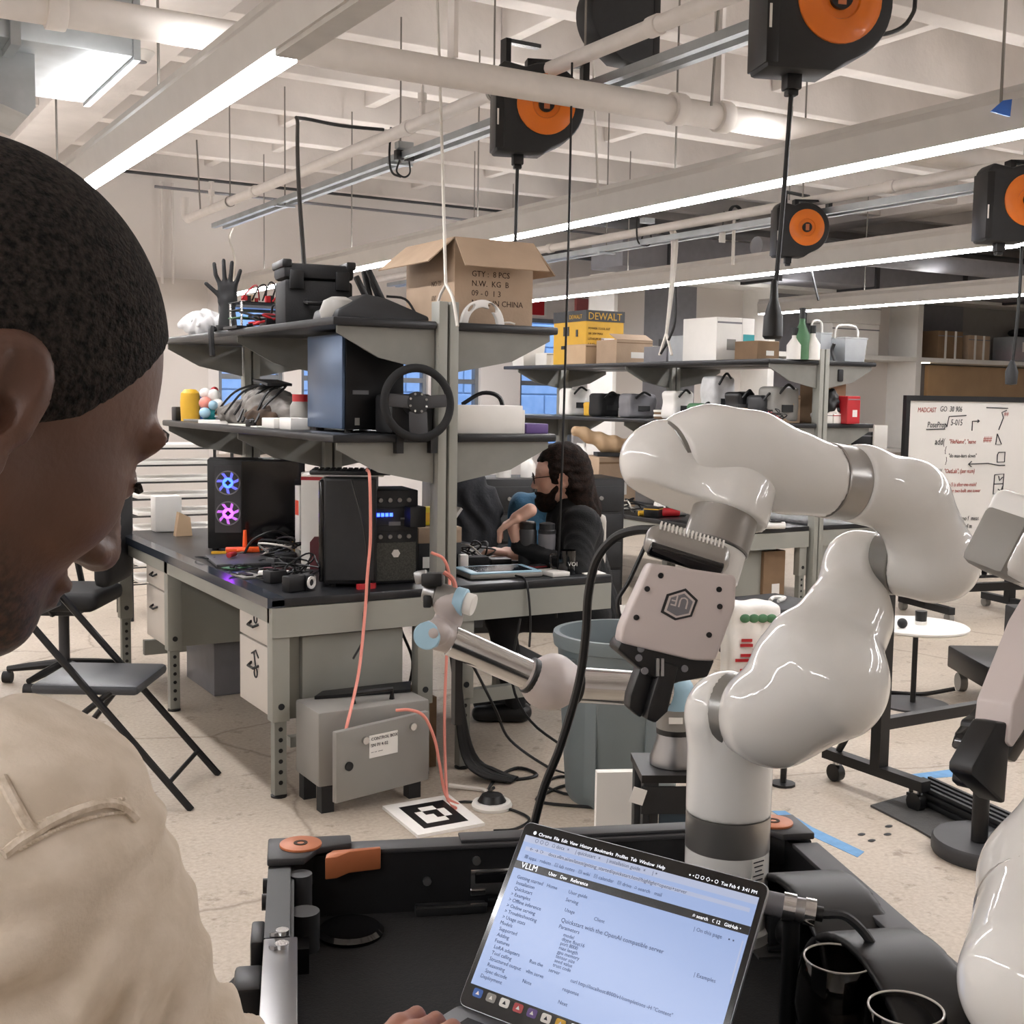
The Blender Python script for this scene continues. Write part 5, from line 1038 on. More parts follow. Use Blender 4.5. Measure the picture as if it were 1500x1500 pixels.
for lab, x, y, w, d, h, z, m, nm in (('lower of two stacked white cartons in the wall cabinet', 12.1, 11.85, .85, .4, .40, 2.181, 'white', 'white_carton'), ('upper of two stacked white cartons in the wall cabinet', 12.05, 11.83, .92, .42, .24, 2.582, 'white', 'white_carton'), ('striped brown carton in the right wall cabinet', 13.95, 11.85, .5, .35, .38, 2.181, 'cardboard_dark', 'cardboard_box'), ('plain brown carton beside the striped one in the wall cabinet', 14.55, 11.85, .45, .35, .34, 2.181, 'cardboard', 'cardboard_box')):
    t = thing(nm, lab, 'box', (x, y, z)); MB().box2((-w / 2, -d / 2, 0), (w / 2, d / 2, h)).build('body', m, t, bevel=.005, seg=1); MB().box2((-w / 2 - .003, -d / 2 - .003, h * .8), (w / 2 + .003, -d / 2, h * .84)).build('lid_edge', 'grey', t)
    if 'striped' in lab:
        for k in (-1, 1): MB().box2((k * w * .2 - .02, -d / 2 - .004, 0), (k * w * .2 + .02, -d / 2, h)).build('strap', 'white', t)
t = thing('clear_bin', 'clear bin with red contents and black bag on top in the right wall cabinet', 'bin', (15.7, 11.85, 2.181)); MB().box2((-.4, -.2, 0), (.4, .2, .36)).build('tub', 'plastic_clear', t, bevel=.02); MB().box2((-.36, -.17, .02), (.36, .17, .2)).build('contents', 'red', t, bevel=.02); MB().sphere((.05, 0, .42), (.32, .17, .08)).build('bag_on_top', 'black_soft', t); MB().box2((-.25, -.205, .14), (-.1, -.2, .28)).build('label_sticker', 'white', t)
t = thing('red_sign', 'red panel high at the far wall above the yellow box', 'sign', at_y(885, 455, 13.85)); MB().box2((-.45, 0, -.15), (.45, .05, .14)).build('panel', mat('red_panel', '#b56a68', .6), t); MB().box2((.45, 0, -.15), (1.0, .05, .14)).build('dark_panel', 'grey_dark', t)
t = thing('exit_sign', 'small red and white sign left of the red panel', 'sign', at_y(788, 450, 13.86)); MB().box2((-.1, 0, -.1), (.1, .04, .1)).build('panel', 'red', t); MB().box2((.1, 0, -.1), (.14, .04, .1)).build('edge', 'white', t)
# ================================================================== whiteboard
wl = at_d(1327, 579, 8.8); wdir = Vector((.975, -.22, 0)).normalized(); wm = frame(wdir, (0, 0, 1))
wbd = thing('whiteboard', 'large white marker board covered in handwriting on a black wheeled frame', 'whiteboard', (wl.x, wl.y, 0), rot=frame(wdir, Vector((0, 0, 1)).cross(wdir)))
# local: x along board, y into depth, z up
ZT, ZL, WW = wl.z, .30, 2.2
MB().box2((.03, .0, ZL + .03), (WW - .03, .02, ZT - .03)).build('board', 'whiteboard', wbd)
MB().box2((0, -.012, ZL), (.034, .03, ZT)).box2((WW - .034, -.012, ZL), (WW, .03, ZT)).box2((.034, -.012, ZT - .038), (WW - .034, .03, ZT)).build('frame', 'black', wbd)
MB().box2((.034, -.012, ZL), (WW - .034, .03, ZL + .034)).box2((.2, -.08, ZL - .02), (WW - .2, -.012, ZL)).build('marker_tray', 'black', wbd)
MB().box2((.1, -.02, .17), (WW - .1, .04, .23)).build('crossbar', 'black', wbd)
for x in (.25, 1.0, WW - .25):
    MB().box2((x - .03, -.02, .08), (x + .03, .04, ZL)).build('leg', 'black', wbd); MB().box2((x - .025, -.3, .06), (x + .025, .3, .11)).build('foot_bar', 'charcoal', wbd)
    for y in (-.27, .27): MB().cyl((x - .02, y, .035), (x + .02, y, .035), .034, n=14).build('caster', 'midgrey', wbd)
for k, (x, m) in enumerate(((.62, 'white'), (.72, 'chrome'), (.8, 'black'))): MB().box2((x, -.07, ZL), (x + .05, -.03, ZL + .04)).build('eraser', m, wbd)
mrot = Matrix(((1, 0, 0), (0, 0, -1), (0, 1, 0)))
S = 1800 / 8.8
def wr_t(px, py, s, size, m='marker_black'):
    u = (px - 1327) / S / .955; z = ZT - (py - 579 - (px - 1327) * .035) / S
    o = text('writing', s, size * 1.22, m, wbd, (u, -.003, z), mrot, .0006, shear=.15); o.scale.x = .70
def wr_l(pts, m='marker_black', r=.004):
    MB().tube([((px - 1327) / S / .955, -.003, ZT - (py - 579 - (px - 1327) * .035) / S) for px, py in pts], r, 5).build('drawn_line', m, wbd)
wr_t(1347, 604, 'MADCAST', .04, 'marker_red'); wr_t(1384, 604, 'GO  30 906', .046); wr_t(1364, 627, 'PoseProp', .05); wr_l([(1363, 630), (1394, 630)]); wr_l([(1394, 622), (1397, 627), (1400, 612), (1429, 611)]); wr_t(1403, 625, '5-015', .052)
wr_l([(1440, 634), (1440, 620), (1452, 620)]); wr_l([(1449, 618), (1452, 620), (1449, 622)]); wr_l([(1463, 600), (1500, 602)])
wr_t(1378, 653, 'add(', .056); wr_t(1402, 652, '"FileName", "name', .036, 'marker_red'); wr_t(1460, 651, '###', .05, 'marker_red'); wr_t(1395, 665, '{', .05); wr_t(1402, 673, '"do max-iters down"', .034); wr_t(1397, 681, '}', .05)
wr_l([(1437, 684), (1470, 684), (1490, 688), (1500, 688)]); wr_l([(1442, 680), (1437, 684), (1442, 688)])
wr_l([(1372, 687), (1368, 690), (1367, 699)]); wr_t(1373, 697, 'build(', .05); wr_t(1396, 696, '"OutLab", (ser num)', .038, 'marker_red'); wr_t(1392, 711, '{', .05); wr_t(1398, 716, '"car-5 is after-me-main!', .034, 'marker_red'); wr_t(1396, 725, '"worker two built one tower', .032, 'marker_red'); wr_t(1392, 737, '}', .05)
wr_t(1404, 754, '(ans', .05); wr_t(1410, 768, 'by per mo f  meas', .04); wr_t(1418, 780, 'the  trial m', .04); wr_t(1423, 791, 'some is', .04); wr_t(1434, 805, 'am', .036, 'marker_red')
wr_l([(1484, 640), (1482, 656), (1492, 656), (1484, 640)]); wr_l([(1486, 672), (1486, 683), (1499, 683), (1499, 668), (1488, 668), (1486, 672)]); wr_l([(1483, 702), (1482, 731), (1498, 731), (1499, 701), (1483, 702)]); wr_l([(1482, 716), (1499, 716)]); wr_l([(1490, 704), (1492, 711), (1497, 706)]); wr_l([(1490, 724), (1495, 727), (1498, 720)]); wr_t(1493, 618, '**', .06, 'marker_red'); wr_l([(1486, 634), (1493, 616), (1490, 608), (1498, 605)])
one('paper_sheet', MB().box((7.0, 6.46, 1.22), (.14, .012, .34)), 'paper', 'white sheet with black marks left of the whiteboard', 'paper')
# ================================================================== right foreground floor things
fr = thing('rolling_frame', 'black steel rolling frame on casters standing behind the white robot', 'rolling frame', (0, 0, 0))
for dx in (0.0, 1.25):
    MB().box2((3.66 + dx, 3.10, .085), (3.71 + dx, 3.62, .125)).build('foot_bar', 'black', fr); MB().box2((3.66 + dx, 3.31, .125), (3.71 + dx, 3.36, .95)).build('post', 'black', fr)
    MB().tube([(3.685 + dx, 3.36, .45), (3.685 + dx, 3.55, .13)], .014, 6).build('brace', 'black', fr)
    for y in (3.14, 3.56):
        MB().cyl((3.665 + dx, y, .036), (3.70 + dx, y, .036), .036, n=16).build('caster', 'black', fr); MB().cyl((3.683 + dx, y, .05), (3.683 + dx, y, .09), .014).build('caster_stem', 'chrome', fr)
for z in (.27,): MB().box2((3.71, 3.315, z), (4.91, 3.355, z + .045)).build('rail', 'black', fr)
one('support_rod', MB().cyl((3.45, 3.62, 0), (3.47, 3.63, .6), .013, n=8).lathe([(.05, 0), (.05, .01), (0, .012)], (3.45, 3.62, 0), None, 12), 'black', 'thin black support leg behind the robot elbow', 'leg')
rt = thing('side_table', 'small round white side table on a thin black pole', 'table', (4.98, 4.30, 0)); MB().lathe([(0, .40), (.25, .40), (.262, .408), (.262, .416), (.25, .424), (0, .424)], (0, 0, 0), None, 48).build('table_top', 'white', rt); MB().cyl((0, 0, .012), (0, 0, .40), .014, n=12).build('pole', 'black', rt); MB().lathe([(0, 0), (.18, 0), (.18, .01), (.03, .016), (0, .016)], (0, 0, 0), None, 36).build('base', 'grey_dark', rt)
cp = thing('paper_cup', 'small dark cup with pale sleeve on the white side table', 'cup', (4.99, 4.28, .425)); MB().lathe([(0, 0), (.026, 0), (.03, .018), (0, .018)], (0, 0, 0), None, 14).build('base', 'paper', cp); MB().lathe([(0, .018), (.028, .018), (.03, .07), (0, .07)], (0, 0, 0), None, 14).build('body', 'black', cp)
one('stress_ball', MB().sphere((4.82, 4.25, .45), .026), 'black', 'small black ball on the white side table', 'ball')
sp = thing('round_stand', 'black pole stand with heavy round base at the right edge', 'stand', (3.55, 2.70, 0)); MB().lathe([(0, 0), (.19, 0), (.195, .01), (.195, .045), (.188, .055), (0, .06)], (0, 0, 0), None, 48).build('base', 'grey_dark', sp); MB().cyl((-.06, 0, .06), (-.06, 0, .5), .028, n=18).build('pole', 'black', sp)
one('rubber_mat', MB().prism([tuple(at_z(*p, 0).xy) for p in ((1275, 1182), (1345, 1162), (1520, 1235), (1520, 1330), (1400, 1250), (1340, 1215))], .008), 'rubber_mat', 'dark grey rubber mat on the floor under the round stand', 'mat')
ex = thing('aluminium_profile', 'long black ribbed aluminium profile lying on the floor mat', 'profile', (0, 0, 0)); a = at_z(1345, 1160, .03); b = at_z(1560, 1262, .03); dirx = (b - a).normalized(); mm = frame(dirx, Vector((0, 0, 1)).cross(dirx)); L_ = (b - a).length; mid_ = (a + b) / 2; MB().box((mid_.x, mid_.y, .045), (L_, .09, .07), mm).build('core', 'black', ex)
for k in range(4):
    off = mm @ Vector((0, -.05 + .033 * k, 0)); MB().box((mid_.x + off.x, mid_.y + off.y, .082), (L_, .014, .012), mm).build('rib', 'charcoal', ex)
for k in range(2):
    off = mm @ Vector((0, -.05, 0)); MB().box((mid_.x + off.x, mid_.y + off.y, .03 + .03 * k), (L_, .012, .012), mm).build('rib', 'charcoal', ex)
one('floor_tape', MB().prism([tuple(at_z(*p, 0).xy) for p in ((1130, 1188), (1150, 1188), (1190, 1212), (1266, 1248), (1256, 1256), (1178, 1220))], .0012), 'blue_tape', 'strip of worn blue tape stuck on the floor', 'tape')
one('floor_tape', MB().prism([tuple(at_z(*p, 0).xy) for p in ((1330, 1135), (1420, 1124), (1424, 1136), (1338, 1142))], .0012), 'blue_tape', 'faint blue tape patch on the floor near the rolling frame', 'tape')
for k, (px, py, lab) in enumerate(((1262, 1222, 'first'), (1277, 1231, 'second'), (1302, 1210, 'third'), (1300, 1222, 'fourth'))):
    p = at_z(px, py, .002); one('floor_chip', MB().sphere(p, (.018, .011, .003), 8, 4), 'charcoal', lab + ' of four dark chips on the floor below the rolling frame', 'debris', 'dark chips on the floor')
# black equipment trolley near the whiteboard
eq = thing('equipment_trolley', 'low black equipment trolley under the whiteboard at the right edge', 'trolley', (5.40, 4.16, 0), R_(-30)); MB().box2((-.12, -.25, .12), (.3, .3, .24)).build('base', 'black', eq, bevel=.01); MB().box2((.16, -.1, .24), (.5, .25, .48)).build('cabinet', 'charcoal', eq, bevel=.01)
for x, y in ((-.06, -.2), (-.06, .24), (.26, -.2), (.26, .24)): MB().cyl((x - .02, y, .05), (x + .02, y, .05), .05, n=14).build('caster', 'midgrey', eq)
floor_cable('floor_cable', [(5.0, 4.55), (5.1, 4.45), (5.2, 4.4), (5.3, 4.3, .05)], .012, 'cable', 'black cable running from the side table to the trolley')
# ================================================================== white robot arms
J = at_d
def px_r(r, d): return r * d / FPX
def chain(*pts):
    """pts: (px, py, depth, radius in px) -> list of tapered capsules"""
    q = [(J(a, b, d), px_r(r, d)) for a, b, d, r in pts]; return [(q[i][0], q[i + 1][0], q[i][1], q[i + 1][1]) for i in range(len(q) - 1)]
def link(name, parent, caps, k, m='robot_white', vox=.0045, cut=None):
    pts = [c[0] for c in caps] + [c[1] for c in caps]; rr = max(max(c[2], c[3]) for c in caps); lo, hi = bounds(pts, rr + .01)
    def f(P):
        ds = []
        for c in caps:
            e = cap(P, *c[:4])
            if len(c) > 4: e = smax(e, plane(P, c[4], c[5]), .002)
            ds.append(e)
        d = uni(ds, k)
        if cut is not None: d = cut(P, d)
        return d
    return sdf_obj(name, f, lo, hi, vox, m, parent)
def band(name, parent, a, b, r, m, n=40): return MB().cyl(a, b, r, n=n).build(name, m, parent, bevel=.0015, seg=1)
rb1 = thing('robot_arm', 'large glossy white robot arm with gripper standing on the black cart', 'robot arm', (0, 0, 0))
bc = J(1065, 1240, 1.9); BX, BY = bc.x, bc.y; R1 = px_r(61, 1.9)
z_at = lambda py, d=1.9, px=1065: J(px, py, d).z
FLOOR_Z = .725
MB().lathe([(0, FLOOR_Z), (R1 * 1.12, FLOOR_Z), (R1 * 1.12, FLOOR_Z + .02), (R1, FLOOR_Z + .024), (R1, z_at(1238)), (0, z_at(1238))], (BX, BY, 0), None, 48).build('base', 'robot_white', rb1)
MB().lathe([(0, z_at(1238)), (R1 * 1.005, z_at(1238)), (R1 * 1.005, z_at(1187)), (0, z_at(1187))], (BX, BY, 0), None, 48).build('base_ring', 'robot_silver', rb1)
lab_o = at_d(1112, 1268, 1.9); ld = Vector((lab_o.x - BX, lab_o.y - BY, 0)).normalized(); ld = (ld * .6 - Vector((CF.x, CF.y, 0)) * .8).normalized(); lm = frame(Vector((0, 0, 1)).cross(ld), (0, 0, 1))
MB().box(Vector((BX, BY, z_at(1262))) + ld * (R1 + .0006), (.028, .05, .0012), lm).build('rating_label', 'white', rb1)
for i in range(5): MB().box(Vector((BX, BY, z_at(1243) - .007 * i)) + ld * (R1 + .0016), (.022 - .004 * (i % 3), .0016, .001), lm).build('label_line', 'marker_black', rb1)
col_top = Vector((BX, BY, z_at(1050))); ax2 = (CR * .76 - Vector((CF.x, CF.y, 0)).normalized() * .64).normalized(); ax2 = Vector((ax2.x, ax2.y, 0)).normalized()
jc = J(1066, 1044, 1.875)
fcol = lambda P: smin(smax(cap(P, (BX, BY, z_at(1187) - .1), col_top, R1, R1 * 1.02), plane(P, (BX, BY, z_at(1187)), (0, 0, -1)), .003), smax(cap(P, col_top, jc, R1 * .98, R1 * .97), plane(P, jc, ax2), .003), .02)
sdf_obj('shoulder_housing', fcol, (BX - .12, BY - .12, z_at(1187) - .02), (BX + .12, BY + .12, col_top.z + .09), .0045, 'robot_white', rb1)
band('shoulder_ring', rb1, jc - ax2 * .004, jc + ax2 * .024, px_r(60, 1.875), 'robot_grey')
js = jc + ax2 * .026
c2 = [(js + ax2 * .01, J(1135, 1046, 1.78), px_r(58, 1.86), px_r(71, 1.78))] + chain((1135, 1046, 1.78, 71), (1212, 1000, 1.74, 88)) + chain((1150, 965, 1.80, 44), (1172, 945, 1.80, 50)) + chain((1205, 975, 1.78, 84), (1240, 905, 1.83, 60), (1254, 850, 1.87, 42), (1258, 824, 1.875, 39)) 
e0 = J(1279, 825, 1.862); e1 = J(1313, 829, 1.84); eax = (e1 - e0).normalized(); c2.append((J(1256, 824, 1.873), e0 + eax * .03, px_r(42, 1.87), px_r(42.5, 1.86), e0, eax)); c2[-2] = c2[-2] + (e0, eax)
link('upper_arm', rb1, c2, .03, cut=lambda P, d: smax(smax(d, plane(P, js, -ax2), .003), plane(P, e0, eax), .002) if False else smax(d, plane(P, js, -ax2), .003))
band('elbow_ring', rb1, e0 - eax * .004, e1, px_r(43, 1.85), 'robot_grey')
c3 = [(e1 - eax * .02, J(1360, 830, 1.82), px_r(43, 1.84), px_r(50, 1.82), e1, -eax)] + chain((1366, 828, 1.83, 50), (1376, 824, 1.82, 55), (1330, 732, 1.79, 58), (1262, 709, 1.76, 55), (1244, 708, 1.757, 54))
f0 = J(1240, 708, 1.755); f1 = J(1208, 703, 1.735); fax = (f1 - f0).normalized()
link('forearm_link', rb1, c3, .014, cut=lambda P, d: smax(d, plane(P, f0, fax), .002))
band('forearm_ring', rb1, f0 - fax * .001, f1 + fax * .001, px_r(55.5, 1.745), 'robot_silver')
c4 = chain((1206, 703, 1.735, 55), (1150, 690, 1.72, 57), (1100, 668, 1.70, 61), (1040, 660, 1.69, 62), (1006, 664, 1.685, 58))
g0 = J(1000, 668, 1.68); gax = (J(945, 682, 1.66) - J(1006, 660, 1.685)).normalized()
link('wrist_link', rb1, c4, .025, cut=lambda P, d: smax(smax(d, plane(P, f1, -fax), .002), plane(P, J(985, 668, 1.68), gax), .003))
band('wrist_seam_ring', rb1, J(985, 668, 1.68) - gax * .002, J(985, 668, 1.68) + gax * .007, px_r(55, 1.68), 'robot_grey')
c5 = chain((978, 670, 1.68, 52), (964, 676, 1.68, 49), (1000, 706, 1.68, 46), (1062, 728, 1.67, 50), (1064, 752, 1.66, 47)) + chain((1100, 700, 1.69, 40), (1072, 760, 1.665, 46))
link('wrist_housing', rb1, c5, .03, cut=lambda P, d: smax(d, plane(P, J(1062, 756, 1.66), (J(1044, 805, 1.645) - J(1062, 750, 1.66))), .003))
w0 = J(1063, 752, 1.66); w1 = J(1047, 803, 1.645); w2 = J(1034, 845, 1.635)
band('wrist_ring', rb1, w0, w1, px_r(49, 1.65), 'robot_silver'); band('tool_flange', rb1, w1, w2, px_r(47, 1.64), 'robot_white')
band('flange_line', rb1, w1 - (w1 - w0).normalized() * .003, w1 + (w1 - w0).normalized() * .001, px_r(49.4, 1.65), 'robot_grey')
for (px, py, d) in ((1303, 829, 1.80), (1244, 728, 1.70), (1085, 1000, 1.80)): pass
# depth camera on the wrist
ca = R_(17); cxv = (CR * math.cos(ca) - CU * math.sin(ca)); cyv = (CU * math.cos(ca) + CR * math.sin(ca)); tilt = R_(32)
fy = (cyv * math.cos(tilt) - CF * -math.sin(tilt) * -1).normalized()
czv = -CF; yy = (cyv * math.cos(tilt) + czv * math.sin(tilt) * 0).normalized()
camM = frame(cxv, (cyv * math.cos(tilt) + CF * math.sin(tilt)))
cc = J(1006, 806, 1.585)
cbody = lambda P: rbox(P, cc, (.056, .019, .018), .014, camM)
sdf_obj('camera_body', cbody, np.array(cc) - .08, np.array(cc) + .08, .003, 'robot_silver', rb1)
MB().box(cc + camM @ Vector((0, -.0165, .004)), (.098, .012, .024), camM).build('camera_glass', 'black_gloss', rb1, bevel=.004)
for k in range(17): MB().box(cc + camM @ Vector((-.042 + k * .0052, .013, .0165)), (.0022, .012, .006), camM).build('cooling_fin', 'white', rb1)
# gripper: cover plate, emblem, body and two fingers
gd = 1.56; go = J(990, 893, gd); gM = frame(CR * math.cos(R_(10)) + CF * math.sin(R_(10)), CU)
GP = lambda px, py: ((px - 990) * gd / FPX / math.cos(R_(10)), -(py - 893) * gd / FPX)
def rounded(poly, r, n=5):
    out = []; N = len(poly)
    for i in range(N):
        p = Vector(poly[i]); a = Vector(poly[i - 1]); b = Vector(poly[(i + 1) % N]); u = (a - p).normalized(); v = (b - p).normalized()
        for k in range(n + 1):
            t = k / n; out.append(tuple((p + u * r) * (1 - t) ** 2 + p * 2 * t * (1 - t) + (p + v * r) * t * t))
    return out
plate = rounded([GP(948, 824), GP(1076, 843), GP(1074, 890), GP(1044, 968), GP(1010, 966), GP(902, 938), GP(906, 915)], .0075)
MB().prism(plate, .03, go - gM @ Vector((0, 0, .015)), gM).build('gripper_cover', 'cover_white', rb1, bevel=.0035, seg=3)
for px, py in ((962, 842), (942, 861), (926, 902), (1049, 863), (1050, 888), (1034, 929)):
    a, b = GP(px, py); MB().cyl(go + gM @ Vector((a, b, .0135)), go + gM @ Vector((a, b, .0165)), .0036, n=14).build('screw_hole', 'black', rb1)
hx = [GP(962, 895), GP(971, 869), GP(999, 861), GP(1017, 878), GP(1008, 902), GP(983, 907)]
ctr = (sum(p[0] for p in hx) / 6, sum(p[1] for p in hx) / 6); inn = [((p[0] - ctr[0]) * .84 + ctr[0], (p[1] - ctr[1]) * .84 + ctr[1]) for p in hx]; inn2 = [((p[0] - ctr[0]) * .7 + ctr[0], (p[1] - ctr[1]) * .7 + ctr[1]) for p in hx]
MB().prism(hx, .0015, go + gM @ Vector((0, 0, .0148)), gM).build('emblem_border', 'charcoal', rb1); MB().prism(inn, .0012, go + gM @ Vector((0, 0, .0158)), gM).build('emblem_rim', 'cover_white', rb1); MB().prism(inn2, .001, go + gM @ Vector((0, 0, .0166)), gM).build('emblem_field', 'grey', rb1)
text('emblem_letters', 'UF', .02, 'cover_white', rb1, go + gM @ Vector((ctr[0] + .013, ctr[1] + .008, .0177)), gM @ Matrix.Rotation(R_(165), 3, 'Z'))
body = [GP(908, 932), GP(1046, 966), GP(1035, 992), GP(992, 998), GP(975, 1004), GP(938, 980), GP(900, 948)]
MB().prism(body, .05, go - gM @ Vector((0, 0, .04)), gM).build('gripper_body', 'black', rb1, bevel=.004)
for k, pl2 in enumerate(([GP(944, 962), GP(962, 966), GP(950, 1030), GP(940, 1052), GP(922, 1036), GP(924, 1018)], [GP(966, 966), GP(990, 974), GP(974, 1040), GP(956, 1056), GP(942, 1050), GP(946, 1030)])):
    MB().prism(pl2, .03, go + gM @ Vector((0, 0, -.035 + .018 * k)), gM).build('finger', 'black', rb1, bevel=.003)
for px, py in ((934, 948), (931, 961), (940, 980), (972, 986), (999, 978)):
    a, b = GP(px, py); MB().cyl(go + gM @ Vector((a, b, .009)), go + gM @ Vector((a, b, .0125)), .0045, n=12).build('bolt', 'grey', rb1)
for k in range(2):
    a, b = GP(958 + 7 * k, 975); MB().box(go + gM @ Vector((a, b, .012)), (.004, .022, .006), gM).build('finger_rail', 'steel', rb1)
# cable from the camera down behind the laptop
one('camera_cable', MB().tube([J(960, 776, 1.60), J(930, 777, 1.62), J(900, 788, 1.64), J(874, 820, 1.66), J(862, 870, 1.68), J(858, 930, 1.70), J(848, 1000, 1.72), J(822, 1090, 1.74), J(795, 1160, 1.76), J(776, 1240, 1.78), J(772, 1300, 1.80)], .0062, 8, sm=6), 'cable', 'thick black cable arcing from the robot wrist camera down to the cart', 'cable')
one('camera_cable', MB().tube([J(945, 800, 1.6), J(922, 850, 1.6), J(905, 880, 1.6), J(910, 905, 1.6), J(922, 890, 1.6)], .003, 6, sm=5), 'cable', 'thin black lead looping at the left of the robot gripper', 'cable')
# ---------------------------------------------------------------- second white arm at the right edge
rb2 = thing('robot_arm', 'second white robot arm cut by the right edge of the picture', 'robot arm', (0, 0, 0))
d2 = 1.1; b2 = J(1575, 1400, 1.12); bx2, by2 = b2.x, b2.y; r2 = .064
MB().lathe([(0, FLOOR_Z), (r2 * 1.1, FLOOR_Z), (r2 * 1.1, FLOOR_Z + .02), (r2, FLOOR_Z + .024), (r2, .98), (0, .98)], (bx2, by2, 0), None, 40).build('base', 'robot_white', rb2)
sh = Vector((bx2, by2, 1.075))
fc2 = lambda P: cap(P, (bx2, by2, .95), sh, r2, r2 * 1.02)
sdf_obj('shoulder_housing', fc2, (bx2 - .09, by2 - .09, .97), (bx2 + .09, by2 + .09, 1.16), .006, 'robot_white', rb2)
link('upper_arm', rb2, chain((1565, 1310, 1.13, 116), (1520, 1445, 1.0, 112)) + chain((1570, 1300, 1.14, 112), (1630, 1180, 1.16, 90), (1660, 1080, 1.2, 70)), .04)
rr0 = J(1556, 1338, 1.103); rr1 = J(1548, 1362, 1.08); band('shoulder_ring', rb2, rr0, rr1, px_r(117.5, 1.09), 'robot_silver')
link('forearm_link', rb2, chain((1660, 1080, 1.2, 70), (1680, 940, 1.25, 62), (1620, 820, 1.28, 58), (1560, 800, 1.28, 50)), .03)
link('wrist_housing', rb2, chain((1560, 800, 1.28, 50), (1570, 900, 1.3, 48), (1560, 960, 1.3, 46)), .03)
# wrist camera block
c2m = frame(CR * .80 + CU * -.36 + CF * .47, CU * .80 + CR * .5); cq = J(1496, 792, 1.27)
sdf_obj('camera_body', lambda P: rbox(P, cq, (.036, .042, .034), .012, c2m), np.array(cq) - .08, np.array(cq) + .08, .0035, 'robot_white', rb2)
MB().box(cq + c2m @ Vector((.008, .0, .034)), (.04, .01, .006), c2m).build('camera_slot', 'black', rb2, bevel=.003)
MB().box(cq + c2m @ Vector((-.018, -.012, -.0)), (.042, .064, .058), c2m).build('camera_back', 'midgrey', rb2, bevel=.008)
# gripper
gd2 = 1.28; g2 = J(1480, 1020, gd2); gm2 = frame(CR * .86 + CF * .5, CU); G2 = lambda px, py: ((px - 1480) * gd2 / FPX / .86, -(py - 1020) * gd2 / FPX)
MB().prism(rounded([G2(1556, 850), G2(1610, 900), G2(1590, 955), G2(1500, 1030), G2(1446, 1086), G2(1438, 1078), G2(1446, 1024), G2(1506, 912)], .003), .045, g2 - gm2 @ Vector((0, 0, .02)), gm2).build('gripper_cover', 'cover_white', rb2, bevel=.0035, seg=3)
MB().prism([G2(1440, 1078), G2(1500, 1022), G2(1590, 948), G2(1610, 985), G2(1506, 1064), G2(1462, 1112), G2(1432, 1100)], .064, g2 - gm2 @ Vector((0, 0, .045)), gm2).build('gripper_body', 'black_gloss', rb2, bevel=.004)
MB().prism([G2(1424, 1048), G2(1452, 1052), G2(1440, 1166), G2(1432, 1164), G2(1379, 1118), G2(1380, 1106)], .03, g2 - gm2 @ Vector((0, 0, .01)), gm2).build('finger', 'black', rb2, bevel=.003)
MB().prism([G2(1452, 1060), G2(1500, 1040), G2(1504, 1058), G2(1494, 1070), G2(1446, 1160), G2(1434, 1150)], .03, g2 - gm2 @ Vector((0, 0, .045)), gm2).build('finger', 'black', rb2, bevel=.003)
# ================================================================== tube robot (silver arm with light blue caps)
rb3 = thing('tube_robot', 'silver tube robot arm with pale blue joint caps beside the waste bin', 'robot arm', (0, 0, 0))
ud = 3.2; ub = J(988, 1110, ud); UX, UY = ub.x, ub.y; uz = lambda py: J(988, py, ud).z; us = ud / FPX
MB().lathe([(0, uz(1118)), (36 * us, uz(1118)), (36 * us, uz(1108)), (28 * us, uz(1085)), (26 * us, uz(1072)), (0, uz(1072))], (UX, UY, 0), None, 28).build('base_cone', 'steel', rb3)
MB().cyl((UX, UY, uz(1072)), (UX, UY, uz(1064)), 28 * us).build('base_gap', 'black', rb3); MB().cyl((UX, UY, uz(1064)), (UX, UY, uz(1034)), 28 * us, n=24).build('shoulder_body', 'midgrey', rb3)
link('shoulder_cap', rb3, [(Vector((UX, UY, uz(1032))), Vector((UX, UY, uz(1010))), 28 * us, 26 * us)], .01, 'blue_light', .008)
MB().box(J(990, 1056, 3.14), (20 * us, 9 * us, .004), frame(CR, CU)).build('label', 'white', rb3)
def tb(a, b, r, m, nm, n=24): return MB().cyl(a, b, r * us, n=n).build(nm, m, rb3, bevel=.002, seg=1)
tb(J(978, 1011, 3.12), J(846, 1003, 3.06), 25, 'chrome', 'upper_tube'); tb(J(848, 1003, 3.061), J(838, 1002, 3.056), 27, 'black', 'tube_collar'); tb(J(969, 1010, 3.116), J(957, 1009.5, 3.11), 26.5, 'cover_white', 'tube_collar')
mat('ur_grey', '#b3aaa6', .45, .1, var=.04)
link('elbow_joint', rb3, chain((836, 1002, 3.05, 26), (808, 1000, 3.03, 31), (796, 1002, 3.02, 30), (782, 992, 3.0, 24)) + chain((812, 985, 3.06, 27), (812, 1005, 3.0, 30)), .03, 'ur_grey', .007)
tb(J(782, 992, 3.0), J(773, 988, 2.995), 25.5, 'black', 'tube_collar'); tb(J(776, 989, 3.0), J(660, 938, 2.95), 21, 'chrome', 'forearm_tube')
link('wrist_joint', rb3, chain((666, 940, 2.95, 21), (640, 930, 2.95, 19), (640, 926, 2.9, 20)) + chain((648, 925, 2.97, 19), (656, 900, 2.99, 18)), .02, 'ur_grey', .006)
a = J(632, 930, 2.9); tb(a + CF * .02, a - CF * .025 - CR * .01, 18.5, 'blue_light', 'wrist_cap')
link('wrist_joint', rb3, chain((660, 908, 2.98, 18), (652, 880, 2.98, 17), (668, 882, 2.97, 19)), .02, 'ur_grey', .006)
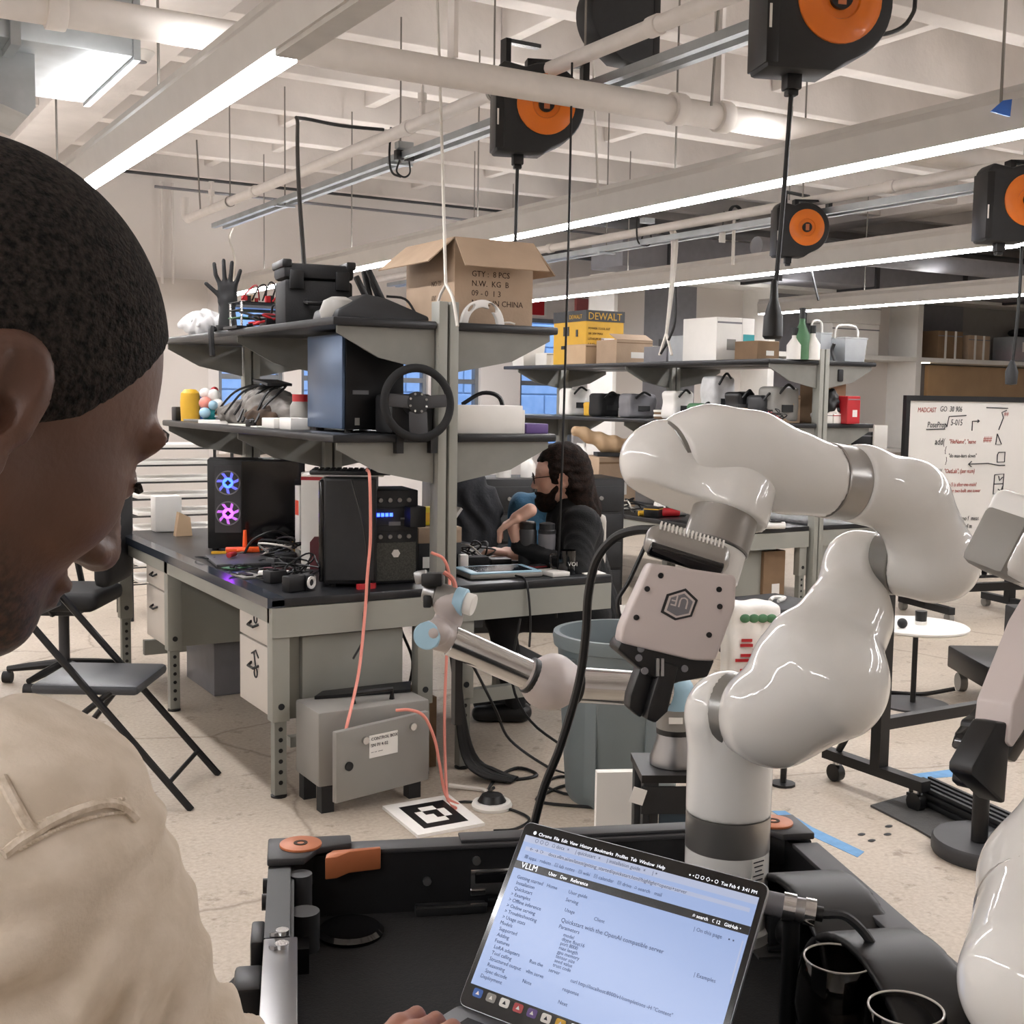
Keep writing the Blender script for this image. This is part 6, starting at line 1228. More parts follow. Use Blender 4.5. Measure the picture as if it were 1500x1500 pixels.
tb(J(622, 865, 2.99), J(640, 870, 2.985), 16, 'steel', 'wrist_end'); tb(J(640, 872, 2.985), J(668, 879, 2.975), 18, 'midgrey', 'wrist_body'); tb(J(667, 879, 2.972), J(682, 883, 2.966), 19, 'blue_light', 'wrist_cap'); tb(J(681, 883, 2.966), J(694, 887, 2.96), 15, 'white', 'tool_flange')
MB().box(J(634, 848, 2.97), (.05, .03, .09), frame(CR, CU)).box(J(627, 880, 2.99), (.02, .03, .07), frame(CR, CU)).build('camera_bracket', 'black', rb3, bevel=.004); MB().box(J(617, 845, 2.96), (.03, .03, .045), frame(CR + CU * .2, CU)).build('camera_body', 'steel', rb3, bevel=.004)
MB().tube([J(650, 838, 2.97), J(664, 850, 2.97), J(669, 875, 2.97)], .006, 6, sm=5).build('lead', 'pink_cable', rb3)
MB().box2((J(670, 930, 3.0).x - .01, J(670, 930, 3.0).y - .01, .75), (J(670, 930, 3.0).x + .01, J(670, 930, 3.0).y + .01, .95)).build('tool_bar', 'black', rb3)
# extrusion pedestal under it
pdst = thing('extrusion_stand', 'black aluminium extrusion stand carrying the tube robot', 'stand', (UX, UY, 0), R_(-28)); zt = uz(1119)
for x in (-.075, .075):
    for y in (-.075, .075): MB().box2((x - .02, y - .02, .01), (x + .02, y + .02, zt - .02)).build('upright', 'charcoal', pdst, bevel=.003); MB().box2((x - .004, y - .022, .02), (x + .004, y - .018, zt - .03)).build('slot', 'black', pdst)
MB().box2((-.1, -.1, zt - .02), (.1, .1, zt)).build('top_plate', 'black', pdst); MB().box2((-.12, -.12, 0), (.12, .12, .012)).build('foot_plate', 'black', pdst)
for s in (-1, 1): MB().box2((s * .05 - .05, -.1, zt - .1), (s * .05 + .05, -.092, zt - .03)).build('corner_plate', 'charcoal', pdst)
mat('blue_panel', '#2c4150', .4, var=.1); MB().box2((-.05, -.078, .02), (.05, -.07, zt - .06)).build('side_panel', 'blue_panel', pdst)
MB().box((-.11, -.11, zt - .05), (.035, .004, .04), Matrix.Rotation(.3, 3, 'Y')).build('tag', 'white', pdst)
wp = J(908, 1170, 3.5); one('white_board', MB().box((wp.x, wp.y, .25), (.14, .03, .5), R_(-25)), 'white', 'white board standing on the floor left of the extrusion stand', 'board')
# ================================================================== people
def skin_mat(name, c1, c2, stub=None):
    m = mat(name, c1, .48, col2=c2, scale=14, bump=.08, bscale=220); nt = m.node_tree; N = nt.nodes; L = nt.links; b = N['Principled BSDF']
    b.inputs['Subsurface Weight'].default_value = .08; b.inputs['Subsurface Radius'].default_value = (.02, .01, .006)
    if stub:
        tc = N.new('ShaderNodeTexCoord'); sx = N.new('ShaderNodeSeparateXYZ'); L.new(tc.outputs['Object'], sx.inputs[0])
        def mr(src, a, b_, c, d): r = N.new('ShaderNodeMapRange'); r.inputs[1].default_value = a; r.inputs[2].default_value = b_; r.inputs[3].default_value = c; r.inputs[4].default_value = d; L.new(src, r.inputs[0]); return r.outputs[0]
        zf = mr(sx.outputs['Z'], -.075, -.105, 0, 1); xf = mr(sx.outputs['X'], .0, .03, 0, 1)
        mu = N.new('ShaderNodeMath'); mu.operation = 'MULTIPLY'; L.new(zf, mu.inputs[0]); L.new(xf, mu.inputs[1])
        no = N.new('ShaderNodeTexNoise'); no.inputs['Scale'].default_value = 260; L.new(tc.outputs['Object'], no.inputs['Vector']); nf = mr(no.outputs['Fac'], .35, .6, .45, 1)
        m2 = N.new('ShaderNodeMath'); m2.operation = 'MULTIPLY'; L.new(mu.outputs[0], m2.inputs[0]); L.new(nf, m2.inputs[1])
        mx = N.new('ShaderNodeMix'); mx.data_type = 'RGBA'; L.new(m2.outputs[0], mx.inputs[0]); old = b.inputs['Base Color'].links[0].from_socket; L.new(old, mx.inputs[6]); mx.inputs[7].default_value = (*lin(stub), 1); L.new(mx.outputs[2], b.inputs['Base Color'])
    return m
skin_mat('skin_shaded', '#654637', '#573b2e', '#271c18'); skin_mat('skin_fair', '#e2b7a2', '#d3a48e'); skin_mat('skin_hand', '#a8745f', '#946250')  # man's head skin carries backlit shade in its colour; his hands stay lighter
mat('hair_black', '#3a332e', .85, col2='#0f0c0b', scale=260, bump=.8, bscale=420, detail=6, spec=.2); mat('hair_brown', '#2a1d17', .8, col2='#120c09', scale=60, bump=.5, bscale=150, spec=.15)
mat('hoodie', '#dccfbe', .95, col2='#d0c2af', scale=60, bump=.12, bscale=500); mat('sweater', '#101113', .9, var=.25, scale=40, bump=.3, bscale=200); mat('trousers', '#131316', .9, var=.2, scale=30, bump=.2); mat('denim', '#2b2e36', .9, var=.2, scale=40)
Rh = Vector((CR.x, CR.y, 0)).normalized(); Fh = Vector((CF.x, CF.y, 0)).normalized(); UPZ = Vector((0, 0, 1))
def head_frame(yaw, pitch, roll=0):
    """yaw: degrees from image-right towards away; pitch down"""
    h = Rh * math.cos(R_(yaw)) + Fh * math.sin(R_(yaw)); f = h * math.cos(R_(pitch)) - UPZ * math.sin(R_(pitch)); u = h * math.sin(R_(pitch)) + UPZ * math.cos(R_(pitch)); l = u.cross(f)
    M = Matrix((f, l, u)).transposed(); return M @ Matrix.Rotation(R_(roll), 3, 'X')
def head_sdf(P):
    S = lambda p: [(p[0], s * p[1], p[2]) for s in (-1, 1)]
    d = ell(P, (-.004, 0, .004), (.101, .077, .098)); d = smin(d, ell(P, (.042, 0, -.05), (.058, .053, .084)), .03)
    for p in S((.012, .048, -.062)): d = smin(d, cap(P, p, (.068, p[1] * .25, -.112), .02, .018), .025)
    d = smin(d, ell(P, (.076, 0, -.110), (.022, .026, .021)), .015)
    for p in S((.088, .03, .004)): d = smin(d, ell(P, p, (.006, .026, .009)), .012)
    for p in S((.060, .040, -.045)): d = smin(d, ell(P, p, (.030, .020, .028)), .02)
    for p in S((.106, .033, -.022)): d = smax(d, -ell(P, p, (.018, .02, .013)), .010)
    d = smin(d, cap(P, (.098, 0, -.016), (.114, 0, -.053), .007, .0125), .010)
    for p in S((.104, .012, -.057)): d = smin(d, ell(P, p, (.012, .008, .008)), .006)
    d = smin(d, ell(P, (.095, 0, -.081), (.012, .024, .0065)), .005); d = smin(d, ell(P, (.093, 0, -.091), (.012, .021, .0075)), .004)
    for p in S((.084, .032, -.023)): d = smin(d, ell(P, p, (.0135, .0135, .012)), .003)
    d = smin(d, cap(P, (-.03, 0, -.07), (-.075, 0, -.19), .056, .062), .03)
    for s in (-1, 1):
        Mr = Matrix.Rotation(R_(14), 3, 'Y') @ Matrix.Rotation(R_(s * 10), 3, 'Z'); ec = Vector((-.012, s * .0805, -.034)); on = (Mr @ Vector((0, s, 0)))
        e = ell(P, ec, (.024, .0105, .036), Mr); e = smax(e, -ell(P, ec + on * .011 + Vector((.001, 0, .003)), (.017, .0085, .027), Mr), .0025)
        e = smin(e, cap(P, ec + on * .004 + Vector((-.006, 0, .018)), ec + on * .005 + Vector((-.007, 0, -.012)), .0035, .004), .004)
        e = smax(e, -ell(P, ec + on * .006 + Vector((.006, 0, -.006)), (.008, .011, .011)), .003)
        e = smin(e, ell(P, ec + Vector((.012, s * .002, -.026)), (.011, .006, .011)), .006); e = smin(e, ell(P, ec + Vector((.021, 0, -.006)), (.005, .006, .008)), .004)
        d = smin(d, e, .006)
    return d
HX = [-.13, -.06, -.03, -.022, .012, .035, .055, .07, .085, .13]; HZ = [-.10, -.085, -.06, -.012, -.036, -.016, .02, .052, .070, .10]
def hair_short(P):
    d = ell(P, (-.005, 0, .006), (.1035, .0795, .1015)); zb = np.interp(P[:, 0], HX, HZ).astype(np.float32); return smax(d, (zb - P[:, 2]) * .8, .004)
def place(o, M, loc, s=1.0): o.matrix_world = Matrix.Translation(Vector(loc)) @ M.to_4x4() @ Matrix.Diagonal((s, s, s, 1)); return o
# ---- man in the foreground -------------------------------------------------
man = thing('person', 'man in a beige hoodie looking down at the laptop, head in profile', 'person', (0, 0, 0))
HM = head_frame(47, 33); HC = J(-40, 516, .625)
me = sdf_mesh('head', head_sdf, (-.16, -.11, -.25), (.15, .11, .12), .0035, 'skin_shaded'); ho = obj('head', me, man); place(ho, HM, HC)
me = sdf_mesh('hair', hair_short, (-.13, -.1, -.12), (.13, .1, .12), .0035, 'hair_black'); place(obj('hair', me, man, 'short black hair'), HM, HC)
for s in (-1, 1):
    eb = MB().tube([(.098, s * .012, .006), (.098, s * .03, .012), (.088, s * .05, .007)], [.003, .0045, .002], 6, sm=4).mesh('eyebrow', 'hair_black'); place(obj('eyebrow', eb, man), HM, HC)
    ey = MB().sphere((.0845, s * .032, -.023), .0128).mesh('eye', mat('eye_white', '#d8d2cc', .2)); place(obj('eye', ey, man), HM, HC)
    el_ = MB().tube([(.094, s * .022, -.019), (.101, s * .032, -.02), (.093, s * .044, -.021)], .002, 5, sm=4).mesh('eyelash', 'hair_black'); place(obj('eyelash', el_, man), HM, HC)
SR = J(14, 1255, .52); ER = J(205, 1610, .55); WR = J(560, 1720, .98)
ldir = (-Rh * .80 + Fh * .60); SL = SR + ldir * .37 - UPZ * .03; MID = (SR + SL) / 2
hand_p = at_z(600, 1548, .815); EL = J(30, 1700, 1.0); WL = hand_p - Fh * .085 - Rh * .03 - UPZ * .012
PEL = MID - Rh * .16 + Vector((0, 0, -.50)); bodyf = Rh
def hoodie_f(P):
    d = cap(P, SR - UPZ * .005, ER, .060, .052); d = smin(d, cap(P, SL, EL, .062, .05), .03)
    d = smin(d, cap(P, SR + Vector((0, 0, -.01)) - Rh * .02, SL + Vector((0, 0, -.01)) - Rh * .02, .066, .066), .05)
    d = smin(d, cap(P, MID + Vector((0, 0, -.12)) - Rh * .05, PEL, .125, .14), .07); d = smin(d, cap(P, SR.lerp(MID, .55) - UPZ * .14 - Rh * .03, PEL + (SR - MID) * .45, .11, .11), .06); d = smin(d, cap(P, SL.lerp(MID, .55) - UPZ * .14 - Rh * .03, PEL + (SL - MID) * .45, .11, .11), .06)
    neck = HC - UPZ * .17 - Rh * .06
    d = smin(d, cap(P, MID + UPZ * .03 - Rh * .05, neck - UPZ * .01, .075, .06), .04)
    d = smin(d, ell(P, neck - Rh * .10 - UPZ * .03, (.085, .095, .07)), .03)
    d = smin(d, cap(P, ER, WR, .05, .04), .02); d = smin(d, cap(P, EL, WL, .048, .036), .02)
    # folds gather along the sleeve
    ax = np.array((ER - SR).normalized(), dtype=np.float32); t = (P - n3(SR)) @ ax; side = (P - n3(SR)) @ n3(CR)
    w = np.clip((t + .002) / .014, 0, 1); u2 = (P - n3(SR)) @ n3(CU)
    wr = 2.0 * np.sin(side * 75 + 1.0) + 1.3 * np.sin(u2 * 60 + side * 45)
    patch_ = .62 + .38 * np.sin(side * 70 + u2 * 40 + .6)
    fold = .0046 * w * patch_ * np.sin(t * 205 + 75 * side + wr) + .0018 * w * np.sin(t * 120 - 140 * side + 1.2)
    fold2 = .0022 * (1 - w) * np.sin(u2 * 150 + 110 * side + 1.2 * np.sin(side * 80))
    return d + fold + fold2
pts = [SR, SL, ER, EL, WR, WL, PEL, MID]; lo, hi = bounds(pts, .2)
bxa = [J(-40, 960, .5), J(330, 1000, .6), J(420, 1700, .6), J(-40, 1700, .5)]; la, ha = bounds(bxa, .05); la = np.maximum(la, lo); ha = np.minimum(ha, hi); ca2 = (la + ha) / 2; hh = (ha - la) / 2
sdf_obj('sleeve', hoodie_f, la, ha, .003, 'hoodie', man, 'beige hoodie sleeve with raised shoulder seams')
sdf_obj('hoodie', lambda P: np.maximum(hoodie_f(P), -(np.abs(P - ca2.astype(np.float32)) - (hh - .004).astype(np.float32)).max(axis=1)), lo, hi, .013, 'hoodie', man)
mat('hoodie_seam', '#e0d3c2', .95, col2='#c2b29c', scale=200, bump=.2, bscale=500)
def seam(pts, r):
    q = []
    for i, p in enumerate(pts):
        h = march(hoodie_f, *p)
        if h is not None: q.append(h - ray(*p).normalized() * r * .25)
    if len(q) > 2: MB().tube(q, r, 6, sm=5).build('seam', 'hoodie_seam', man)
seam([(4, 1252), (12, 1246), (24, 1236), (40, 1226), (56, 1216), (72, 1206), (90, 1197), (108, 1189), (126, 1183), (144, 1178), (162, 1177), (178, 1182), (190, 1190), (200, 1200)], .0022)
seam([(2, 1138), (8, 1150), (16, 1166), (28, 1188), (40, 1208), (52, 1218)], .0022)
for off, ph in ((-9, 0), (11, 3)):   # stitch dots either side of the seam
    for k in range(26):
        t = k / 25; px = 30 + 150 * t; py = 1232 - 95 * t + 42 * t * t + off; h = march(hoodie_f, px, py)
        if h is not None: MB().sphere(h, (.0016, .0016, .001), 6, 4).build('stitch', 'hoodie_seam', man)
legs_f = lambda P: uni([cap(P, PEL + Fh * .1, (PEL.x + Fh.x * .11, PEL.y + Fh.y * .11, .48), .1, .075), cap(P, (PEL.x + Fh.x * .11, PEL.y + Fh.y * .11, .48), (PEL.x + Fh.x * .12, PEL.y + Fh.y * .12, .1), .07, .055), cap(P, PEL - Fh * .1, (PEL.x - Fh.x * .11, PEL.y - Fh.y * .11, .48), .1, .075), cap(P, (PEL.x - Fh.x * .11, PEL.y - Fh.y * .11, .48), (PEL.x - Fh.x * .12, PEL.y - Fh.y * .12, .1), .07, .055), ell(P, PEL, (.17, .17, .13))], .03)
sdf_obj('trousers', legs_f, (PEL.x - .35, PEL.y - .35, .06), (PEL.x + .35, PEL.y + .35, PEL.z + .15), .014, 'denim', man)
for s in (-1, 1):
    c = Vector((PEL.x, PEL.y, 0)) + Fh * (.12 * s); sdf_obj('shoe', lambda P, c=c: smax(uni([ell(P, c + Rh * .06 + UPZ * .04, (.05, .05, .05)), cap(P, c - Rh * .05 + UPZ * .045, c + Rh * .15 + UPZ * .035, .045, .038)], .02), plane(P, (0, 0, 0.002), (0, 0, -1)), .004), (c.x - .25, c.y - .25, 0), (c.x + .25, c.y + .25, .14), .01, 'charcoal', man)
# left hand on the keyboard (knuckles towards the camera)
def hand_typing(P0, fwd, right, up, sc=1.0, thumb=1):
    g = lambda a, b, c: P0 + fwd * (a * sc) + right * (b * sc) + up * (c * sc)
    caps = [(g(-.09, 0, -.004), g(-.03, .0, .006), .028 * sc, .026 * sc)]; fing = []
    for i, (y, ln) in enumerate(((-.034, .9), (-.011, 1.0), (.012, .96), (.034, .78))):
        a = g(-.03, y * .8, .006); k = g(.022, y, .014); m1 = g(.022 + .034 * ln, y * 1.05, .012); tip = g(.022 + .062 * ln, y * 1.06, -.018)
        caps.append((a, k, .014 * sc, .0115 * sc)); fing.append([(k, m1, .0105 * sc, .009 * sc), (m1, tip, .009 * sc, .0075 * sc)])
    th = [(g(-.05, thumb * .03, -.004), g(-.01, thumb * .055, -.012), .0125 * sc, .011 * sc), (g(-.01, thumb * .055, -.012), g(.03, thumb * .05, -.022), .0105 * sc, .008 * sc)]
    def f(P):
        d = uni([cap(P, *c) for c in caps], .012 * sc)
        for fs in fing + [th]: d = smin(d, uni([cap(P, *c) for c in fs], .004 * sc), .006 * sc)
        return d
    allp = [c[0] for c in caps] + [x for fs in fing + [th] for c in fs for x in (c[0], c[1])]; return f, bounds(allp, .045 * sc)
lapf = Vector((.918, .396, 0)); lapr = Vector((.396, -.918, 0))
hf_, (lo, hi) = hand_typing(hand_p, lapf, lapr, UPZ, 1.08); sdf_obj('hand', hf_, lo, hi, .0035, 'skin_hand', man)
hp2 = hand_p + lapr * .17 - lapf * .02; hf_, (lo, hi) = hand_typing(hp2, lapf, lapr, UPZ, 1.08, -1); sdf_obj('hand', hf_, lo, hi, .004, 'skin_hand', man)
WR2 = hp2 - lapf * .1; sdf_obj('cuff', lambda P: cap(P, WR, WR2 + lapf * .02, .042, .034), *bounds([WR, WR2], .08), .01, 'hoodie', man)
# ---- seated person with long hair -----------------------------------------
per = thing('person', 'person with long dark hair and beard in a black sweater seated at the bench', 'person', (0, 0, 0))
pd = 5.8; K = lambda px, py, d=pd: J(px, py, d)
HM2 = head_frame(182, 6); HC2 = K(820, 690); hs2 = 1.13
place(obj('head', sdf_mesh('head', head_sdf, (-.16, -.11, -.25), (.15, .11, .12), .006, 'skin_fair'), per), HM2, HC2, hs2)
def long_hair(P):
    d = ell(P, (-.015, 0, .014), (.112, .094, .108)); d = smin(d, ell(P, (-.075, 0, -.07), (.065, .098, .12)), .04); d = smin(d, ell(P, (-.085, 0, -.17), (.075, .105, .085)), .04)
    for s in (-1, 1): d = smin(d, cap(P, (.02, s * .075, .03), (-.05, s * .09, -.06), .02, .025), .02)
    face = np.maximum(.0 - P[:, 0] + .052 - np.clip(P[:, 2] - .04, 0, 1) * .4, P[:, 2] - .055); d = smax(d, -face - .0, .01) if False else smax(d, np.minimum(P[:, 0] - .05, .045 - P[:, 2]) , .012)
    for s in (-1, 1): d = smax(d, -ell(P, (.0, s * .1, -.035), (.03, .03, .04)), .01)
    return d + .004 * np.sin(P[:, 1] * 120 + 20 * np.sin(P[:, 2] * 12)) * np.sin(P[:, 0] * 70 + P[:, 2] * 14)
place(obj('hair', sdf_mesh('hair', long_hair, (-.2, -.15, -.27), (.13, .15, .15), .006, 'hair_brown'), per, 'long wavy dark brown hair'), HM2, HC2, hs2)
def beard(P):
    d = ell(P, (.068, 0, -.118), (.048, .055, .05)); d = smin(d, cap(P, (.02, .06, -.06), (.06, .045, -.11), .014, .016), .02); d = smin(d, cap(P, (.02, -.06, -.06), (.06, -.045, -.11), .014, .016), .02); d = smin(d, ell(P, (.1, 0, -.082), (.012, .028, .007)), .008)
    return smax(d, -ell(P, (.108, 0, -.097), (.016, .02, .007)), .004) + .002 * np.sin(P[:, 1] * 150) * np.sin(P[:, 2] * 130)
place(obj('beard', sdf_mesh('beard', beard, (-.02, -.09, -.18), (.13, .09, -.03), .005, 'hair_brown'), per, 'short dark beard'), HM2, HC2, hs2)
gl = MB()
for s in (-1, 1): gl.lathe([(.021 + .0022 * math.cos(a), .0022 * math.sin(a)) for a in np.linspace(0, 6.283, 7)], (.112, s * .032, -.02), rot_to((1, 0, 0)), 18); gl.tube([(.112, s * .053, -.016), (.0, s * .083, -.012)], .002, 5)
gl.tube([(.113, -.012, -.016), (.118, 0, -.012), (.113, .012, -.016)], .002, 5)
place(gl.build('glasses', 'black', per), HM2, HC2, hs2)
HIP = Vector((*K(866, 880, 5.95).xy, .53)); NK = K(838, 735, 5.83); SHn = K(852, 768, 5.62); SHf = K(836, 768, 6.0)
tow = -Rh
ELn = K(846, 842, 5.55); HDn = K(752, 770, 5.55); ELf = K(800, 822, 6.05); HDf = at_z(731, 812, DZ + .035)
ELn = K(800, 826, 5.5)
def sweater_f(P):
    d = uni([cap(P, NK - UPZ * .12, HIP, .125, .14), cap(P, SHn, SHf, .085, .085), cap(P, NK + UPZ * .02, NK - UPZ * .08, .06, .08)], .07)
    d = smin(d, cap(P, K(852, 790, 5.68), K(850, 836, 5.68), .10, .09), .06)
    d = smin(d, uni([cap(P, SHn, K(846, 838, 5.5), .078, .062), cap(P, K(846, 838, 5.5), K(760, 800, 5.6), .056, .038)], .03), .02)
    d = smin(d, uni([cap(P, SHf, ELf, .07, .058), cap(P, ELf, HDf.lerp(ELf, .28), .052, .038)], .03), .02)
    return d + .005 * np.sin(P[:, 2] * 60 + 12 * np.sin(P[:, 0] * 14 + P[:, 1] * 10)) * .8
lo, hi = bounds([HIP, NK, SHn, SHf, ELn, ELf, HDf, K(760, 800, 5.6)], .22); sdf_obj('sweater', sweater_f, lo, hi, .013, 'sweater', per, 'black knitted sweater')
KN = HIP - Rh * .44 - UPZ * .02; FT = Vector((KN.x, KN.y, .06)) + Rh * .06
pants = lambda P: uni([cap(P, HIP + s * Fh * .09, KN + s * Fh * .11, .095, .07) for s in (-1, 1)] + [cap(P, KN + s * Fh * .11, Vector((KN.x, KN.y, .1)) + Rh * .08 + s * Fh * .1, .068, .052) for s in (-1, 1)], .025)
lo, hi = bounds([HIP, KN, FT], .25); lo[2] = .05; sdf_obj('trousers', pants, lo, hi, .015, 'trousers', per)
for s in (-1, 1):
    c = Vector((KN.x, KN.y, 0)) + Rh * .06 + Fh * (.1 * s); sdf_obj('shoe', lambda P, c=c: smax(cap(P, c + Rh * .05 + UPZ * .05, c - Rh * .15 + UPZ * .04, .05, .04), plane(P, (0, 0, .002), (0, 0, -1)), .004), (c.x - .3, c.y - .3, 0), (c.x + .3, c.y + .3, .15), .012, 'black', per)
hfn, (lo, hi) = hand_typing(HDf - Vector((.0, 0, .0)), (-Rh).normalized(), Fh, UPZ, 1.15); sdf_obj('hand', hfn, lo, hi, .005, 'skin_fair', per)
hu = (UPZ * .55 - Rh * .83).normalized(); hfw = (-Rh * .75 - UPZ * .66).normalized(); hfn, (lo, hi) = hand_typing(K(750, 768, 5.6), hfw, Fh, (UPZ * .75 - Rh * .66).normalized(), 1.15); sdf_obj('hand', hfn, lo, hi, .005, 'skin_fair', per)
sdf_obj('wrist', lambda P: cap(P, K(752, 770, 5.6), K(762, 802, 5.6), .032, .03), *bounds([K(752, 770, 5.6), K(762, 802, 5.6)], .06), .007, 'skin_fair', per)
# ================================================================== black cart, laptop, glasses
ca_ = math.atan2(-.354, .935); cartM = Matrix.Rotation(ca_, 3, 'Z')
cart = thing('equipment_cart', 'black open-topped equipment cart the robots stand on', 'cart', (.65, 1.83, 0), ca_)
# local: x right, y = -distance toward the viewer
CW, CL, RZ, FZ = .877, 1.18, .832, FLOOR_Z
mat('cart_black', '#151517', .5, var=.3, scale=40); mat('cart_felt', '#1a1a1b', .9, var=.3, scale=120, bump=.2, bscale=300)
MB().box2((.03, -CL + .03, FZ - .03), (CW - .03, -.03, FZ)).build('tray_floor', 'cart_felt', cart)
MB().box2((.0, -.035, FZ - .06), (CW, .0, RZ - .008)).build('back_wall', 'cart_black', cart); MB().box2((0, -CL, FZ - .06), (.035, -.035, RZ - .008)).build('side_wall', 'cart_black', cart); MB().box2((CW - .035, -CL, FZ - .06), (CW, -.035, RZ - .008)).build('side_wall', 'cart_black', cart); MB().box2((.035, -CL, FZ - .06), (CW - .035, -CL + .035, RZ - .03)).build('front_wall', 'cart_black', cart)
MB().box2((.12, -.038, RZ - .008), (CW - .1, .004, RZ)).box2((.3, -.03, RZ), (CW - .16, .006, RZ + .006)).build('rim_rail', 'grey_dark', cart, bevel=.002)
MB().box2((CW - .04, -CL, RZ - .008), (CW + .004, -.1, RZ)).build('rim_rail', 'grey_dark', cart, bevel=.002)
MB().box2((-.004, -.34, RZ - .008), (.03, -.09, RZ)).build('rim_rail', 'black', cart); MB().box2((-.004, -CL, RZ - .008), (.04, -.345, RZ + .002)).build('rim_plate', 'steel', cart, bevel=.002)
MB().box2((.04, -CL + .05, .18), (CW - .04, -.05, FZ - .06)).build('cart_body', 'cart_black', cart, bevel=.01)
for x in (.08, CW - .08):
    for y in (-.1, -CL + .1):
        MB().cyl((x - .02, y, .055), (x + .02, y, .055), .055, n=20).build('caster', 'rubber', cart); MB().box2((x - .03, y - .03, .1), (x + .03, y + .03, .18)).build('caster_fork', 'steel', cart)
for x0, sgn in ((0, 1), (CW, -1)):
    crn = MB().prism([(x0 - sgn * .006, .008), (x0 + sgn * .125, .008), (x0 + sgn * .125, -.03), (x0 + sgn * .07, -.045), (x0 + sgn * .05, -.085), (x0 - sgn * .006, -.085)], .012, (0, 0, RZ - .002)).build('corner_cap', 'grey_dark', cart, bevel=.003)
    MB().prism([(x0 - sgn * .004, .006), (x0 + sgn * .11, .006), (x0 + sgn * .05, -.05), (x0 - sgn * .004, -.08)], .05, (0, 0, RZ - .054)).build('corner_block', 'black', cart, bevel=.004)
    c = (x0 + sgn * .045, -.03); dc = MB().cyl((*c, RZ + .009), (*c, RZ + .0135), .033, n=32).build('corner_disc', 'copper', cart, bevel=.001); MB().lathe([(.006, 0), (.011, 0), (.011, .001), (.006, .001), (.006, 0)], (*c, RZ + .0135), None, 14).build('disc_mark', 'ink', dc)
    lv = [(x0 + sgn * .085, -.06), (x0 + sgn * .095, -.045), (x0 + sgn * .17, -.038), (x0 + sgn * .17, -.046), (x0 + sgn * .12, -.056), (x0 + sgn * .1, -.075), (x0 + sgn * .082, -.078)]
    MB().prism(lv, .035, (0, 0, RZ - .03)).build('corner_lever', 'copper', cart, bevel=.002)
    MB().lathe([(0, 0), (.05, 0), (.052, .006), (.045, .012), (0, .013)], (x0 + sgn * .12, -.105, FZ), None, 30).build('rubber_foot', 'black_gloss', cart)
# fittings on the back wall
MB().box2((.225, -.06, FZ + .0), (.34, -.035, FZ + .014)).build('hinge_leaf', 'charcoal', cart, bevel=.003); MB().box2((.225, -.062, FZ + .014), (.34, -.058, FZ + .018)).build('hinge_edge', 'chrome', cart)
lt = MB().box2((.315, -.04, FZ + .022), (.395, -.0352, FZ + .066)).build('latch_plate', 'chrome', cart, bevel=.002); MB().box2((.322, -.046, FZ + .044), (.388, -.04, FZ + .062)).build('latch_bow', 'black_gloss', lt, bevel=.002)
for x, z in ((.245, .05), (.325, .08), (.425, .08), (.78, .05)): MB().cyl((x, -.035, FZ + z), (x, -.041, FZ + z), .007, n=10).build('bolt', 'steel', cart)
MB().box2((.345, -.04, FZ + .012), (.62, -.035, FZ + .017)).build('liner_edge', 'charcoal', cart)
# left wall hardware
MB().cyl((.045, -.11, RZ - .055), (.045, -.11, RZ - .005), .017, n=18).build('hinge_post', 'grey_dark', cart); MB().cyl((.05, -.19, FZ + .02), (.05, -.19, RZ - .03), .022, n=18).build('hinge_post', 'charcoal', cart); MB().box2((.036, -.25, FZ + .01), (.056, -.1, RZ - .06)).build('hinge_bracket', 'black', cart)
for y in (-.335, -.375): MB().cyl((.02, y, RZ + .002), (.02, y, RZ + .008), .009, n=12).build('bolt', 'chrome', cart); MB().cyl((.01, y - .001, RZ + .0005), (.01, y, RZ + .005), .007, n=8).build('bolt', 'steel', cart)
for y in (-.09, -.15): MB().cyl((-.004, y, RZ - .03), (-.012, y, RZ - .03), .012, n=12).build('bolt', 'black', cart)
MB().box2((-.022, -.34, RZ - .06), (-.004, -.27, RZ - .005)).build('side_latch', 'black', cart, bevel=.004); MB().box2((-.04, -.44, RZ - .09), (-.004, -.37, RZ - .02)).build('side_latch', 'black', cart, bevel=.006); MB().tube([(-.03, -.38, RZ - .03), (-.05, -.4, RZ - .05), (-.03, -.43, RZ - .08)], .007, 8, sm=4).build('latch_loop', 'grey_dark', cart)
# curved black guards along the right wall
def guard(y, h, r, name='cable_guard'):
    f = lambda P: smax(np.abs(np.sqrt(((P[:, 1] - y) / 1.35) ** 2 + (P[:, 2] - (FZ + .0)) ** 2) - r) - .006, np.abs(P[:, 0] - (CW - .075)) - .06, .006)
    o = sdf_obj(name, f, (CW - .15, y - r * 1.5, FZ), (CW - .0, y + r * 1.5, FZ + r + .03), .006, 'black', cart)
guard(-.30, 0, .118); guard(-.52, 0, .122)
# connector, lead and small camera on a plate, right of the laptop
cn = thing('cable_connector', 'chrome cable connector with grey lead beside the laptop', 'connector', J(1160, 1330, 1.62), 0); cxd = (CR * .95 - CU * .15 - CF * .2).normalized(); cxm = rot_to(cxd)
for a, b, r, m in ((-.04, -.012, .016, 'grey'), (-.012, .004, .019, 'chrome'), (.004, .016, .016, 'steel'), (.016, .03, .018, 'chrome'), (.03, .04, .01, 'black')): MB().cyl(cxd * a, cxd * b, r, n=18).build('shell', m, cn)
MB().tube([cxd * .04, cxd * .07 + UPZ * .004, cxd * .1 - UPZ * .02, cxd * .115 - UPZ * .055, cxd * .12 - UPZ * .085], .006, 8, sm=5).build('lead', 'charcoal', cn)
zc_ = FZ
cn_leg = MB().cyl((0, 0, -.012), (0, 0, FZ - cn.location.z), .012, n=12).build('connector_post', 'black', cn)
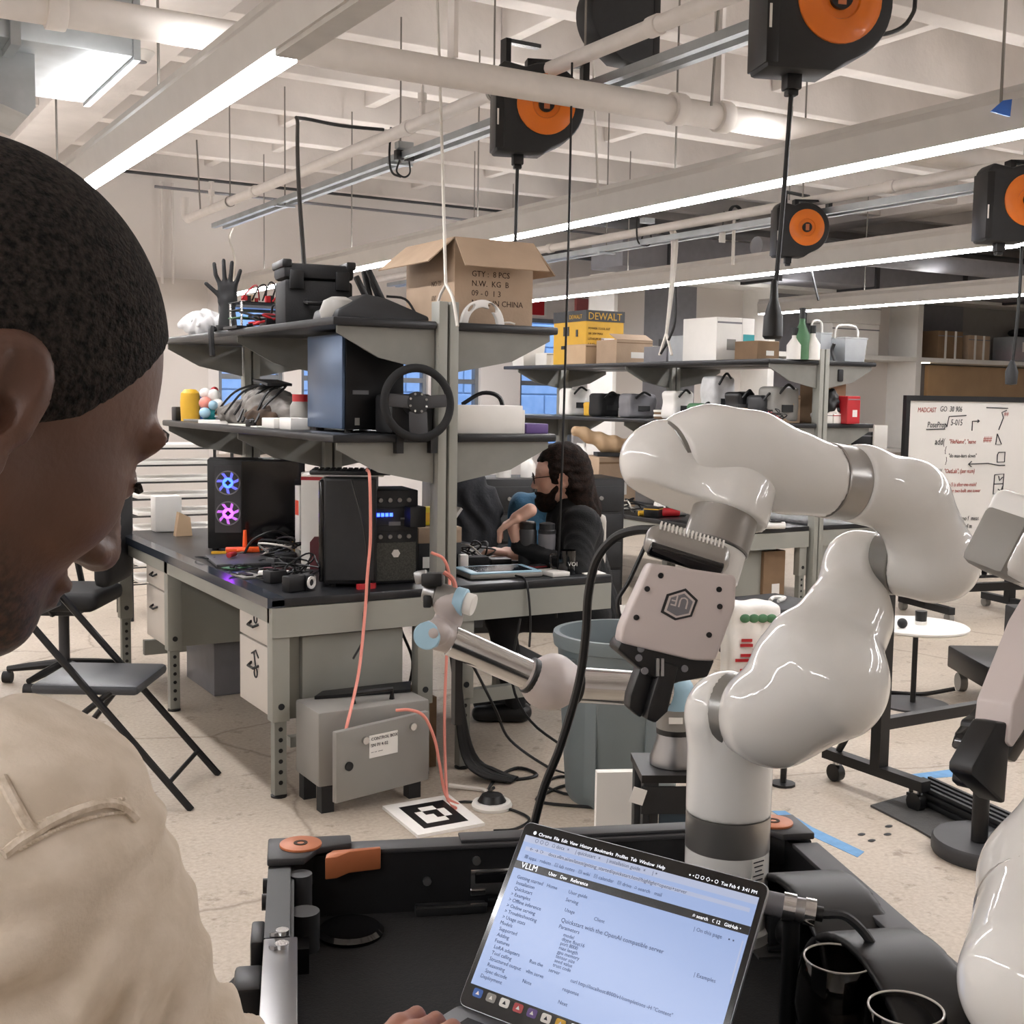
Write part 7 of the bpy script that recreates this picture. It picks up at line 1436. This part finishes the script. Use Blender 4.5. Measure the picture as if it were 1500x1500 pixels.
cm = at_z(1145, 1388, FZ); sc_ = thing('small_camera', 'small black camera on a steel plate beside the laptop', 'camera', (cm.x, cm.y, FZ), ca_)
MB().box2((-.05, -.035, 0), (.05, .05, .004)).build('plate', 'steel', sc_); MB().box2((.04, -.035, .0), (.052, .05, .01)).build('plate_edge', 'white', sc_)
MB().cyl((.005, -.0, .032), (.02, -.03, .03), .026, n=22).build('lens', 'black', sc_, bevel=.004); MB().box2((-.02, .0, .004), (.02, .03, .05)).build('body', 'charcoal', sc_, bevel=.004); MB().cyl((-.03, -.02, .008), (.04, -.028, .008), .004, n=8).build('pin', 'black', sc_)
# tumblers
for k, (px, py, lab) in enumerate(((1228, 1405, 'dark stemless glass standing farther from the camera'), (1327, 1478, 'dark stemless glass nearest the camera at the bottom edge'))):
    p = at_z(px, py, FZ + .115); t = thing('stemless_glass', lab, 'glass', (p.x, p.y, FZ + .001), 0, 'stemless glasses on the cart'); r = .044
    MB().lathe([(0, 0), (.026, 0), (.034, .004), (.05, .03), (.054, .055), (.051, .085), (r + .001, .114), (r, .1155), (r - .0016, .1145), (.049, .085), (.052, .055), (.048, .031), (.03, .008), (0, .007)], (0, 0, 0), None, 48).build('bowl', 'smoke_glass', t, angle=70)
    MB().lathe([(r - .0012 + .0014 * math.cos(a), .115 + .0014 * math.sin(a)) for a in np.linspace(0, 6.283, 9)], (0, 0, 0), None, 48).build('rim', mat('rim_glass', '#cfcac2', .1, coat=.5), t)
# laptop ------------------------------------------------------------------
HL = Vector((.718, 1.326, .777)); phi, tau, LW, LH = -1.164, .627, .3557, .248
ex_ = Vector((math.cos(phi), math.sin(phi), 0)); nn = Vector((-ex_.y, ex_.x, 0)); up_ = UPZ * math.cos(tau) + nn * math.sin(tau); scr = up_.cross(ex_) * -1
lap = thing('laptop', 'open laptop with a dark-rimmed screen showing a document page', 'laptop', (HL.x, HL.y, 0), rot=frame(ex_, nn))
# local: x along hinge (to the user's right), y away from user, z up
pad = thing('foam_pad', 'black foam pad under the laptop on the cart', 'pad', (HL.x, HL.y, FZ + .0005), rot=frame(ex_, nn)); MB().box2((-.01, -.26, 0), (LW + .01, .01, .034)).build('pad', 'cart_felt', pad, bevel=.004)
mat('space_grey', '#8f9194', .35, .8, var=.03)
zb = HL.z - .0165
MB().prism(rounded([(0, -.246), (LW, -.246), (LW, .004), (0, .004)], .012), .0155, (0, 0, zb)).build('base', 'space_grey', lap, bevel=.002)
MB().box2((.03, -.115, zb + .0155), (LW - .03, -.018, zb + .0159)).build('key_well', 'black', lap)
kmesh = MB().box2((-.0085, -.0078, 0), (.0085, .0078, .0012)).mesh('key', 'charcoal', False)
for i in range(14):
    for j in range(5): o = obj('key', kmesh, lap); o.location = (.045 + i * .0204, -.104 + j * .0188, zb + .0159)
MB().box2((LW / 2 - .08, -.235, zb + .0155), (LW / 2 + .08, -.13, zb + .0158)).build('trackpad', 'grey', lap)
SM = frame((1, 0, 0), (0, math.sin(tau), math.cos(tau))); so = Vector((0, 0, HL.z))     # screen frame: x right, y up the screen, z toward user
def sp_(x, y, z=0): return so + SM @ Vector((x, y, z))
MB().prism(rounded([(0, 0), (LW, 0), (LW, LH), (0, LH)], .012), .005, sp_(0, 0, -.005), SM).build('lid', 'space_grey', lap)
MB().prism(rounded([(.001, .001), (LW - .001, .001), (LW - .001, LH - .001), (.001, LH - .001)], .011), .0012, sp_(0, 0, 0), SM).build('bezel', 'black_gloss', lap)
X_a, X_b, Y_a, Y_b = .008, LW - .008, .012, LH - .008; SWd, SHt = X_b - X_a, Y_b - Y_a
def sq(u0, u1, v0, v1, z, m, name='screen_area'): return MB().prism([(X_a + u0 * SWd, Y_b - v0 * SHt), (X_a + u1 * SWd, Y_b - v0 * SHt), (X_a + u1 * SWd, Y_b - v1 * SHt), (X_a + u0 * SWd, Y_b - v1 * SHt)], .0002, sp_(0, 0, z), SM).build(name, m, lap)
sq(0, 1, .045, .925, .0013, 'screen_blue', 'screen'); sq(0, 1, .045, .085, .0016, 'screen_bar'); sq(0, 1, .20, .245, .0016, 'screen_black', 'site_header')
sq(.02, .98, .11, .132, .0016, 'screen_bar', 'address_bar')
def st(u, v, s, size, m='screen_ink'): text('screen_text', s, size, m, lap, sp_(X_a + u * SWd, Y_b - v * SHt, .0019), SM, .00005)
mat('screen_white', '#e8ecf5', .4, emit=.55, ecol='#e8ecf5')
st(.03, .032, '●  Chrome  File  Edit  View  History  Bookmarks  Profiles  Tab  Window  Help', .0062, 'screen_white'); st(.72, .032, '▪ ◂ ▢ ○ ◇ ▸ ○  Tue Feb 4  3:41 PM', .006, 'screen_white')
st(.05, .075, '○ ○ ○   ⌂ docs  ×     | quickstart  ×     | installation guide  ×     | + ', .0068); st(.04, .128, '← → ⟳    docs.vllm.ai/en/latest/getting_started/quickstart.html?highlight=openai+server', .0066); st(.03, .178, '▦ apps   robots   ▤ lab notes   ▤ wiki   ▤ calendar   ▤ drive  ⌕ search   mail', .0066)
st(.03, .235, 'VLLM', .011, 'screen_white'); st(.16, .233, 'User   Dev   Reference', .0065, 'screen_white'); st(.78, .233, '⌕ search   ☾ 12   GitHub ▾', .006, 'screen_white')
side = ['Getting started', ' Installation', ' Quickstart', '> Examples', '> Offline inference', '> Online serving', '> Troubleshooting', '> Usage stats', 'Models', ' Supported', ' Adding', ' Features', '  LoRA adapters', '  Tool calling', '  Structured output', '  Reasoning', '  Spec decode', 'Deployment']
for i, s in enumerate(side): st(.03, .30 + i * .034, s, .0068)
st(.17, .30, 'Home', .0066); st(.27, .30, 'User guide', .0066); st(.27, .345, 'Serving', .0066); st(.28, .40, 'Usage', .0064); st(.41, .40, 'Client', .0064); st(.28, .46, 'Quickstart with the OpenAI compatible server', .0078); st(.28, .495, 'Parameters', .0068)
for i in range(8): st(.31, .53 + i * .024, ['model', 'dtype float16', 'port 8000', 'max length', 'gpu memory', 'tensor size', 'seed value', 'trust code'][i], .0064)
st(.21, .72, 'Run the', .0066); st(.30, .73, 'server', .0066); st(.21, .775, 'vllm serve', .0066); st(.40, .745, 'curl http://localhost:8000/v1/completions -H "Content"', .0064); st(.38, .80, 'response', .0066); st(.21, .83, 'Note', .0066); st(.38, .87, 'Next', .0066)
st(.80, .30, '| On this page    ▪ ▪', .0066); st(.85, .52, '| Examples', .0066); sq(.985, .99, .28, .5, .0016, 'screen_bar', 'scroll_bar')
dockc = ['blue', 'midgrey', 'white', 'red', 'purple', 'paper', 'yellow', 'screen_white', 'blue', 'grey', 'teal', 'white', 'orange', 'green', 'grey']
for i, m in enumerate(dockc):
    u = .045 + i * .062; MB().prism(rounded([(X_a + (u - .021) * SWd, Y_b - .985 * SHt), (X_a + (u + .021) * SWd, Y_b - .985 * SHt), (X_a + (u + .021) * SWd, Y_b - .938 * SHt), (X_a + (u - .021) * SWd, Y_b - .938 * SHt)], .003, 3), .0003, sp_(0, 0, .0014), SM).build('dock_icon', m, lap)
    MB().prism([(X_a + (u - .008) * SWd, Y_b - .97 * SHt), (X_a + (u + .008) * SWd, Y_b - .97 * SHt), (X_a + u * SWd, Y_b - .95 * SHt)], .0003, sp_(0, 0, .0018), SM).build('icon_mark', 'white' if m not in ('white', 'paper', 'screen_white') else 'marker_black', lap)
# ================================================================== more small things on benches and shelves
def odd(kind, name, label, cat, x, y, z, m, s=1.0, rz=0.0, m2='black'):
    t = thing(name, label, cat, (x, y, z), rz)
    if kind == 'spool':
        MB().lathe([(.03, 0), (.03, .06), (.012, .06), (.012, 0), (.03, 0)], (0, 0, 0), Matrix.Diagonal((s, s, s)), 20).build('winding', m, t)
        for q in (0, .06): MB().lathe([(.012, q), (.05, q), (.05, q + .006), (.012, q + .006), (.012, q)], (0, 0, 0), Matrix.Diagonal((s, s, s)), 24).build('flange', m2, t)
    elif kind == 'jar': MB().lathe([(0, 0), (.035, 0), (.038, .01), (.038, .07), (.03, .085), (0, .085)], (0, 0, 0), Matrix.Diagonal((s, s, s)), 18).build('body', m, t); MB().cyl((0, 0, .085 * s), (0, 0, .108 * s), .031 * s, n=18).build('lid', m2, t)
    elif kind == 'box': MB().box2((-.06 * s, -.045 * s, 0), (.06 * s, .045 * s, .06 * s)).build('body', m, t, bevel=.004); MB().box2((-.061 * s, -.046 * s, .045 * s), (.061 * s, .046 * s, .05 * s)).build('lid_line', m2, t)
    elif kind == 'coil':
        for k in range(4): MB().lathe([((.05 + .006 * (k % 2)) * s + .005 * math.cos(a), .006 + .009 * k + .005 * math.sin(a)) for a in np.linspace(0, 2 * math.pi, 7)], (0, 0, 0), None, 22).build('turn', m, t)
        MB().tube([(.05 * s, 0, .02), (.1 * s, .03, .008), (.14 * s, -.02, .006)], .005, 6, sm=4).build('tail', m, t)
    elif kind == 'tool':
        MB().cyl((-.08 * s, 0, .013), (.0, 0, .013), .013, .011, n=12).build('handle', m, t, bevel=.002); MB().cyl((0, 0, .013), (.1 * s, 0, .011), .0045, n=8).build('shaft', 'steel', t)
    elif kind == 'pcb':
        MB().box2((-.06 * s, -.04 * s, .006), (.06 * s, .04 * s, .009)).build('board', m, t)
        for k in range(5): MB().box2((-.05 * s + .022 * k * s, -.03 * s + .012 * (k % 3), .009), (-.034 * s + .022 * k * s, -.01 * s + .012 * (k % 3), .017 + .004 * (k % 2))).build('chip', m2, t)
        for a, b in ((-1, -1), (1, -1), (1, 1), (-1, 1)): MB().cyl((a * .054 * s, b * .034 * s, 0), (a * .054 * s, b * .034 * s, .006), .004, n=6).build('standoff', 'chrome', t)
    elif kind == 'stack':
        for k in range(4): MB().box((.004 * (-1) ** k, .003 * k, .009 + .018 * k), (.2 * s, .15 * s, .017), .04 * k).build('sheet_block', [m, m2][k % 2], t, bevel=.002)
    elif kind == 'bundle':
        rr = random.Random(int(x * 1000) % 997)
        for k in range(9): MB().tube([(rr.uniform(-.1, .1) * s, rr.uniform(-.1, .1) * s, .006 + .004 * k), (rr.uniform(-.12, .12) * s, rr.uniform(-.1, .1) * s, .02 + .01 * k), (rr.uniform(-.1, .1) * s, rr.uniform(-.12, .12) * s, .03 + .006 * k), (rr.uniform(-.12, .12) * s, rr.uniform(-.1, .1) * s, .006)], .005 * s, 5, sm=5).build('lead', m if k % 3 else m2, t)
    return t
L1 = S1 + .001; T2 = D2 + .002
# long bench
odd('bundle', 'wire_tangle', 'tangle of black wires in front of the orange printed part', 'wires', 1.98, 5.50, T, 'cable', 1.0, 0, 'cable_white')
odd('bundle', 'wire_tangle', 'tangle of wires beside the bench camera', 'wires', 1.84, 4.86, T, 'cable', .8, 0, 'cable')
odd('pcb', 'circuit_board', 'green circuit board on the bright edge of the long bench', 'circuit board', 1.70, 5.24, T, 'green', .9, .4, 'charcoal')
odd('pcb', 'circuit_board', 'white circuit board near the bench camera', 'circuit board', 1.76, 4.68, T, 'white', .8, -.3, 'black')
odd('spool', 'solder_spool', 'small white spool behind the orange printed part', 'spool', 1.99, 5.62, T, 'white', .7)
odd('tool', 'screwdriver', 'red-handled screwdriver on the grey mat', 'screwdriver', 1.78, 5.5, T + .02, 'red', .8, .8)
odd('jar', 'parts_jar', 'clear jar between the glowing computer and white panel', 'jar', 2.16, 5.52, T, 'plastic_clear', 1.0, 0, 'white')
odd('box', 'parts_carton', 'red and white small carton between the computers', 'box', 2.2, 5.42, T, 'red', 1.0, .2, 'white')
odd('stack', 'yellow_stack', 'stack of yellow and black cases behind the glowing computer', 'cases', 2.18, 5.66, T, 'yellow', .5, .1, 'black')
# top shelf
odd('bundle', 'wire_tangle', 'tangle of black leads under the circuit stack on the top shelf', 'wires', 1.92, 5.40, S2 + .001, 'cable', 1.1, 0, 'red')
odd('box', 'battery_pack', 'small black battery pack left of the tool case', 'battery', 1.90, 5.32, S2 + .001, 'black', .8, .1, 'grey')
# middle shelf left
odd('coil', 'cable_coil', 'coiled grey cable on the middle shelf beside the plush heap', 'cable', 1.95, 6.15, L1, 'grey', 1.0)
odd('stack', 'book_stack', 'stack of dark books behind the cloth heap', 'books', 2.15, 5.55, L1, 'charcoal', 1.0, .1, 'red_dark')
odd('box', 'adapter', 'black power adapter at the edge of the middle shelf', 'adapter', 1.88, 5.48, L1, 'black', .7, .3, 'grey')
odd('jar', 'spray_can', 'silver can behind the small white boxes', 'can', 2.0, 5.22, L1, 'midgrey', 1.4, 0, 'red')
# middle shelf right
odd('coil', 'cable_coil', 'coiled black cable behind the purple box', 'cable', 2.74, 5.1, L1, 'cable', 1.0)
odd('box', 'white_adapter', 'white square device behind the purple box', 'device', 2.72, 5.3, L1, 'white', 1.3, .1, 'grey')
odd('stack', 'paper_stack', 'stack of papers at the far end of the middle right shelf', 'papers', 2.62, 5.7, L1, 'paper', 1.0, .2, 'midgrey')
# right bench
odd('tool', 'marker_pen', 'red marker on the right bench behind the tablet', 'pen', 2.63, 4.74, T, 'red', .6, .3)
odd('bundle', 'wire_tangle', 'black wires between the headphones and note pad', 'wires', 2.78, 5.02, T, 'cable', .9, 0, 'cable_white')
odd('box', 'black_speaker', 'black box in front of the grey flask', 'device', 2.87, 4.60, T, 'black', .55, .1, 'red')
# far bench
for k, (x, y, kd, m, m2, s, nm, lab) in enumerate(((5.75, 8.3, 'stack', 'charcoal', 'red', 1.2, 'tool_stack', 'stack of dark cases behind the red roll on the far bench'), (5.8, 7.9, 'bundle', 'cable', 'cable_white', 1.3, 'wire_tangle', 'tangle of leads on the far bench'), (5.72, 7.5, 'box', 'black', 'yellow', 1.3, 'tool_box', 'black and yellow tool box on the far bench'), (5.9, 7.2, 'jar', 'white', 'black', 1.4, 'white_can', 'white can on the far bench near the robot wrist'), (5.75, 7.0, 'pcb', 'green', 'charcoal', 1.3, 'circuit_board', 'green board at the near end of the far bench'), (6.1, 6.8, 'stack', 'paper', 'midgrey', 1.0, 'paper_stack', 'papers at the near end of the far bench'))):
    odd(kd, nm, lab, 'bench item', x, y, T2, m, s, .3 * k, m2)
# far middle shelf, small fillers
for k, (px, x, kd, m, m2, s, nm, lab) in enumerate(((868, 6.2, 'jar', 'blue', 'white', 1.3, 'blue_jar', 'blue jar behind the yellow cup on the far middle shelf'), (918, 6.15, 'box', 'midgrey', 'black', 1.3, 'small_case', 'small grey case between camera bag and instrument case'), (970, 6.1, 'stack', 'cardboard_dark', 'paper', .8, 'card_stack', 'stack of cards right of the instrument case'), (1046, 5.98, 'jar', 'red', 'white', 1.0, 'red_jar', 'red jar beside the olive pouch'), (1082, 5.97, 'jar', 'wood', 'black', 1.2, 'amber_jar', 'amber jar left of the black drill'), (1112, 6.0, 'spool', 'blue', 'black', 1.4, 'blue_spool', 'dark blue spool right of the black drill'), (1128, 5.96, 'bundle', 'cable', 'red', .8, 'wire_tangle', 'tangle of leads in front of the dark grey pouch'))):
    odd(kd, nm, lab, 'shelf item', x, sy(px, x) - .05, S1 + .001, m, s, .2 * k, m2)
for k, (px, x, m, m2, nm, lab) in enumerate(((1214, 6.52, 'white', 'grey', 'parts_carton', 'white carton on the far middle shelf right of the post'), (1235, 6.6, 'paper', 'red', 'parts_carton', 'pale carton in front of the red toolbox'), (1248, 6.7, 'white', 'black', 'parts_carton', 'white carton beside the black cup of tools'))):
    odd('box', nm, lab, 'box', x, max(sy(px, x), 6.54), S1 + .001, m, 1.2, .15 * k, m2)
# wall cabinet lower counter clutter seen between shelf and whiteboard
for k, (x, m, lab) in enumerate(((9.2, 'cardboard_dark', 'brown carton on the wall counter left of the post'), (9.8, 'white', 'white carton on the wall counter'), (11.2, 'red', 'red case on the wall counter'), (11.9, 'cardboard', 'tan carton on the wall counter near the whiteboard'), (12.5, 'charcoal', 'charcoal case on the wall counter near the whiteboard'))):
    odd('box', 'counter_carton', lab, 'box', x, 11.8, .951, m, 3.6, .1 * k, 'grey')
